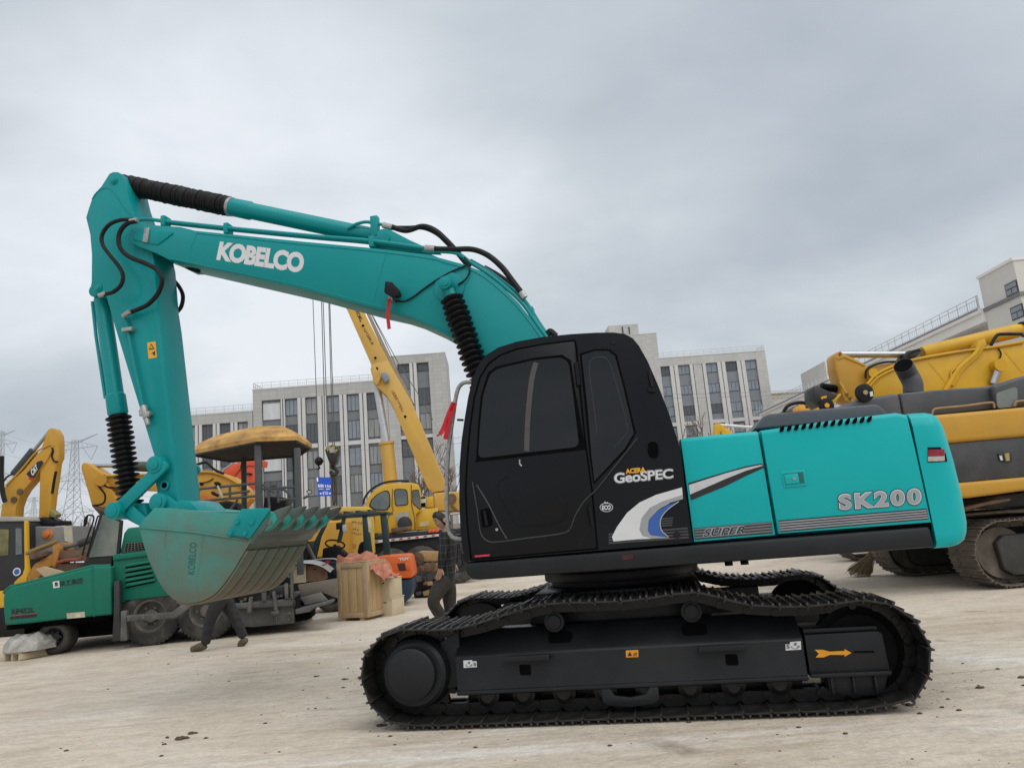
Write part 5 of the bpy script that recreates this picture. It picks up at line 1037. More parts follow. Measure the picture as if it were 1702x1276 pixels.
obj('mirror', pp(PV, z4_([(1328, 760), (1380, 748), (1393, 785), (1345, 798)]), -.1, -.05), rubber, pv, .01); obj('mirror_glass', pp(PV, z4_([(1340, 768), (1376, 758), (1386, 782), (1350, 790)]), -.105, -.099), mat('mirror_face', (.4, .42, .44), .15), pv)
obj('console', pp(PV, z4_([(890, 960), (905, 830), (960, 820), (1120, 830), (1140, 960)]), .3, .9), rubber, pv, .03); obj('seat', pp(PV, z4_([(330, 950), (360, 890), (520, 860), (620, 880), (640, 960)]), .4, 1.0), rubber, pv, .04)
obj('work_lamp', pp(PV, z4_([(365, 775), (380, 765), (440, 800), (430, 825), (375, 800)]), -.1, 0), rubber, pv, .01); obj('mirror', pp(PV, z4_([(425, 715), (440, 705), (500, 830), (480, 840)]), -.12, -.09), mat('mirror_face', None), pv, .005)
obj('head_lamp', pp(PV, z4_([(395, 690), (400, 672), (440, 668), (450, 690), (420, 708)]), -.13, -.06), rubber, pv, .01)
# screed and rear machinery
obj('deck', pp(PV, [(330, 885), (440, 872), (470, 872), (470, 905), (330, 905)], .1, 1.6), postm, pv, .02)
obj('screed_box', pp(PV, z3_([(500, 740), (1095, 655), (1100, 900), (690, 940), (520, 930)]), -.15, 1.9), greym, pv, .02)
obj('screed_beam', pp(PV, z3_([(500, 715), (1085, 665), (1085, 735), (500, 765)]), -.26, -.12), greym, pv, .015)
for pts in ([(880, 600), (905, 590), (940, 790), (905, 800)], [(660, 650), (690, 648), (680, 800), (640, 805)], [(1055, 350), (1078, 350), (1085, 660), (1060, 662)], [(960, 400), (985, 395), (1060, 450), (1045, 470)], [(1000, 520), (1035, 515), (1040, 660), (1005, 660)], [(780, 610), (820, 605), (825, 690), (785, 690)], [(870, 790), (945, 780), (948, 815), (880, 825)], [(920, 840), (928, 840), (928, 905), (920, 905)]):
    obj('screed_bracket', pp(PV, z3_(pts), -.3, -.2), greym, pv, .008)
for u, v in ((1050, 800), (1045, 860), (590, 690), (625, 670), (940, 640), (975, 635)):
    c_ = PV.p(*z3_([(u, v)])[0], -.16); q = M(); q.cyl(c_, c_+Vector((0, -.03, 0)), .025, n=8); obj('bolt', q, greym, pv)
obj('hydraulic_block', pp(PV, z3_([(850, 560), (1050, 545), (1050, 650), (860, 660)]), -.05, .5), mat('oily_black', None), pv, .02)
for k in range(5):
    q = M(); q.tube(smooth_open(PV.pl(z3_([(1100+k*12, 650-k*6), (1115+k*9, 700), (1105+k*12, 760)]), -.2), 5), .012, 6); obj('hose', q, rubber, pv)
obj('end_plate', pp(PV, z3_([(1128, 530), (1510, 470), (1512, 660), (1360, 605), (1160, 640)]), -.05, .05), mat('dusty_board', (.16, .135, .11), .85, 0, .2, 4, dirt=(.09, .075, .06), damt=.6, dscale=4), pv, .01)
obj('extension_plate', pp(PV, z3_([(1150, 650), (1350, 605), (1420, 680), (1200, 725)]), -.2, -.12), greym, pv, .01)
obj('step', pp(PV, z3_([(1105, 770), (1240, 735), (1460, 680), (1465, 705), (1260, 765), (1250, 790), (1110, 815)]), -.35, .1), greym, pv, .01)
obj('step', pp(PV, z3_([(1105, 815), (1250, 800), (1250, 860), (1105, 890)]), -.1, .6), darkm, pv, .01)
obj('torn_sheet', pp(PV, z3_([(1270, 850), (1420, 815), (1450, 832), (1390, 845), (1280, 868)]), -.3, -.27), mat('dirty_white', (.42, .41, .39), .8), pv)
# ---------------------------------------------------------------- generic hidden machine body (tracks + house) for the excavators seen only in part
def excavator_base(par, fr, x, y, col, s=1.0, cabx=None):
    for yy in (y-1.1*s, y+.7*s):
        q = M(); o_ = rounded([(x-1.9*s, .0), (x+1.9*s, .0), (x+2.1*s, .45*s), (x+1.8*s, .9*s), (x-1.8*s, .9*s), (x-2.1*s, .45*s)], .3*s); q.prism(o_, yy, yy+.5*s); obj('track', q, trackm, par, .01)
    q = M(); q.box(x-1.4*s, x+2.2*s, y-1.2*s, y+1.2*s, 1.05*s, 1.9*s); obj('house', q, col, par, .05)
# ---------------------------------------------------------------- yellow mini excavator at the left edge
LCY = 17.0; a_ = atY(40, 900, LCY); LC = Fr((a_.x, LCY, 0), 0); lc = thing('crawler_excavator', LC, 'yellow and black excavator with CAT boom at the left edge', 'excavator')
zL = lambda p: Z(0, 690, 7.0875, p)
bm_ = obj('boom', pp(LC, zL([(0, 1200), (20, 1050), (50, 1000), (45, 850), (150, 755), (280, 640), (420, 470), (520, 380), (600, 332), (635, 345), (600, 440), (560, 520), (400, 740), (280, 880), (222, 980), (188, 1080), (180, 1200)]), -.15, .15), catyel, lc, .02)
ar_ = obj('arm', pp(LC, zL([(555, 185), (580, 155), (615, 148), (645, 165), (685, 230), (693, 330), (690, 500), (662, 560), (640, 740), (610, 920), (590, 1100), (570, 1210), (455, 1210), (470, 640), (555, 525), (600, 440), (560, 380), (480, 400)]), -.12, .12), catyel, lc, .02)
ln_ = LC.pl(zL([(170, 700), (400, 415)]), 0); q = M(); q.cyl(ln_[0], ln_[1], .1, n=14); cy_ = obj('arm_cylinder', q, mat('dark_cylinder', (.04, .045, .05), .5), lc)
ln_ = LC.pl(zL([(400, 415), (590, 180)]), 0); q = M(); q.cyl(ln_[0], ln_[1], .04, n=10); obj('rod', q, chrome, cy_)
decal('logo_patch', LC.pl(zL([(308, 690), (440, 548), (485, 530), (517, 560), (400, 740), (350, 732)]), -.152), blackp, bm_); decal('logo_stripe', LC.pl(zL([(335, 735), (352, 733), (398, 742), (375, 768), (345, 758)]), -.153), mat('red_print', (.45, .02, .02)), bm_)
text('logo', 'CAT', LC.pl(zL([(355, 650), (425, 572), (452, 625), (382, 722)]), -.153), whitep, bm_, .06)
decal('logo_triangle', LC.pl(zL([(398, 690), (415, 655), (425, 672)]), -.158), yellowp, bm_)
for pts, y, r_ in (([(610, 380), (625, 420), (610, 480), (640, 540), (680, 548)], -.14, .02), ([(70, 830), (250, 640), (420, 440), (540, 370), (600, 345)], -.16, .022), ([(40, 780), (90, 720), (150, 690)], -.1, .02), ([(20, 480), (15, 700), (30, 900), (60, 1020)], -.3, .05), ([(660, 660), (640, 760), (615, 920)], -.1, .03)):
    q = M(); q.tube(smooth_open(LC.pl(zL(pts), y), 5), r_, 6); obj('hose', q, rubber if r_ != .022 else catyel, lc)
for c_ in ((240, 900), (170, 995)): p_ = LC.p(*zL([c_])[0], -.15); q = M(); q.cyl(p_, p_+Vector((0, -.03, 0)), .07, n=14); obj('pin', q, rust, bm_)
obj('coupler', pp(LC, z1([(278, 95), (330, 85), (400, 120), (445, 112), (448, 150), (275, 155)]), -.25, .25), rubber, lc, .02); obj('tilt_link', pp(LC, z1([(350, 0), (370, 20), (430, 65), (415, 90), (385, 85), (350, 40)]), -.1, .1), mat('olive_link', (.22, .20, .07), .7), lc, .01)
gb = obj('bucket', pp(LC, z1([(195, 155), (400, 158), (540, 152), (552, 300), (500, 350), (330, 380), (200, 345)]), -.45, .45), mat('grey_bucket_paint', (.16, .165, .17), .65, 0, .12, 2, dirt=(.28, .24, .18), damt=.5, dscale=2), lc, .03)
obj('bucket_side', pp(LC, z1([(480, 155), (540, 152), (548, 290), (490, 265)]), -.47, -.44), mat('pale_khaki', (.42, .40, .30), .7), gb)
p_ = LC.p(*z1([(362, 218)])[0], -.45); q = M(); q.lathe(p_, p_+Vector((0, -.16, 0)), [(0, .12), (.02, .115), (.03, .075), (.09, .07), (.10, .04)], 18); obj('pin_cap', q, mat('orange_rust', (.42, .14, .035), .8, 0, .3, 8), gb)
cabm = mat('cab_black', (.016, .017, .019), .5)
lcab = obj('cab', pp(LC, z1([(-160, 90), (170, 100), (200, 140), (205, 440), (215, 480), (210, 560), (100, 605), (30, 640), (-160, 660)]), -.75, .3), cabm, lc, .04)
obj('roof', pp(LC, z1([(-160, 82), (100, 82), (175, 95), (185, 118), (-160, 122)]), -.8, .35), mat('pale_roof', (.30, .29, .24), .7), lcab, .02)
obj('pillar', pp(LC, z1([(180, 110), (200, 125), (205, 440), (213, 490), (205, 560), (180, 590), (108, 600), (105, 580), (170, 520), (185, 470)]), -.78, -.68), catyel2, lcab, .01)
obj('window', pp(LC, z1([(-60, 175), (65, 180), (62, 375), (-60, 385)]), -.76, -.74), mat('murky_glass', (.16, .15, .06), .2, 0, .5, 3), lcab); obj('window', pp(LC, z1([(118, 170), (163, 172), (165, 365), (118, 372)]), -.76, -.74), mat('pale_murky_glass', (.13, .145, .15), .15, 0, .3, 2), lcab)
p_ = LC.p(*z1([(128, 500)])[0], -.752); q = M(); q.cyl(p_, p_+Vector((0, -.004, 0)), .085, n=20); obj('sticker', q, whitep, lcab); q = M(); q.cyl(p_+Vector((0, -.004, 0)), p_+Vector((0, -.006, 0)), .06, n=20); obj('sticker', q, bluep, lcab)
obj('house', pp(LC, z1([(-160, 662), (30, 642), (30, 1000), (-160, 1000)]), -.8, .9), catyel2, lc, .03)
for yy in (-.85, .45):
    q = M(); q.prism(rounded([(-2.2, .0), (1.0, 0), (1.25, .3), (1.0, .6), (-2.2, .6)], .2), yy, yy+.4); obj('track', q, trackm, lc, .01)
# broken attachment lying behind the hopper
ja = Fr(atY(85, 930, 15.6), 0); ja = Fr((atY(85, 930, 15.6).x, 15.6, 0), 0); jk = thing('excavator_attachment', ja, 'rusty orange attachment with rams heaped behind the green hopper', 'machine part')
orr = mat('chipped_orange', (.42, .19, .03), .75, 0, .2, 3, dirt=(.09, .055, .035), damt=.9, dscale=3, bump=.2)
obj('frame', pp(ja, z1([(205, 520), (260, 440), (390, 365), (440, 350), (445, 440), (350, 470), (280, 560), (210, 600)]), -.2, .2), orr, jk, .02); obj('mast', pp(ja, z1([(395, 300), (440, 280), (455, 330), (415, 470), (395, 465)]), -.25, .25), orr, jk, .02)
for pa, pb, r_, m_ in (((200, 360), (440, 270), .045, mat('ochre_ram', (.24, .15, .05), .7, 0, .4, 4)), ((470, 320), (600, 285), .045, greym), ((600, 290), (690, 255), .075, mat('oily_black', None))):
    q = M(); e_ = ja.pl(z1([pa, pb]), -.1); q.cyl(e_[0], e_[1], r_, n=12); obj('ram', q, m_, jk)
for pts in ([(440, 340), (600, 350), (620, 420), (460, 430)], [(430, 440), (600, 435), (560, 500), (300, 540), (290, 520)], [(215, 360), (320, 345), (330, 380), (220, 410)], [(200, 540), (320, 520), (330, 640), (200, 650)]):
    obj('broken_plate', pp(ja, z1(pts), random.uniform(-.35, -.1), .2), rust, jk, .01)
q = M(); q.tube(smooth_open(ja.pl(z1([(430, 430), (520, 410), (600, 405), (625, 380)]), -.3), 4), .03, 6); obj('hose', q, mat('red_hose', (.22, .05, .03), .7), jk)
pl_ = obj('board', pp(ja, z1([(268, 478), (330, 462), (470, 500), (560, 500), (400, 560), (330, 535)]), -.5, -.42), mat('pale_ply', (.42, .33, .22), .8, 0, .15, 3), jk)
for i, pts in enumerate(([(0, 980), (120, 930), (140, 960), (20, 1010)], [(0, 1010), (160, 985), (150, 1010), (0, 1040)])): pass
# ---------------------------------------------------------------- yellow excavator whose boom lies behind the arm
z5 = lambda p: Z(120, 740, 5.319, p)
BEY = 19.5; BE = Fr((atY(330, 930, BEY).x, BEY, 0), rad(4)); be = thing('crawler_excavator', BE, 'yellow excavator with boom laid level behind the teal bucket arm', 'excavator')
obj('boom', pp(BE, z5([(232, 300), (250, 270), (300, 265), (400, 248), (720, 245), (1060, 232), (1200, 228), (1330, 248), (1440, 290), (1560, 395), (1580, 470), (1500, 560), (1300, 560), (1090, 470), (900, 430), (720, 402), (620, 397), (400, 382), (270, 345)]), -.25, .25), catyel, be, .02)
obj('arm', pp(BE, z5([(80, 170), (105, 148), (140, 158), (290, 262), (300, 320), (400, 470), (420, 530), (265, 555), (170, 530), (135, 400), (78, 210)]), -.3, .3), catyel, be, .03)
obj('bucket', pp(BE, z5([(170, 535), (265, 560), (340, 540), (400, 545), (330, 640), (260, 640), (220, 590)]), -.45, .45), rust, be, .02)
for a, b, r_, m_ in (((120, 178), (560, 182), .05, chrome), ((545, 185), (1000, 200), .13, mat('dark_olive_cylinder', (.05, .06, .05), .5))):
    e_ = BE.pl(z5([a, b]), 0); q = M(); q.cyl(e_[0], e_[1], r_, n=14); obj('arm_cylinder', q, m_, be)
p_ = BE.p(*z5([(262, 312)])[0], -.3); q = M(); q.cyl(p_, p_+Vector((0, -.06, 0)), .14, n=18); obj('pin', q, catyel, be)
for pts, r_, m_ in (([(290, 268), (235, 290), (230, 350), (290, 430), (285, 500), (240, 525), (180, 532)], .03, rubber), ([(1060, 185), (1170, 150), (1210, 170), (1260, 215), (1340, 250)], .035, rubber), ([(300, 270), (700, 255), (1060, 240), (1250, 240), (1440, 320), (1550, 420)], .03, catyel), ([(1130, 335), (1200, 320), (1250, 290)], .015, rubber), ([(250, 335), (320, 370), (400, 375)], .025, rubber)):
    q = M(); q.tube(smooth_open(BE.pl(z5(pts), -.29), 5), r_, 6); obj('hose', q, m_, be)
for pts in ([(1255, 330), (1275, 318), (1300, 335), (1290, 360), (1265, 355)], [(1118, 330), (1132, 322), (1145, 340), (1130, 355)]): obj('work_lamp', pp(BE, z5(pts), -.42, -.26), rubber, be, .01)
obj('decal_curve', pp(BE, z5([(1085, 440), (1180, 440), (1290, 480), (1270, 500), (1170, 465), (1085, 465)]), -.256, -.25), mat('orange_stripe', (.6, .13, .02), .5), be)
excavator_base(be, BE, 1.6, 0, catyel, 1.0)
# ---------------------------------------------------------------- orange excavator further back
OEY = 26.0; OE = Fr((atY(440, 930, OEY).x, OEY, 0), rad(4)); oe = thing('crawler_excavator', OE, 'orange-red excavator with raised arm seen under the yellow canopy', 'excavator')
orm = mat('orange_red_paint', (.62, .085, .03), .5, 0, .06, 1.5)
obj('boom', pp(OE, z5([(1325, 235), (1420, 165), (1500, 138), (1640, 125), (1700, 135), (1690, 190), (1560, 180), (1480, 215), (1440, 260), (1400, 285)]), -.25, .25), orm, oe, .02)
obj('arm', pp(OE, z5([(1500, 170), (1560, 140), (1625, 140), (1625, 300), (1600, 390), (1570, 400), (1475, 320), (1450, 260)]), -.2, .2), orm, oe, .02)
e_ = OE.pl(z5([(1330, 225), (1430, 155)]), 0); q = M(); q.cyl(e_[0], e_[1], .05, n=10); obj('rod', q, chrome, oe)
q = M(); q.tube(smooth_open(OE.pl(z5([(1505, 150), (1495, 200), (1520, 245), (1590, 255)]), -.26), 5), .035, 6); obj('hose', q, rubber, oe)
excavator_base(oe, OE, 1.2, .0, orm, 1.0)
# ---------------------------------------------------------------- truck crane
CRY = 22.0; CN = Fr((atY(690, 950, CRY).x, CRY, 0), rad(6)); cn = thing('truck_crane', CN, 'yellow truck crane with raised telescopic jib and rounded cab', 'crane')
z6 = lambda p: Z(560, 490, 3.545, p); z7 = lambda p: Z(560, 770, 7.087, p); z8 = lambda p: Z(500, 830, 5.8, p); zX = lambda p: Z(575, 505, 5.938, p)
cy = craneyel; cy2 = mat('crane_cab_yellow', (.60, .35, .02), .45, 0, .08, 1.5, dirt=(.42, .27, .06), damt=.5, dscale=1.5)
obj('jib', pp(CN, z6([(200, 415), (235, 400), (300, 385), (445, 640), (640, 1100), (650, 1150), (560, 1165), (530, 1130), (330, 660), (290, 590), (215, 520)]), -.55, .1), cy, cn, .02)
jb = obj('jib_section', pp(CN, [(545, 455)]+z6([(50, 65), (200, 405), (245, 480), (310, 400), (152, 85)])+[(585, 455)], -.5, .05), cy, cn, .02)
obj('jib_top_rail', pp(CN, z6([(165, 85), (190, 100), (330, 395), (455, 640), (445, 640), (300, 385)]), -.45, 0), mat('jib_grey_edge', (.30, .25, .18), .7), cn)
obj('jib_tip', pp(CN, [(538, 440), (560, 430), (590, 450), (580, 470), (548, 470)], -.55, .1), cy, cn, .02)
q = M(); q.tube(CN.pl(zX([(215, 80), (330, 330), (440, 560)]), -.3), .03, 6); obj('cable_tray', q, greym, cn)
for pts in ([(245, 90), (370, 340), (470, 560), (690, 1070)], [(265, 120), (520, 590), (720, 900), (860, 1150)], [(255, 110), (390, 380), (540, 720)]):
    q = M(); q.tube(CN.pl(zX(pts), -.25), .012, 5); obj('rope', q, mat('wire_rope', (.10, .10, .10), .6), cn)
for pts in ([(240, 640), (275, 600), (285, 605), (330, 710), (275, 770)], [(275, 760), (330, 710), (345, 730), (320, 790), (290, 800)]): obj('pivot_bracket', pp(CN, zX(pts), -.62, .15), cy, cn, .01)
obj('flood_lamp', pp(CN, zX([(342, 680), (390, 665), (420, 700), (430, 745), (385, 780), (360, 735)]), -.75, -.56), mat('lamp_grey', (.22, .24, .27), .4), cn, .03)
for c_ in ((305, 637), (585, 1112), (290, 533), (168, 215)): p_ = CN.p(*zX([c_])[0], -.555); q = M(); q.cyl(p_, p_+Vector((0, -.01, 0)), .04, n=10); obj('hole', q, darkm, cn)
text('lettering', 'XCMG', CN.pl(zX([(118, 55), (165, 150), (140, 185), (92, 72)]), -.505), blackp, jb, .03); text('lettering', 'QY25K-II', CN.pl(zX([(190, 240), (275, 390), (248, 405), (170, 255)]), -.505), blackp, jb, .015)
text('lettering', '△起重臂下严禁站人', CN.pl(zX([(470, 840), (580, 1060), (555, 1078), (442, 858)]), -.555), mat('brown_print', None), cn, .01)
e_ = CN.pl(z6([(235, 535), (292, 870)]), -.25); q = M(); q.cyl(e_[0], e_[1], .11, n=16); obj('luffing_rod', q, mat('pale_rod', (.55, .56, .58), .3, .5), cn)
e_ = CN.pl(z6([(292, 868), (318, 1110)]), -.25); q = M(); q.cyl(e_[0], e_[1], .20, n=16); q.cyl(e_[0], e_[0].lerp(e_[1], .05), .23, n=16); obj('luffing_cylinder', q, cy, cn)
cabo = z7([(430, 830), (440, 560), (330, 520), (345, 440), (385, 370), (450, 305), (530, 258), (640, 234), (850, 226), (935, 236), (968, 262), (985, 330), (988, 560), (930, 600), (925, 785), (600, 830)])
ccab = obj('crane_cab', pp(CN, cabo, -1.15, -.3), cy2, cn, .04)
q = M(); q.tube(smooth_open(CN.pl(z7([(310, 480), (330, 400), (390, 320), (470, 262), (560, 225), (700, 205), (850, 208)]), -1.1), 5), .03, 6); obj('roof_guard', q, rubber, ccab)
for nm, pts in (('front_window', [(375, 500), (400, 430), (470, 360), (560, 318), (608, 318), (625, 370), (630, 500), (590, 552), (440, 550)]), ('door_window', [(672, 315), (700, 297), (812, 300), (832, 330), (842, 470), (822, 490), (700, 502), (682, 475)]), ('rear_window', [(884, 312), (965, 306), (982, 400), (985, 550), (890, 470)])):
    obj('window_seal', pp(CN, z7(pts), -1.165, -1.15, .05), rubber, ccab); cxx = sum(p_[0] for p_ in pts)/len(pts); cyy = sum(p_[1] for p_ in pts)/len(pts)
    obj(nm, pp(CN, z7([(cxx+(u-cxx)*.9, cyy+(v-cyy)*.9) for u, v in pts]), -1.175, -1.16, .05), mat('cab_glass_grey', (.12, .14, .145), .1, 0, .35, 2), ccab)
for pts in ([(655, 300), (650, 500), (660, 560), (600, 640), (610, 810)], [(875, 250), (880, 480), (915, 640), (920, 780)]):
    q = M(); q.tube(smooth_open(CN.pl(z7(pts), -1.155), 4), .012, 5); obj('door_gap', q, rust, ccab)
obj('torn_patch', pp(CN, z7([(680, 640), (720, 580), (860, 560), (862, 600), (820, 650), (870, 690), (875, 780), (720, 790), (735, 700), (690, 670)]), -1.16, -1.15), mat('peeled_patch', (.33, .30, .24), .8, 0, .3, 5), ccab)
q = M(); p_ = CN.p(*z7([(800, 710)])[0], -1.16); q.lathe(p_, p_+Vector((0, -.12, 0)), [(0, .2), (.1, .2), (.12, .1)], 18); obj('horn_drum', q, mat('oily_black', None), ccab); obj('step_box', pp(CN, z7([(640, 760), (875, 735), (880, 775), (640, 810)]), -1.3, -1.1), rust, ccab, .01)
obj('winch_housing', pp(CN, z7([(925, 545), (1190, 520), (1190, 770), (925, 785)]), -1.0, .8), cy2, cn, .02); obj('hatch', pp(CN, z7([(945, 570), (1095, 555), (1100, 740), (945, 755)]), -1.01, -1.0), cy2, cn, .004)
obj('hatch_sticker', pp(CN, z7([(975, 690), (1080, 680), (1080, 730), (975, 740)]), -1.014, -1.01), mat('faded_sticker', (.5, .42, .25), .7), cn)
bb = obj('battery_box', pp(CN, z7([(930, 395), (1050, 383), (1052, 512), (930, 522)]), -.9, -.4), mat('box_white', (.5, .48, .42), .7), cn, .01); obj('battery_box_vent', pp(CN, z7([(942, 470), (1045, 462), (1045, 508), (942, 515)]), -.91, -.9), darkm, bb); obj('battery_box_vent', pp(CN, z7([(942, 400), (1045, 388), (1045, 408), (942, 420)]), -.91, -.9), darkm, bb)
obj('oil_tank', pp(CN, z7([(1052, 398), (1135, 380), (1142, 515), (1055, 520)]), -.85, -.3), cy2, cn, .02)
obj('turntable_frame', pp(CN, z7([(1140, 350), (1250, 340), (1440, 330), (1700, 300), (1700, 560), (1190, 560), (1145, 520)]), -.6, .6), cy, cn, .03)
p_ = CN.p(*z7([(1352, 412)])[0], -.6); q = M(); q.cyl(p_, p_+Vector((0, -.08, 0)), .14, n=16); obj('pivot_pin', q, rust, cn)
obj('stay', pp(CN, z7([(1330, 490), (1350, 480), (1430, 550), (1410, 565)]), -.7, -.6), rust, cn); obj('shelf', pp(CN, z7([(1330, 585), (1450, 572), (1450, 592), (1330, 602)]), -.8, 0), mat('box_white', None), cn)
bk_ = mat('chassis_black', (.013, .014, .02), .6, 0, .2, 2)
obj('carrier_deck', pp(CN, z7([(200, 860), (600, 828), (1200, 780), (1700, 740), (1700, 830), (1200, 832), (440, 915), (200, 935)]), -1.2, 1.2), bk_, cn, .02)
rs = mat('reflector_white', (.55, .54, .5), .5); a0, a1, b1, b0 = CN.pl(z7([(440, 905), (1200, 828), (1200, 856), (440, 938)]), -1.21); q = M(); q.poly([a0, a1, b1, b0]); obj('reflector_strip', q, rs, cn)
for i in range(8):
    t0, t1 = (i+.1)/8, (i+.5)/8; decal('reflector_red', [a0.lerp(a1, t0).lerp(b0.lerp(b1, t0), .2)+Vector((0, -.004, 0)), a0.lerp(a1, t1).lerp(b0.lerp(b1, t1), .2)+Vector((0, -.004, 0)), a0.lerp(a1, t1).lerp(b0.lerp(b1, t1), .8)+Vector((0, -.004, 0)), a0.lerp(a1, t0).lerp(b0.lerp(b1, t0), .8)+Vector((0, -.004, 0))], mat('reflector_red', (.35, .03, .05), .5), cn)
obj('chassis', pp(CN, z7([(200, 935), (440, 938), (1250, 855), (1700, 820), (1700, 1000), (200, 1090)]), -1.0, 1.0), bk_, cn, .02)
for k in range(3): obj('tail_lamp', pp(CN, z7([(1080+k*42, 775-k*3), (1118+k*42, 770-k*3), (1118+k*42, 808-k*3), (1076+k*42, 815-k*3)]), -1.25, -1.2), mat('tail_orange', (.7, .13, .05), .3), cn, .01)
for u in (990, 640, 1420):
    p_ = CN.p(*z7([(u, 1110 if u == 990 else 1140)])[0], -1.15); wheel(cn, CN, (p_.x, .55), -1.15, -.75, .55, .3, mat('oily_black', None))
# driver's cab of the carrier
dc = obj('driver_cab', pp(CN, z8([(120, 300), (170, 150), (250, 95), (350, 70), (640, 66), (690, 100), (705, 230), (712, 520), (560, 600), (430, 590), (120, 560)]), -1.3, 1.0), mat('old_cab_yellow', (.52, .345, .06), .6, 0, .1, 1.5, dirt=(.40, .29, .12), damt=.6, dscale=1.8), cn, .04)
obj('roof_edge', pp(CN, z8([(250, 118), (400, 108), (690, 100), (690, 108), (400, 120), (250, 135)]), -1.32, -1.3), mat('old_cab_trim', (.35, .25, .09), .7), dc)
obj('vent_panel', pp(CN, z8([(225, 250), (310, 240), (318, 350), (230, 365)]), -1.32, -1.3), mat('oily_black', None), dc, .005)
for k in range(6): obj('vent_bit', pp(CN, z8([(235+k*13, 270+(k % 3)*12), (243+k*13, 268), (245+k*13, 320+(k % 2)*18), (237+k*13, 325)]), -1.34, -1.32), steel, dc)
rr_ = random.Random(5)
for row, n__, u0, v0, sz in ((0, 5, 460, 200, 22), (1, 4, 480, 270, 14), (2, 7, 455, 305, 12)):
    for k in range(n__):
        q = M(); u = u0+k*(sz+7); v = v0+k*4
        for _ in range(3):
            du, dv = rr_.uniform(0, sz), rr_.uniform(0, sz); e_ = CN.pl(z8([(u+du*.6, v+dv*.7), (u+sz*.5+du*.4, v+sz*.4+dv*.6)]), -1.303); q.bar(e_[0], e_[1], .004, .028, (1, 0, 0))
        obj('worn_lettering', q, mat('brown_print', None), dc)
obj('worn_emblem', pp(CN, z8([(465, 445), (500, 420), (535, 430), (530, 470), (490, 480)]), -1.304, -1.3), mat('faded_orange', (.45, .15, .04), .7), dc)
# hook block and ropes
hk = thing('crane_hook', CN, 'black and yellow crane hook block hanging on ropes left of the jib', 'crane hook')
zH = lambda p: Z(420, 690, 7.0875, p); yk_ = -.25
obj('block', pp(CN, zH([(850, 410), (870, 370), (920, 348), (980, 355), (1015, 400), (1010, 450), (985, 560), (950, 590), (905, 570), (865, 460)]), -.45, -.05), mat('oily_black', None), hk, .02)
for pts in ([(865, 385), (905, 355), (920, 370), (880, 430)], [(930, 365), (975, 360), (960, 400), (925, 450), (905, 445)], [(985, 390), (1005, 410), (965, 450), (945, 440)]): obj('hazard_stripe', pp(CN, zH(pts), -.462, -.45), mat('dirty_hazard_yellow', (.35, .26, .06), .7), hk)
p_ = CN.p(*zH([(935, 410)])[0], -.46); q = M(); q.cyl(p_, p_+Vector((0, -.04, 0)), .08, n=14); obj('sheave_pin', q, steel, hk)
q = M(); q.tube(smooth_open(CN.pl(zH([(940, 580), (935, 610), (975, 630), (995, 660), (975, 695), (935, 690), (915, 660)]), yk_), 5), [.07]*8+[.075]*15+[.05]*8 if False else .055, 8); obj('hook', q, mat('oily_black', None), hk)
for pts in ([(935, 690), (960, 800), (970, 1000), (965, 1060)], [(960, 690), (985, 850), (990, 1060)], [(930, 700), (940, 900), (950, 1060)]): q = M(); q.tube(CN.pl(zH(pts), yk_), .022, 6); obj('sling_chain', q, mat('dark_chain', (.045, .038, .03), .7), hk)
rp = mat('wire_rope', None)
for a, b in (((533.5, 470), (541, 742)), ((536, 470), (545, 742)), ((545.5, 470), (553, 742)), ((547, 470), (556, 742))): q = M(); e_ = CN.pl([a, b], yk_); q.tube(e_, .014, 5); obj('rope', q, rp, hk)
h2 = thing('crane_hook', CN, 'small dark single-rope hook ball left of the big hook block', 'crane hook')
e_ = CN.pl([(519, 470), (529.5, 760)], -.2); q = M(); q.tube(e_, .012, 5); obj('rope', q, rp, h2)
p_ = CN.p(*zH([(780, 540)])[0], -.2); q = M(); q.lathe(p_+Vector((0, 0, -.12)), p_+Vector((0, 0, .12)), [(0, .05), (.04, .1), (.12, .13), (.2, .1), (.24, .04)], 12); obj('ball', q, rubber, h2); q = M(); q.tube(CN.pl(zH([(775, 570), (778, 600), (790, 620), (778, 635), (768, 622)]), -.2), .025, 6); obj('hook', q, rubber, h2)
# ---------------------------------------------------------------- forklift
FK = Fr(G(672, 1006), rad(4)); fk = thing('forklift', FK, 'orange and dark green forklift with TOYOTA counterweight behind the crates', 'forklift')
fg = mat('forklift_dark_green', (.008, .028, .034), .5, 0, .1, 3, dirt=(.05, .06, .06), damt=.4, dscale=3); fo = mat('forklift_orange', (.66, .12, .02), .45, 0, .06, 2, dirt=(.45, .12, .04), damt=.4, dscale=2)
for pts in ([(590, 150), (640, 145), (690, 530), (610, 530)], [(762, 135), (820, 130), (862, 530), (800, 530)], [(240, 190), (290, 150), (190, 360), (140, 585), (90, 585), (130, 400)], [(395, 185), (430, 170), (390, 380), (370, 420), (345, 415)]): obj('guard_post', pp(FK, z8(pts), -.06, .06), fg, fk, .01)
obj('overhead_guard', pp(FK, z8([(240, 195), (300, 155), (400, 135), (590, 118), (700, 108), (835, 115), (840, 138), (700, 145), (600, 158), (430, 168), (330, 175), (270, 195)]), -.1, 1.0), fg, fk, .01)
for k in range(4): q = M(); a = FK.p(*z8([(380+k*110, 140-k*8)])[0], .9); q.bar((a.x, -.05, a.z), (a.x, .98, a.z), .05, .04); obj('guard_bar', q, fg, fk)
cwf = obj('counterweight', pp(FK, z8([(700, 560), (800, 540), (1030, 528), (1050, 545), (1062, 590), (1078, 660), (1085, 740), (1060, 755), (870, 768), (700, 770)]), -.2, .95), fo, fk, .05)
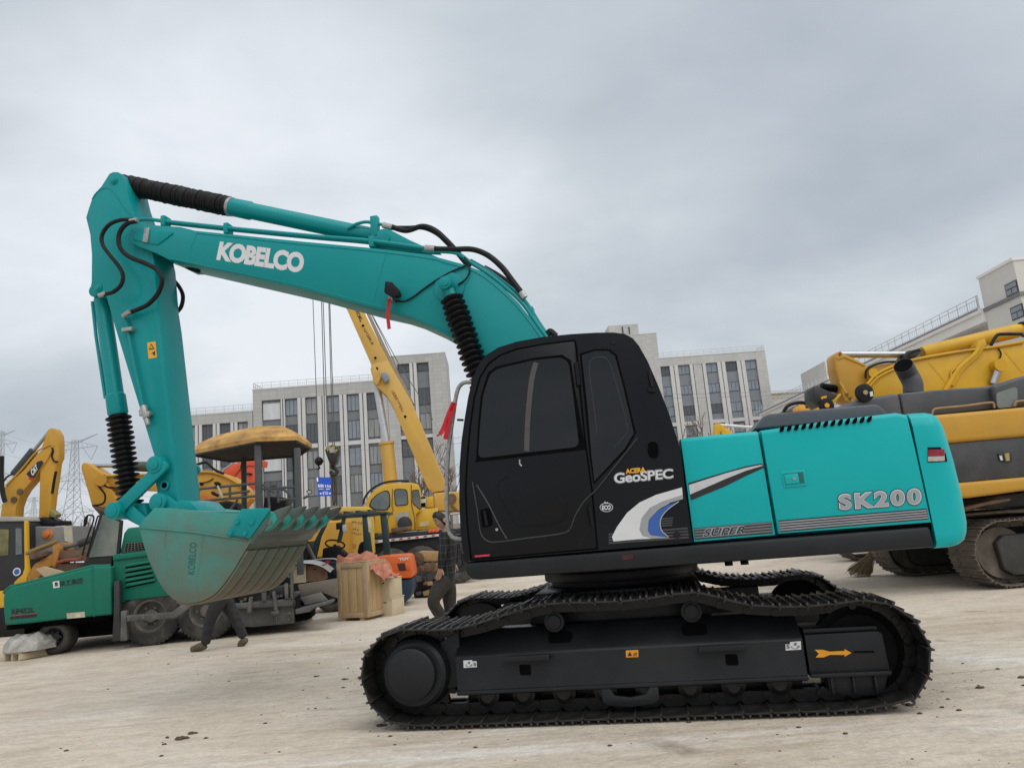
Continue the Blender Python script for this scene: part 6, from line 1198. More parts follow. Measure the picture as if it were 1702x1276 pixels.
obj('counterweight_slot', pp(FK, z8([(928, 618), (1030, 606), (1052, 680), (948, 688)]), -.206, -.19), mat('slot_brown', (.05, .018, .012), .8), cwf); obj('slot_lip', pp(FK, z8([(1000, 610), (1040, 604), (1060, 680), (1015, 684)]), -.212, -.19), fo, cwf, .01)
text('lettering', 'TOY', FK.pl(z8([(940, 560), (1046, 552), (1050, 580), (948, 590)]), -.203), whitep, cwf, .06)
obj('lower_body', pp(FK, z8([(700, 770), (925, 772), (1082, 760), (1078, 880), (1050, 950), (1000, 1000), (945, 1000), (700, 960)]), -.15, .9), mat('forklift_blue', (.010, .03, .06), .5, 0, .1, 3), fk, .04)
obj('bonnet', pp(FK, z8([(180, 600), (420, 590), (700, 560), (700, 960), (180, 980)]), .0, .9), fg, fk, .04)
obj('seat', pp(FK, z8([(545, 500), (560, 430), (590, 400), (610, 420), (600, 520), (690, 530), (690, 560), (560, 560)]), .2, .7), rubber, fk, .04)
q = M(); c_ = FK.p(*z8([(330, 430)])[0], .4); q.tube([c_+Vector((.2*math.cos(t), .12*math.sin(t), .05*math.cos(t)*-1+.08*math.sin(t))) for t in [i*math.pi/10 for i in range(21)]], .018, 6); obj('steering_wheel', q, rubber, fk); q = M(); q.cyl(c_, c_+Vector((-.1, .05, -.45)), .03, n=8); obj('steering_column', q, rubber, fk)
obj('dash', pp(FK, z8([(210, 470), (330, 440), (420, 520), (430, 600), (200, 600)]), .2, .7), rubber, fk, .03)
obj('mirror', pp(FK, z8([(338, 225), (385, 220), (388, 285), (340, 290)]), -.1, -.04), rubber, fk, .01); obj('mirror', pp(FK, z8([(400, 245), (435, 238), (440, 300), (415, 322), (400, 300)]), -.12, -.06), mat('mirror_face', None), fk, .01)
obj('data_plate', pp(FK, z8([(640, 165), (672, 165), (685, 310), (655, 315)]), -.066, -.06), mat('plate_yellow_white', (.55, .5, .32), .5, 0, .3, 4), fk)
obj('mast', pp(FK, z8([(0, 430), (50, 400), (70, 600), (60, 960), (-20, 960)]), -.05, .9), rubber, fk, .02); q = M(); q.tube(FK.pl(z8([(60, 430), (140, 590)]), -.05), .04, 6); obj('tilt_ram', q, greym, fk)
q = M(); q.tube(smooth_open(FK.pl(z8([(100, 590), (200, 575), (320, 572), (350, 590), (370, 610)]), -.1), 4), .018, 6); obj('hand_rail', q, steel, fk)
p_ = FK.p(*z8([(285, 700)])[0], -.1); wheel(fk, FK, (p_.x, .32), -.1, .15, .33, .17, mat('oily_black', None)); p_ = FK.p(*z8([(950, 950)])[0], -.1); wheel(fk, FK, (p_.x-.1, .24), -.05, .15, .24, .12, mat('oily_black', None))
obj('fender', pp(FK, z8([(180, 610), (260, 620), (330, 690), (335, 750), (315, 752), (290, 690), (200, 650)]), -.16, .1), rubber, fk, .01); obj('battery', pp(FK, z8([(232, 590), (270, 588), (275, 620), (235, 625)]), -.1, .1), mat('red_box', (.35, .02, .03), .5), fk, .01)
# ---------------------------------------------------------------- big yellow excavator at the right
zR = lambda p: Z(1440, 660, 3.752, p); zS = lambda p: Z(1280, 560, 4.033, p); zT = lambda p: Z(1380, 860, 5.286, p); zV = lambda p: Z(1370, 560, 8.958, p)
RC = Fr(G(1660, 980), rad(0)); rc = thing('crawler_excavator', RC, 'large yellow and black excavator parked behind the teal counterweight', 'excavator')
dust_t = mat('dusty_track_steel', (.11, .09, .07), .75, 0, .25, 5, dirt=(.24, .20, .155), damt=.8, dscale=3, bump=.15, bscale=30)
SH2 = SH.copy(); SH2.materials.clear(); SH2.materials.append(dust_t); SH2.materials.append(mat('dusty_grouser', (.21, .17, .13), .7, 0, .3, 9)); LK2 = LK.copy(); LK2.materials.clear(); LK2.materials.append(dust_t)
def loop_track(par, xl, L_, y0, h, s, n=None, tag_=None):
    r = h/2-.03; P = []; st_ = L_-2*r
    per = 2*st_+2*math.pi*r; n = n or int(per/(pitch*s))
    tr = M(); 
    for ym in (.24*s, .40*s): tr.tube([(xl+r, y0+ym, .12), (xl+L_-r, y0+ym, .12)], .02, 6)
    t_ = obj('track', tr, dust_t, par)
    for k in range(n):
        d = per*k/n
        if d < st_: q_ = Vector((xl+L_-r-d, .03)); tn = Vector((-1, 0))
        elif d < st_+math.pi*r: a = (d-st_)/r; q_ = Vector((xl+r-r*math.sin(a), .03+r-r*math.cos(a))); tn = Vector((-math.cos(a), math.sin(a)))
        elif d < 2*st_+math.pi*r: q_ = Vector((xl+r+(d-st_-math.pi*r), .03+2*r)); tn = Vector((1, 0))
        else: a = (d-2*st_-math.pi*r)/r; q_ = Vector((xl+L_-r+r*math.sin(a), .03+r+r*math.cos(a))); tn = Vector((math.cos(a), -math.sin(a)))
        nm = Vector((-tn.y, tn.x)); R = Matrix(((tn.x*s, 0, nm.x*s, q_.x), (0, s, 0, y0), (tn.y*s, 0, nm.y*s, q_.y), (0, 0, 0, 1)))
        if q_.x < 3.2+xl:
            o = link('shoe', SH2, None, t_); o.matrix_local = R
            o = link('chain_link', LK2, None, t_); o.matrix_local = R
    return t_
xl = RC.p(*zR([(670, 920)])[0], 0).x; ht = RC.p(*zR([(930, 748)])[0], 0).z
for y0 in (0.0, 2.55):
    loop_track(rc, xl, 4.6, y0, ht, 1.12)
    q = M(); q.prism([(xl+.55, .16), (xl+.42, .25), (xl+.38, .62), (xl+.5, .72), (xl+3.2, .76), (xl+3.2, .14)], y0+.10, y0+.5); obj('track_frame', q, mat('dusty_frame_black', (.035, .033, .03), .7, 0, .15, 2, dirt=(.10, .085, .065), damt=.5, dscale=2.5), rc, .03)
    q = M(); q.lathe((xl+.5, y0+.2, ht/2), (xl+.5, y0+.5, ht/2), [(0, .1), (.02, .36), (.28, .36), (.3, .1)], 28); obj('idler', q, dust_t, rc)
q = M(); q.box(xl+.9, xl+3.4, .7, 2.5, .35, .95); obj('car_body', q, mat('dusty_frame_black', None), rc, .05)
ch = mat('hood_charcoal', (.055, .058, .066), .5, 0, .1, 1.2, dirt=(.12, .125, .13), damt=.35, dscale=1.6, bump=.06, bscale=3); chp = mat('scuffed_panel', (.038, .039, .042), .45, 0, .2, 1.5, dirt=(.11, .11, .11), damt=.4, dscale=2.5)
YH = -.1
ext = lambda p: p
obj('upper_panel', pp(RC, zR([(-60, 150), (400, 112), (983, 60), (1500, 15), (1500, 200), (983, 245), (500, 287), (-60, 330)]), YH, 2.9), catyel, rc, .06)
bp_ = obj('side_door', pp(RC, zR([(-60, 335), (500, 290), (983, 248), (1500, 205), (1500, 450), (983, 495), (560, 532), (-60, 580)]), YH+.05, 2.8), chp, rc, .01)
obj('lower_panel', pp(RC, zR([(-60, 585), (560, 535), (983, 497), (1500, 455), (1500, 540), (983, 582), (800, 608), (640, 628), (-60, 680)]), YH, 2.9), catyel, rc, .05)
obj('belly', pp(RC, zR([(-60, 690), (640, 635), (983, 590), (1500, 545), (1500, 650), (600, 705), (-60, 740)]), YH+.4, 2.5), mat('dusty_frame_black', None), rc, .03)
obj('tread_guard', pp(RC, zR([(600, 690), (800, 640), (900, 630), (900, 645), (720, 680), (610, 712)]), YH+.1, 1.2), rust, rc, .01)
obj('latch', pp(RC, zR([(822, 350), (905, 343), (912, 400), (880, 402), (835, 398)]), YH+.03, YH+.06), mat('oily_black', None), bp_, .004); obj('latch_tab', pp(RC, zR([(862, 350), (890, 347), (895, 395), (872, 397)]), YH+.015, YH+.04), mat('brass_tab', (.35, .26, .10), .5), bp_); obj('latch_tab', pp(RC, zR([(830, 365), (845, 363), (852, 392), (838, 393)]), YH+.02, YH+.04), whitep, bp_)
obj('hood', pp(RC, zS([(430, 500), (520, 450), (600, 412), (700, 398), (858, 376), (872, 400), (892, 510), (890, 560), (430, 560)]), .2, 2.6), ch, rc, .05)
obj('hood', pp(RC, zS([(868, 376), (1100, 355), (1480, 328), (1500, 350), (1515, 480), (1090, 525), (905, 560), (890, 480)]), .2, 2.6), ch, rc, .05)
obj('cover', pp(RC, zS([(1490, 328), (1660, 270), (1900, 210), (1900, 470), (1660, 470), (1520, 480)]), .1, 2.6), ch, rc, .05)
obj('cover_panel', pp(RC, zS([(1515, 375), (1640, 335), (1658, 345), (1660, 465), (1525, 478)]), .085, .1, .05), mat('panel_grey', (.17, .19, .18), .6), rc)
for pts in ([(1085, 520), (1095, 490), (1130, 478), (1300, 462), (1470, 440), (1498, 448), (1502, 475)], [(1635, 465), (1645, 440), (1670, 430), (1800, 420)]):
    q = M(); q.tube(smooth_open(RC.pl(zS(pts), .05), 6), .017, 8); obj('hand_rail', q, mat('brass_rail', (.30, .19, .08), .5, .2), rc)
YX = 1.2; ec = [RC.p(*p_, YX) for p_ in zS([(960, 375), (955, 310), (925, 250), (868, 200)])]; ec[3].y -= .12; q = M(); pth = smooth_open(ec, 5)
q.tube(pth, [.152]*len(pth), 24); stk = obj('exhaust_stack', q, mat('exhaust_grey', (.075, .075, .078), .6, 0, .1, 3), rc, None, 50)
tn = (ec[3]-ec[2]).normalized(); q = M(); q.lathe(ec[3]-tn*.01, ec[3]+tn*.012, [(0, .145), (.02, .14), (.022, .0)], 24); obj('exhaust_mouth', q, darkm, stk)
p_ = RC.p(*zS([(637, 372)])[0], .15); q = M(); q.cyl(p_, p_+Vector((0, .06, 0)), .135, n=28); ds = obj('round_cap', q, rubber, rc, .01); q = M(); q.cyl(p_+Vector((0, -.02, 0)), p_, .035, n=14); obj('cap_bolt', q, mat('brass_tab', None), ds); obj('cap_label', pp(RC, zS([(668, 368), (688, 362), (692, 395), (672, 398)]), .14, .15), whitep, ds)
# ---------------------------------------------------------------- second yellow excavator, boom and arm seen above the hood
RBY = 15.5; RB = Fr((atY(1560, 900, RBY).x, RBY, 0), 0); rb = thing('crawler_excavator', RB, 'bright yellow excavator with folded arm and chrome rod behind the charcoal hood', 'excavator')
zU = lambda p: Z(1280, 420, 4.033, p)
bo_ = obj('boom', pp(RB, zU([(640, 900), (660, 880), (700, 830), (770, 780), (850, 742), (1010, 700), (1300, 660), (1702, 595), (2000, 560), (2100, 700), (2000, 1000), (1500, 1010), (1100, 1000), (700, 1010), (640, 960)]), -.3, .3), catyel2, rb, .02)
ar_ = obj('arm', pp(RB, zU([(432, 690), (445, 668), (470, 658), (495, 675), (560, 705), (645, 750), (662, 790), (660, 850), (600, 960), (545, 1005), (500, 990), (480, 930), (470, 880), (440, 780)]), -.22, .22), catyel, rb, .02)
obj('boom_nose', pp(RB, zU([(640, 800), (660, 770), (760, 745), (860, 735), (840, 790), (700, 850), (660, 850)]), -.28, .28), catyel, rb, .02)
p_ = RB.p(*zU([(685, 808)])[0], -.28); q = M(); q.cyl(p_, p_+Vector((0, -.06, 0)), .1, n=16); obj('pin', q, catyel2, rb)
e_ = RB.pl(zU([(470, 682), (900, 682)]), 0); q = M(); q.cyl(e_[0], e_[1], .075, n=16); obj('rod', q, chrome, rb)
e_ = RB.pl(zU([(1020, 672), (1690, 515)]), 0); q = M(); q.lathe(e_[0], e_[1], [(0, .13), (.1, .15), ((e_[1]-e_[0]).length-.15, .15), ((e_[1]-e_[0]).length, .12)], 20); obj('arm_cylinder', q, catyel2, rb)
e_ = RB.pl(zU([(1690, 515), (1760, 500)]), 0); q = M(); q.cyl(e_[0], e_[1], .17, n=18); obj('cylinder_end', q, rubber, rb)
obj('bracket', pp(RB, zU([(900, 700), (930, 655), (1030, 645), (980, 700)]), -.2, .2), mat('oily_black', None), rb, .01)
for pts, r_, m_ in (([(650, 880), (720, 810), (860, 745), (1020, 705), (1310, 655), (1500, 630), (1702, 595)], .03, catyel2), ([(660, 900), (730, 830), (850, 770), (900, 750)], .025, catyel2), ([(1480, 620), (1520, 555), (1570, 545), (1690, 545)], .035, rubber), ([(640, 840), (645, 790), (680, 760), (760, 735), (840, 730)], .025, rubber), ([(1400, 640), (1360, 690), (1270, 770), (1200, 880), (1170, 930)], .05, catyel2), ([(1420, 645), (1380, 700), (1290, 780), (1220, 890)], .03, catyel2), ([(1530, 640), (1548, 680), (1530, 730)], .015, rubber), ([(900, 715), (940, 670), (1000, 650)], .03, rubber), ([(1245, 770), (1215, 800), (1210, 850)], .02, catyel2), ([(1270, 655), (1340, 642), (1420, 630)], .02, rust)):
    q = M(); q.tube(smooth_open(RB.pl(zU(pts), -.33), 5), r_, 8); obj('hydraulic_pipe', q, m_, rb)
obj('pipe_bracket', pp(RB, zU([(1395, 590), (1440, 575), (1455, 620), (1400, 650), (1370, 670)]), -.36, .1), catyel2, rb, .01)
for pts in ([(1060, 735), (1075, 735), (1190, 870), (1180, 878)], [(1570, 665), (1580, 660), (1700, 800), (1690, 805)]): obj('weld_seam', pp(RB, zU(pts), -.305, -.3), catyel2, rb)
e_ = RB.pl(zU([(1530, 770), (1490, 880)]), -.38); q = M(); q.cyl(e_[0], e_[1], .075, n=14); obj('boom_cylinder_rod', q, chrome, rb); q = M(); q.lathe(e_[0]+Vector((0, -.1, .04)), e_[0]+Vector((0, .1, .04)), [(0, .13), (.2, .13)], 18); q.cyl(e_[0]+Vector((0, .1, .04)), e_[0]+Vector((0, .12, .04)), .2, n=20); obj('boom_cylinder_eye', q, catyel2, rb)
obj('arm_rib', pp(RB, zU([(445, 700), (500, 690), (640, 752), (636, 760), (500, 702), (452, 715)]), -.235, -.22), catyel, ar_); obj('arm_rib', pp(RB, zU([(470, 860), (490, 880), (530, 960), (570, 1000), (560, 1005), (500, 930), (465, 870)]), -.235, -.22), catyel2, ar_)
for u, v in ((468, 678), (536, 975), (515, 950)): p_ = RB.p(*zU([(u, v)])[0], -.225); q = M(); q.cyl(p_, p_+Vector((0, -.02, 0)), .03, n=10); obj('pin', q, rust, ar_)
lk_ = obj('bucket_linkage', pp(RB, zS([(285, 340), (300, 325), (325, 322), (345, 340), (465, 395), (440, 410), (360, 440), (335, 470), (305, 440), (288, 400)]), -.25, .25), mat('oily_black', None), rb, .02)
e_ = RB.pl(zS([(335, 332), (470, 352)]), 0); q = M(); boot(q, e_[0], e_[1], .055, .09, 12, 14); obj('rubber_boot', q, rubber, rb, None, 60)
p_ = RB.p(*zS([(380, 458)])[0], -.3); q = M(); q.cyl(p_, p_+Vector((0, .06, 0)), .155, n=24); o_ = obj('round_cap', q, rubber, rb, .01); q = M(); q.cyl(p_+Vector((0, -.02, 0)), p_, .05, n=12); obj('cap_bolt', q, yellowp, o_)
obj('yellow_tag', pp(RB, zS([(342, 400), (380, 392), (378, 418), (345, 422)]), -.27, -.25), yellowp, rb); obj('link_bar', pp(RB, zS([(410, 440), (470, 375), (480, 385), (425, 455)]), -.3, -.2), catyel2, rb, .01)
excavator_base(rb, RB, 1.3, .2, catyel2, 1.05)
# third, far machine: only a hose, a yellow elbow and a track end show
RDY = 17.5; RD = Fr((atY(1400, 930, RDY).x, RDY, 0), 0); rd_ = thing('crawler_excavator', RD, 'far yellow excavator showing only a track end beside the straw broom', 'excavator')
loop_track(rd_, RD.p(*zT([(130, 340)])[0], 0).x, 4.2, 0, .95, 1.05)
obj('bucket_elbow', pp(RD, zS([(175, 480), (200, 452), (235, 455), (240, 480), (300, 470), (330, 470), (330, 500), (170, 500)]), 0, .3), yellowp, rd_, .02)
q = M(); q.tube(smooth_open(RD.pl(zS([(90, 500), (115, 465), (160, 445), (210, 438), (260, 445)]), .1), 5), .04, 8); obj('hose', q, rubber, rd_)
obj('boom', pp(RD, zS([(80, 500), (330, 470), (520, 470), (520, 560), (80, 560)]), .2, .6), mat('dusty_frame_black', None), rd_, .03)
q = M(); q.box(RD.p(1450, 850, 0).x, RD.p(1450, 850, 0).x+3, .3, 2.4, .95, 2.0); obj('house', q, catyel, rd_, .05)
DMY = 45; DM = Fr((atY(1220, 880, DMY).x, DMY, 0), 0); dm = thing('crawler_excavator', DM, 'distant yellow machine with white ram peeping over the front service door', 'excavator')
e_ = DM.pl([(1194, 706), (1250, 710)], 0); q = M(); q.cyl(e_[0], e_[1], .09, n=10); obj('ram', q, mat('pale_rod', None), dm)
obj('arm', pp(DM, [(1188, 704), (1196, 703), (1214, 716), (1222, 730), (1206, 735), (1198, 716), (1192, 735), (1186, 735)], -.2, .2), catyel2, dm, .02); excavator_base(dm, DM, 1, .1, catyel2, 1.2)
q = M(); q.prism(DM.o2([(1206, 735), (1222, 730), (1240, 800), (1210, 800)], -.2), -.2, .2); obj('boom', q, catyel2, dm)
# ---------------------------------------------------------------- straw broom
bf = Fr(G(1424, 958), 0); br_ = thing('straw_broom', bf, 'straw broom head leaning against the dusty track', 'broom'); r_ = random.Random(4); straw = mat('straw', (.20, .155, .085), .9, 0, .3, 20)
A_, B_ = bf.p(*zT([(375, 300)])[0], 0), bf.p(*zT([(240, 490)])[0], 0); ax = (B_-A_).normalized(); q = M()
for i in range(320):
    a = r_.uniform(0, 6.28); rr = r_.random()**.5; s0 = A_+Vector((r_.uniform(-.035, .035), r_.uniform(-.05, .05), 0)); L_ = (B_-A_).length*r_.uniform(.85, 1.02); e0 = s0+ax*L_+Vector((.20*rr*math.cos(a), .17*rr*math.sin(a)*1.2, .08*rr*math.sin(a))); e0.z = max(e0.z, .004); q.bar(s0, e0, .006, .006)
obj('bristles', q, straw, br_); q = M(); q.tube([A_+Vector((-.02, 0, -.05)), A_-ax*1.1], .015, 8); obj('handle', q, mat('broom_wood', (.25, .17, .09), .8), br_); q = M(); q.cyl(A_-ax*.03, A_+ax*.06, .06, n=10); obj('binding', q, rust, br_)
# ---------------------------------------------------------------- crates
wood = mat('pale_plywood', (.50, .35, .18), .75, 0, .12, 2.0, stretch=(6, 6, .6), dirt=(.36, .24, .12), damt=.5, dscale=1.5, bump=.08, bscale=8); wood2 = mat('grey_batten', (.43, .315, .185), .8, 0, .15, 2, stretch=(5, 5, .8), dirt=(.25, .18, .10), damt=.6, dscale=2.5, bump=.1, bscale=9); woodp = mat('cream_plywood', (.55, .46, .31), .75, 0, .1, 2, stretch=(4, 4, 1), dirt=(.42, .32, .2), damt=.5, dscale=2)
def quadbox(par, name, fr, q4, y0, th, m_, bev=.004):
    return obj(name, pp(fr, q4, y0, y0+th), m_, par, bev)
CF = Fr(G(600, 1031), rad(-24)); cr1 = thing('wooden_crate', CF, 'tall pale wooden crate of planks and battens in front of the forklift', 'crate')
xw0, xw1 = CF.p(*z8([(352, 900)])[0], 0).x, CF.p(*z8([(640, 880)])[0], 0).x; zt = CF.p(*z8([(480, 612)])[0], 0).z; dp = .62; z0_ = .05
for i in range(3): x0 = xw0+.05+(xw1-xw0-.1)*i/3; q = M(); q.box(x0, x0+(xw1-xw0-.1)/3-.006, .018, .035, z0_+.05, zt-.04); obj('plank', q, wood, cr1, .003)
bw_ = .085
for b in ((xw0, xw0+bw_, z0_, zt), (xw1-bw_*1.1, xw1, z0_, zt), (xw0+bw_+.002, xw1-bw_*1.1-.002, zt-bw_, zt), (xw0+bw_+.002, xw1-bw_*1.1-.002, z0_, z0_+bw_)): q = M(); q.box(b[0], b[1], 0, .022, b[2], b[3]); obj('batten', q, wood2, cr1, .003)
for i in range(4): y0 = .04+(dp-.06)*i/4; q = M(); q.box(xw1-.04, xw1-.02, y0, y0+(dp-.06)/4-.006, z0_+.05, zt-.04); obj('plank', q, wood, cr1, .003)
for b in ((.023, bw_, z0_, zt), (dp-bw_, dp, z0_, zt), (bw_+.002, dp-bw_-.002, zt-bw_, zt), (bw_+.002, dp-bw_-.002, z0_, z0_+bw_)): q = M(); q.box(xw1-.018, xw1+.004, b[0], b[1], b[2], b[3]); obj('batten', q, wood2, cr1, .003)
q = M(); q.box(xw0+.03, xw1-.045, .04, dp, z0_+.02, zt-.01); obj('core', q, wood, cr1)
for i in range(4): x0 = xw0+(xw1-xw0)*i/4; q = M(); q.box(x0+.003, x0+(xw1-xw0)/4-.003, 0, dp, zt+.002, zt+.02); obj('lid_board', q, wood2, cr1, .003)
for x0 in (xw0+.05, xw1-.2): q = M(); q.box(x0, x0+.1, .02, dp, 0, z0_-.002); obj('skid', q, wood2, cr1)
def small_crate(fr, lab, z0, h, w, d, dx=0, dy=0, m_=None):
    m_ = m_ or woodp; t_ = thing('wooden_crate', fr, lab, 'crate', 'small cream crates'); q = M(); q.box(dx+.012, dx+w-.012, dy+.012, dy+d-.012, z0+.004, z0+h-.004); obj('box', q, m_, t_)
    q = M(); q.box(dx, dx+w, dy, dy+.011, z0, z0+h); p = obj('panel', q, m_, t_, .003); q = M(); q.box(dx+w-.011, dx+w, dy+.0115, dy+d, z0, z0+h); obj('panel', q, m_, t_, .003); q = M(); q.box(dx-.008, dx+w+.008, dy-.008, dy+d+.008, z0+h+.001, z0+h+.018); obj('lid', q, m_, t_, .003)
    q = M(); q.box(dx+w*.32, dx+w*.55, dy-.002, dy+.004, z0+h*.76, z0+h*.82); obj('hand_hole', q, darkm, p); 
    for zz_ in (.04, .96):
        q = M(); q.box(dx+w*.0, dx+w, dy-.006, dy-.0005, z0+h*zz_-.012, z0+h*zz_+.012); obj('edge_strip', q, m_, t_)
    return t_
S1 = Fr(G(640, 1024), rad(-20)); a, b = S1.p(*z8([(765, 1135)])[0], 0), S1.p(*z8([(885, 1130)])[0], 0); zl = S1.p(*z8([(820, 945)])[0], 0).z
sc1 = small_crate(S1, 'cream plywood box on the ground, lower of two beside the tall crate', .0, zl-.02, b.x-a.x, .45, a.x)
a2, b2 = S1.p(*z8([(740, 850)])[0], 0), S1.p(*z8([(856, 840)])[0], 0); zu = S1.p(*z8([(795, 757)])[0], 0).z
small_crate(S1, 'cream plywood box stacked on top of another beside the tall crate', zl, zu-zl-.02, b2.x-a2.x, .45, a2.x)
S2 = Fr(G(764, 964), rad(-15)); zz_ = S2.p(764, 922, 0).z; small_crate(S2, 'pale wooden case standing behind the walking man near the cab', 0, zz_, .9, .7, -.45)
S3 = Fr(PV.m @ Vector((PV.p(*z3_([(1090, 500)])[0], .3).x, .3, 0)), PV.yaw); zb_, ztb = PV.p(*z3_([(1150, 510)])[0], .3).z, PV.p(*z3_([(1150, 352)])[0], .3).z; w3 = PV.p(*z3_([(1212, 500)])[0], .3).x-PV.p(*z3_([(1090, 500)])[0], .3).x
small_crate(S3, 'pale box on the paver screed under a curled sheet, left of a brown box', zb_, ztb-zb_, w3, .5, 0)
w4 = PV.p(*z3_([(1392, 490)])[0], .3).x-PV.p(*z3_([(1212, 500)])[0], .3).x; small_crate(S3, 'brown wooden box on the paver screed under a curled sheet', zb_+.01, ztb-zb_-.03, w4-.03, .5, w3+.02, 0, mat('brown_board', (.20, .11, .065), .8, 0, .2, 2, stretch=(5, 5, .5)))
q = M(); e_ = smooth_open(PV.pl(z3_([(1035, 330), (1100, 322), (1200, 312), (1290, 318), (1380, 350), (1450, 400)]), .25), 4); q.grid([[p_+Vector((0, dy_, dz_)) for p_ in e_] for dy_, dz_ in ((-.1, -.02), (.2, .01), (.5, .02), (.7, .0))]); sh_ = obj('metal_sheet', q, mat('tin_sheet', (.40, .41, .42), .4, .5, .15, 3)); sh_.matrix_world = PV.m; tag(sh_, 'curled grey tin sheet lying over the boxes on the screed', 'sheet')
# pink tarpaulin over the crate and the forklift
q = M(); r_ = random.Random(9); tl = []
for j in range(12):
    yy = .08+j*.05; row = []
    for i, (u, v) in enumerate(z8([(405, 572), (425, 552), (470, 546), (530, 545), (590, 552), (650, 566), (690, 580), (720, 600), (745, 630), (775, 665), (800, 700), (835, 732), (862, 738)])):
        p_ = CF.p(u, v, .3); sg_ = .045*math.sin(j*.9+i*1.3)+.03*math.sin(j*2.1-i*.8); row.append(Vector((p_.x+r_.uniform(-.012, .012)+(.02*math.sin(j*1.7) if i > 6 else 0), yy+(.0 if i < 6 else .05*math.sin(i)), p_.z+sg_+r_.uniform(-.012, .012)-(.16 if j == 0 and i < 8 else 0))))
    tl.append(row)
q.grid(tl); to = obj('tarpaulin', q, mat('salmon_tarp', (.45, .16, .10), .85, 0, .25, 6, dirt=(.40, .25, .18), damt=.7, dscale=6, bump=.4, bscale=14), None, None, 50); to.matrix_world = CF.m; tag(to, 'crumpled salmon tarpaulin draped over the tall crate towards the forklift', 'tarpaulin')
# heap of worn machine parts beyond the forklift
SF = Fr((atY(712, 960, 17.5).x, 17.5, 0), rad(5)); sp_ = thing('excavator_attachment', SF, 'heap of rusty undercarriage and boom parts between forklift and walking man', 'machine part')
dy_ = mat('dirty_yellow', (.36, .23, .09), .8, 0, .2, 2, dirt=(.15, .10, .06), damt=.7, dscale=3)
obj('arm_stub', pp(SF, z8([(1112, 520), (1160, 495), (1320, 500), (1330, 590), (1250, 600), (1130, 595)]), -.2, .2), dy_, sp_, .02)
for u, v, rr in ((1130, 565, .13), (1110, 680, .08), (1160, 670, .09), (1220, 650, .1), (1270, 640, .09)): p_ = SF.p(*z8([(u, v)])[0], -.3); q = M(); q.lathe(p_, p_+Vector((0, .5, 0)), [(0, rr*.4), (.02, rr), (.48, rr), (.5, rr*.4)], 16); obj('roller', q, rust, sp_)
obj('beam', pp(SF, z8([(1085, 660), (1350, 600), (1350, 680), (1090, 715)]), -.2, .1), dy_, sp_, .02)
for i in range(14):
    u, v = 1090+r_.uniform(0, 260), 730+r_.uniform(0, 190); w_ = r_.uniform(30, 70); obj('scrap_piece', pp(SF, z8([(u, v), (u+w_, v-r_.uniform(5, 30)), (u+w_*1.1, v+w_*.5), (u+w_*.2, v+w_*.6)]), r_.uniform(-.4, -.1), r_.uniform(0, .3)), r_.choice([rust, greym, mat('oily_black', None), dy_]), sp_, .01)
obj('base_plate', pp(SF, z8([(1080, 800), (1360, 760), (1360, 940), (1090, 945)]), 0, .5), mat('oily_black', None), sp_, .03)
# pallet with a wrapped bundle, bottom left
PF = Fr(G(30, 1098), rad(-20)); pt = thing('wooden_pallet', PF, 'short wooden pallet under a wrapped bundle at the bottom left', 'pallet')
for x0 in (-.33, -.16, .0): q = M(); q.box(x0, x0+.04, 0, .7, 0, .1); obj('bearer', q, woodp, pt, .004)
for i in range(5): q = M(); q.box(-.34, .05, i*.14, i*.14+.11, .101, .122); obj('deck_board', q, woodp, pt, .004)
q = M(); q.box(.041, .06, 0, .7, 0.01, .1); obj('side_board', q, woodp, pt, .004)
q = M(); r_ = random.Random(2); bv = []
for i in range(9):
    an = math.pi*i/8; row = []
    for j in range(13):
        t = j/12; e0 = math.sin(math.pi*min(1, max(0, t)))**.35; row.append((-.50+.70*t*1.0+.02*r_.uniform(-1, 1), .3-.36*math.cos(an)*max(.45, e0)+.02*r_.uniform(-1, 1), .125+.26*max(.25, math.sin(an))**.8*max(.35, e0)*(1 if i not in (0, 8) else .05)+.045*r_.uniform(-1, 1)*(i not in (0, 8))))
    bv.append(row)
q.grid(bv); q.add([p_ for p_ in bv[0]]+[p_ for p_ in bv[8]], [tuple(list(range(13))+list(range(25, 12, -1)))])
for t in (0, 12): q.add([r[t] for r in bv], [tuple(range(9))])
bn = obj('wrapped_bundle', q, mat('dusty_plastic_wrap', (.36, .35, .32), .45, 0, .3, 7, dirt=(.2, .19, .17), damt=.6, dscale=9, bump=.5, bscale=18), None, None, 20); bn.matrix_world = PF.m; tag(bn, 'lumpy bundle wrapped in dusty white plastic on the pallet', 'bundle')
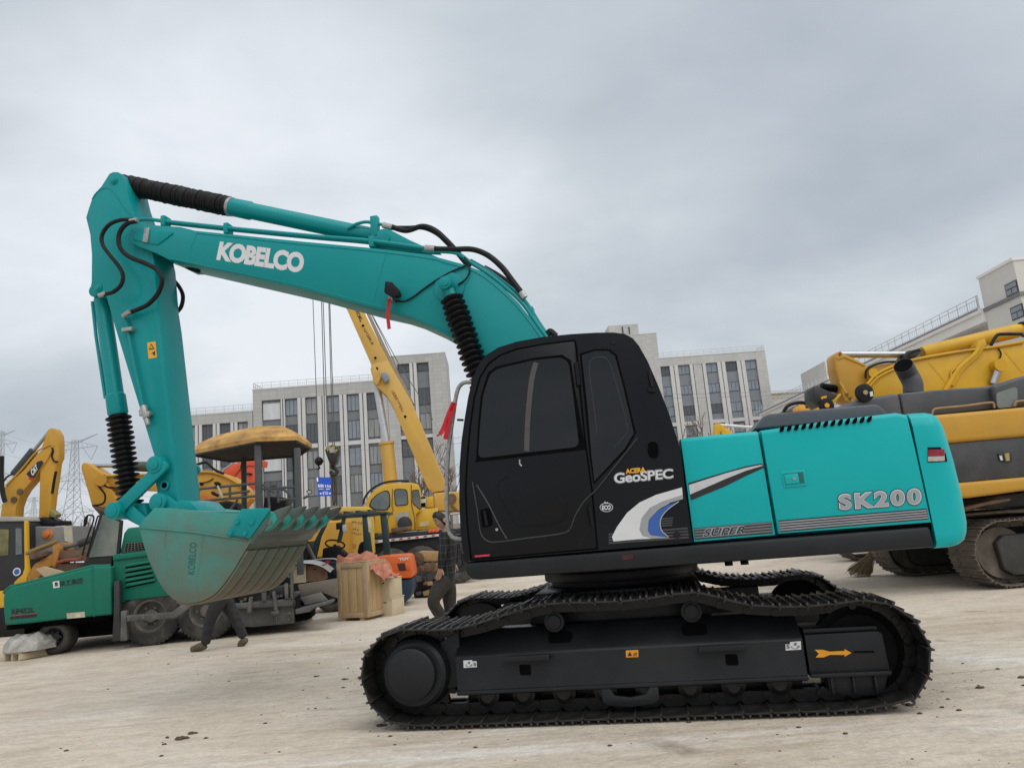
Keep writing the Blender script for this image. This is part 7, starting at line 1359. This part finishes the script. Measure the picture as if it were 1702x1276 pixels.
# ---------------------------------------------------------------- people
def skin(name, pts, edges, mt_, par, root=0, sub=2):
    me = bpy.data.meshes.new(name); me.from_pydata([tuple(p[0]) for p in pts], edges, []); o = link(name, me, mt_, par)
    m_ = o.modifiers.new('skin', 'SKIN'); m_.use_smooth_shade = True
    sv = me.skin_vertices[0].data
    for i, p in enumerate(pts): sv[i].radius = p[1] if isinstance(p[1], tuple) else (p[1], p[1]); sv[i].use_root = (i == root)
    s_ = o.modifiers.new('sub', 'SUBSURF'); s_.levels = sub; s_.render_levels = sub; return o
skinm = mat('skin', (.47, .27, .19), .55, 0, .08, 8); hairm = mat('black_hair', (.008, .007, .007), .6, 0, .3, 40, bump=.3, bscale=60)
def person(fr, J, lab, top_m, leg_m, shoe_m, look):
    P = thing('person', fr, lab, 'person'); V = {k: Vector(v) for k, v in J.items()}
    def mid(a, b, t=.5): return V[a].lerp(V[b], t)
    up = (V['head']-V['neck']).normalized(); f = Vector(look).normalized(); sd_ = f.cross(Vector((0, 0, 1))).normalized()
    h = V['head']
    body = [(V['pelvis'], .10), (V['chest'], (.12, .10)), (V['neck'], .052), (h-up*.06-f*.012, .05), (h-f*.01, .05)]
    ed = [(0, 1), (1, 2), (2, 3), (3, 4)]
    def chain(base, seq):
        last = base
        for p_, r0 in seq: body.append((p_, r0)); ed.append((last, len(body)-1)); last = len(body)-1
        return last
    for s in 'LR':
        w_ = chain(1, [(V['sh'+s], .05), (V['el'+s], .038), (V['wr'+s], .027), (V['wr'+s]+(V['hand'+s]-V['wr'+s])*.5, .036)])
        hd = (V['hand'+s]-V['wr'+s]).normalized(); ac = hd.cross(Vector((0, 1, .2))).normalized(); ba = V['wr'+s]+(V['hand'+s]-V['wr'+s])*.9
        for k, ll in enumerate((.062, .072, .068, .055)):
            o_ = ac*(.027-.018*k); chain(w_, [(ba+o_, .0095), (ba+o_+hd*ll*.55+Vector((-.008, 0, 0)), .0085), (ba+o_+hd*ll+Vector((-.022, 0, 0)), .007)])
        chain(w_, [(V['wr'+s]+hd*.035+ac*.045, .011), (V['wr'+s]+hd*.075+ac*.055, .0085)])
        chain(0, [(V['hip'+s], .075), (V['kn'+s], .05), (V['an'+s], .034)])
    bo_ = skin('body', body, ed, skinm, P); bpy.context.view_layer.update()
    me = bpy.data.meshes.new_from_object(bo_.evaluated_get(bpy.context.evaluated_depsgraph_get())); bo_.modifiers.clear()
    def head_pt(th, ph, gr=0.0):                     # th from crown, ph around from the face
        z = .122*math.cos(th); fw = math.sin(th)*math.cos(ph); s_ = math.sin(th)*math.sin(ph); t = max(0, -z/.122)
        y_ = s_*(.078-.026*t**1.5); x_ = fw*(.095 if fw < 0 else .088)+.016*t*(fw > -.2)-(.03*t if fw < -.2 else 0)
        if fw > .2:
            x_ += .024*math.exp(-(y_/.011)**2-((z+.022)/.020)**2)+.006*math.exp(-((z-.028)/.010)**2)-.009*math.exp(-((abs(y_)-.031)/.013)**2-((z-.010)/.011)**2)+.006*math.exp(-(y_/.02)**2-((z+.060)/.008)**2)+.007*math.exp(-(y_/.02)**2-((z+.100)/.014)**2)
        k = 1+gr; return h+up*(z*k)+f*(x_*k)+sd_*(y_*k)
    nth, nph = 22, 32; hm = M(); hm.grid([[head_pt(math.pi*i/nth, 2*math.pi*j/nph) for j in range(nph)] for i in range(nth+1)], True)
    bm = bmesh.new(); bm.from_mesh(me); m2 = hm.mesh('head', None, 180); bm.from_mesh(m2); bm.to_mesh(me); bm.free(); me.polygons.foreach_set('use_smooth', [True]*len(me.polygons))
    bo_.data = me; me.materials.clear(); me.materials.append(skinm)
    tro = [(V['pelvis']+Vector((0, 0, .06)), (.125, .155)), (V['pelvis']-Vector((0, 0, .03)), (.12, .15))]; te = [(0, 1)]
    for s in 'LR':
        b0 = len(tro); tro += [(V['hip'+s], (.115, .115)), (mid('hip'+s, 'kn'+s), .108), (V['kn'+s], .086), (mid('kn'+s, 'an'+s, .45), .080), (mid('kn'+s, 'an'+s, .8), .068), (V['an'+s]+Vector((0, 0, -.01)), .074)]
        te += [(1, b0)]+[(b0+i, b0+i+1) for i in range(5)]
    skin('trousers', tro, te, leg_m, P)
    jk_ = [(V['pelvis']-Vector((0, 0, .07)), (.128, .165)), (V['pelvis']+Vector((0, 0, .05)), (.132, .17)), (mid('pelvis', 'chest', .4), (.125, .165)), (mid('pelvis', 'chest', .8), (.13, .185)), (V['chest']+Vector((0, 0, .06)), (.12, .17)), (mid('chest', 'neck', .8), (.075, .09))]; je = [(0, 1), (1, 2), (2, 3), (3, 4), (4, 5)]
    for s in 'LR':
        b0 = len(jk_); jk_ += [(V['sh'+s], .078), (mid('sh'+s, 'el'+s), .066), (V['el'+s], .056), (mid('el'+s, 'wr'+s), .05), (V['wr'+s], .042)]; je += [(4, b0)]+[(b0+i, b0+i+1) for i in range(4)]
    jo = skin('jacket', jk_, je, top_m, P)
    for s in 'LR':
        a_ = V['an'+s]; t_ = V['toe'+s]; d = (t_-a_); d0 = Vector((d.x, d.y, 0)).normalized(); hz = a_.z-.0
        sh = [(a_+Vector((0, 0, .0)), .058), (a_-d0*.035+(t_-a_).normalized()*.05, (.062, .07)), (a_.lerp(t_, .6), (.052, .06)), (t_+(t_-a_).normalized()*.04, (.036, .052))]; skin('shoe', sh, [(0, 1), (1, 2), (2, 3)], shoe_m, P)
    # face and hair
    for s in (-1, 1):
        e0 = h+f*.083+sd_*.031*s+up*.010; q = M(); q.lathe(e0-f*.008, e0+f*.003, [(0, .012), (.006, .011), (.010, .005), (.011, .001)], 10); ey = obj('eye', q, mat('eye_white', (.42, .40, .38), .3), P); q = M(); q.cyl(e0+f*.001, e0+f*.0045, .0055, n=8); obj('pupil', q, darkm, ey)
        q = M(); q.tube([e0+up*.017-sd_*.014*s+f*.008, e0+up*.021+f*.008, e0+up*.016+sd_*.016*s+f*.0], .0035, 5); obj('eyebrow', q, hairm, P)
        e1 = h+sd_*.070*s-f*.008; q = M(); q.lathe(e1-sd_*.004*s, e1+sd_*.016*s, [(0, .024), (.010, .030), (.018, .026), (.02, .01)], 12); obj('ear', q, skinm, P)
    q = M(); m0 = h+f*.098-up*.060; q.tube([m0-sd_*.022-f*.014, m0-sd_*.008, m0+sd_*.008, m0+sd_*.022-f*.014], .0045, 6); obj('mouth', q, mat('lips', (.27, .11, .085), .5), P)
    q = M(); r2 = random.Random(1); rows = []
    for i in range(15):
        row = []
        for j in range(36):
            ph = 2*math.pi*j/36; c_ = math.cos(ph); lim = .36 if c_ > .75 else .36+(.75-c_)*.55 if c_ > .1 else .72; lim = min(lim, .70)
            th = math.pi*lim*i/14*(1+r2.uniform(-.02, .02)); row.append(head_pt(th, ph, .085+r2.uniform(-.012, .02)+(.05 if c_ > .5 else 0)*(i/14)-(.06 if i == 14 else 0)))
        rows.append(row)
    q.grid(rows, True); obj('hair', q, hairm, P, None, 180); return P, V
# man walking behind the tracks
MY = 9.9; PM = Fr((atY(737, 1000, MY).x, MY, 0), 0); zM = lambda u, v, y=0.0: PM.p(680+u/6.383, 830+v/6.383, y)
jack = mat('black_check_jacket', (.012, .012, .014), .8, 0, .2, 12)
def checks(m):                                       # thin pale check lines of the cloth
    n = m.node_tree.nodes; l = m.node_tree.links; b = n['Principled BSDF']; src = b.inputs['Base Color'].links[0].from_socket; t = n.new('ShaderNodeTexCoord')
    prev = src
    for rot, sc in (((0, 0, 0), 30), ((0, rad(90), 0), 22)):
        mp = n.new('ShaderNodeMapping'); mp.inputs['Rotation'].default_value = rot; l.new(t.outputs['Object'], mp.inputs[0]); w_ = n.new('ShaderNodeTexWave'); w_.inputs['Scale'].default_value = sc/6.0; w_.inputs['Distortion'].default_value = 1.5; w_.inputs['Detail'].default_value = 1; l.new(mp.outputs[0], w_.inputs[0])
        r = n.new('ShaderNodeValToRGB'); r.color_ramp.elements[0].position = .95; r.color_ramp.elements[1].position = .99; r.color_ramp.elements[1].color = (.16, .16, .16, 1); l.new(w_.outputs[1], r.inputs[0])
        x = n.new('ShaderNodeMix'); x.data_type = 'RGBA'; l.new(r.outputs[0], x.inputs[0]); l.new(prev, x.inputs[6]); x.inputs[7].default_value = (.30, .30, .31, 1); prev = x.outputs[2]
    l.new(prev, b.inputs['Base Color'])
checks(jack)
trs = mat('grey_brown_trousers', (.042, .036, .031), .85, 0, .25, 6, bump=.35, bscale=14); sho = mat('dark_shoe', (.06, .045, .035), .7, 0, .2, 8)
J = dict(pelvis=zM(388, 830), chest=zM(420, 470), neck=zM(392, 318), head=zM(340, 222, -.02), shL=zM(375, 395, -.18), elL=zM(352, 575, -.24), wrL=zM(330, 735, -.2), handL=zM(320, 800, -.2), shR=zM(455, 390, .18), elR=zM(520, 530, .24), wrR=zM(480, 690, .2), handR=zM(470, 750, .18),
         hipL=zM(352, 880, -.09), knL=zM(245, 1085, -.16), anL=zM(405, 1345, -.05), toeL=zM(330, 1440, -.05), hipR=zM(420, 880, .09), knR=zM(430, 1110, .08), anR=zM(470, 1440, .1), toeR=zM(350, 1500, .1))
J['toeL'].z = .04; J['toeR'].z = .04; J['anR'].z = .09; J['anL'].z = max(.1, J['anL'].z)
pr_, _ = person(PM, J, 'man in black checked jacket and dark trousers walking behind the tracks', jack, trs, sho, (-.82, -.55, -.12))
# person half hidden by the bucket
QY = 11.35; PQ = Fr((atY(370, 1050, QY).x, QY, 0), 0); zQ = lambda u, v, y=0.0: PQ.p(300+u/5.8, 880+v/5.8, y)
J = dict(pelvis=zQ(400, 610), chest=zQ(400, 330), neck=zQ(390, 240), head=zQ(375, 165), shL=zQ(395, 290, -.18), elL=zQ(440, 440, -.24), wrL=zQ(400, 570, -.24), handL=zQ(390, 620, -.22), shR=zQ(395, 290, .18), elR=zQ(360, 440, .24), wrR=zQ(320, 540, .24), handR=zQ(310, 590, .22),
         hipL=zQ(370, 690, -.08), knL=zQ(285, 860, -.1), anL=zQ(238, 1090, -.08), toeL=zQ(120, 1155, -.08), hipR=zQ(430, 690, .09), knR=zQ(520, 830, .1), anR=zQ(612, 1040, .1), toeR=zQ(575, 1118, .1))
J['anL'].z = .09; J['toeL'].z = .035
blk = mat('black_trousers', (.022, .022, .023), .85, 0, .25, 8, bump=.35, bscale=16); person(PQ, J, 'person in black trousers and brown shoes walking, mostly hidden behind the bucket', mat('black_coat', (.015, .015, .017), .85), blk, mat('brown_shoe', (.10, .075, .05), .75, 0, .2, 8), (-1, 0, 0))
# ---------------------------------------------------------------- dirt on the concrete
clod = mat('dark_soil', (.075, .05, .033), .95, 0, .3, 20, bump=.4, bscale=40)
def clump(mm, c, r, rnd):
    n = 6; rows = []
    for i in range(4):
        th = math.pi*.5*i/3; rows.append([(c[0]+r*rnd.uniform(.75, 1.2)*math.sin(th+.15)*math.cos(2*math.pi*k/n)*1.3, c[1]+r*rnd.uniform(.75, 1.2)*math.sin(th+.15)*math.sin(2*math.pi*k/n), max(-.002, r*.75*math.cos(th)*rnd.uniform(.8, 1.1)-.002)) for k in range(n)])
    mm.grid(rows, True); mm.add(rows[0], [tuple(range(n))])
rnd = random.Random(21); q = M()
areas = [(150, 1120, 560, 1090, 90), (380, 1160, 1200, 1160, 60), (420, 1180, 520, 1180, 30), (535, 1120, 600, 1140, 40), (1490, 1180, 1620, 1150, 90), (1500, 1100, 1690, 1130, 60), (700, 1225, 1500, 1205, 90), (0, 1250, 1700, 1250, 70), (250, 1240, 340, 1225, 40), (450, 1100, 620, 1060, 40), (620, 1230, 660, 1215, 25)]
for x0, y0, x1, y1, n_ in areas:
    for _ in range(n_//2):
        t = rnd.random(); p_ = G(x0+(x1-x0)*t+rnd.gauss(0, 16), min(1300, y0+(y1-y0)*t+rnd.gauss(0, 16))); clump(q, p_, rnd.choice((.003, .004, .004, .006, .006, .009, .014))*rnd.uniform(.8, 1.2), rnd)
stuff(obj('dirt_crumbs', q, clod, None, None, 30))
for (px_, py_, r_, lab) in ((318, 1219, .035, 'dark upright soil clod in the left foreground'), (300, 1228, .045, 'flat dark soil clod beside the upright clod in the left foreground'), (572, 1129, .03, 'dark soil clod on the concrete just left of the sprocket'), (525, 1124, .026, 'small dark soil clod further left of the sprocket'), (1628, 1143, .03, 'dark soil clod on the concrete right of the idler'), (1698, 1126, .03, 'dark soil clod at the right edge of the picture'), (632, 1206, .035, 'dark soil clod under the front of the near track'), (1512, 1172, .03, 'pale-edged clod under the rear of the near track')):
    g_ = G(px_, py_); r_ *= .75; q = M(); clump(q, (0, 0, 0), r_, rnd); clump(q, (r_*1.1, r_*.3, 0), r_*.7, rnd); o_ = obj('soil_clod', q, clod, None, None, 30); o_.location = g_; tag(o_, lab, 'soil clod', 'loose soil clods')
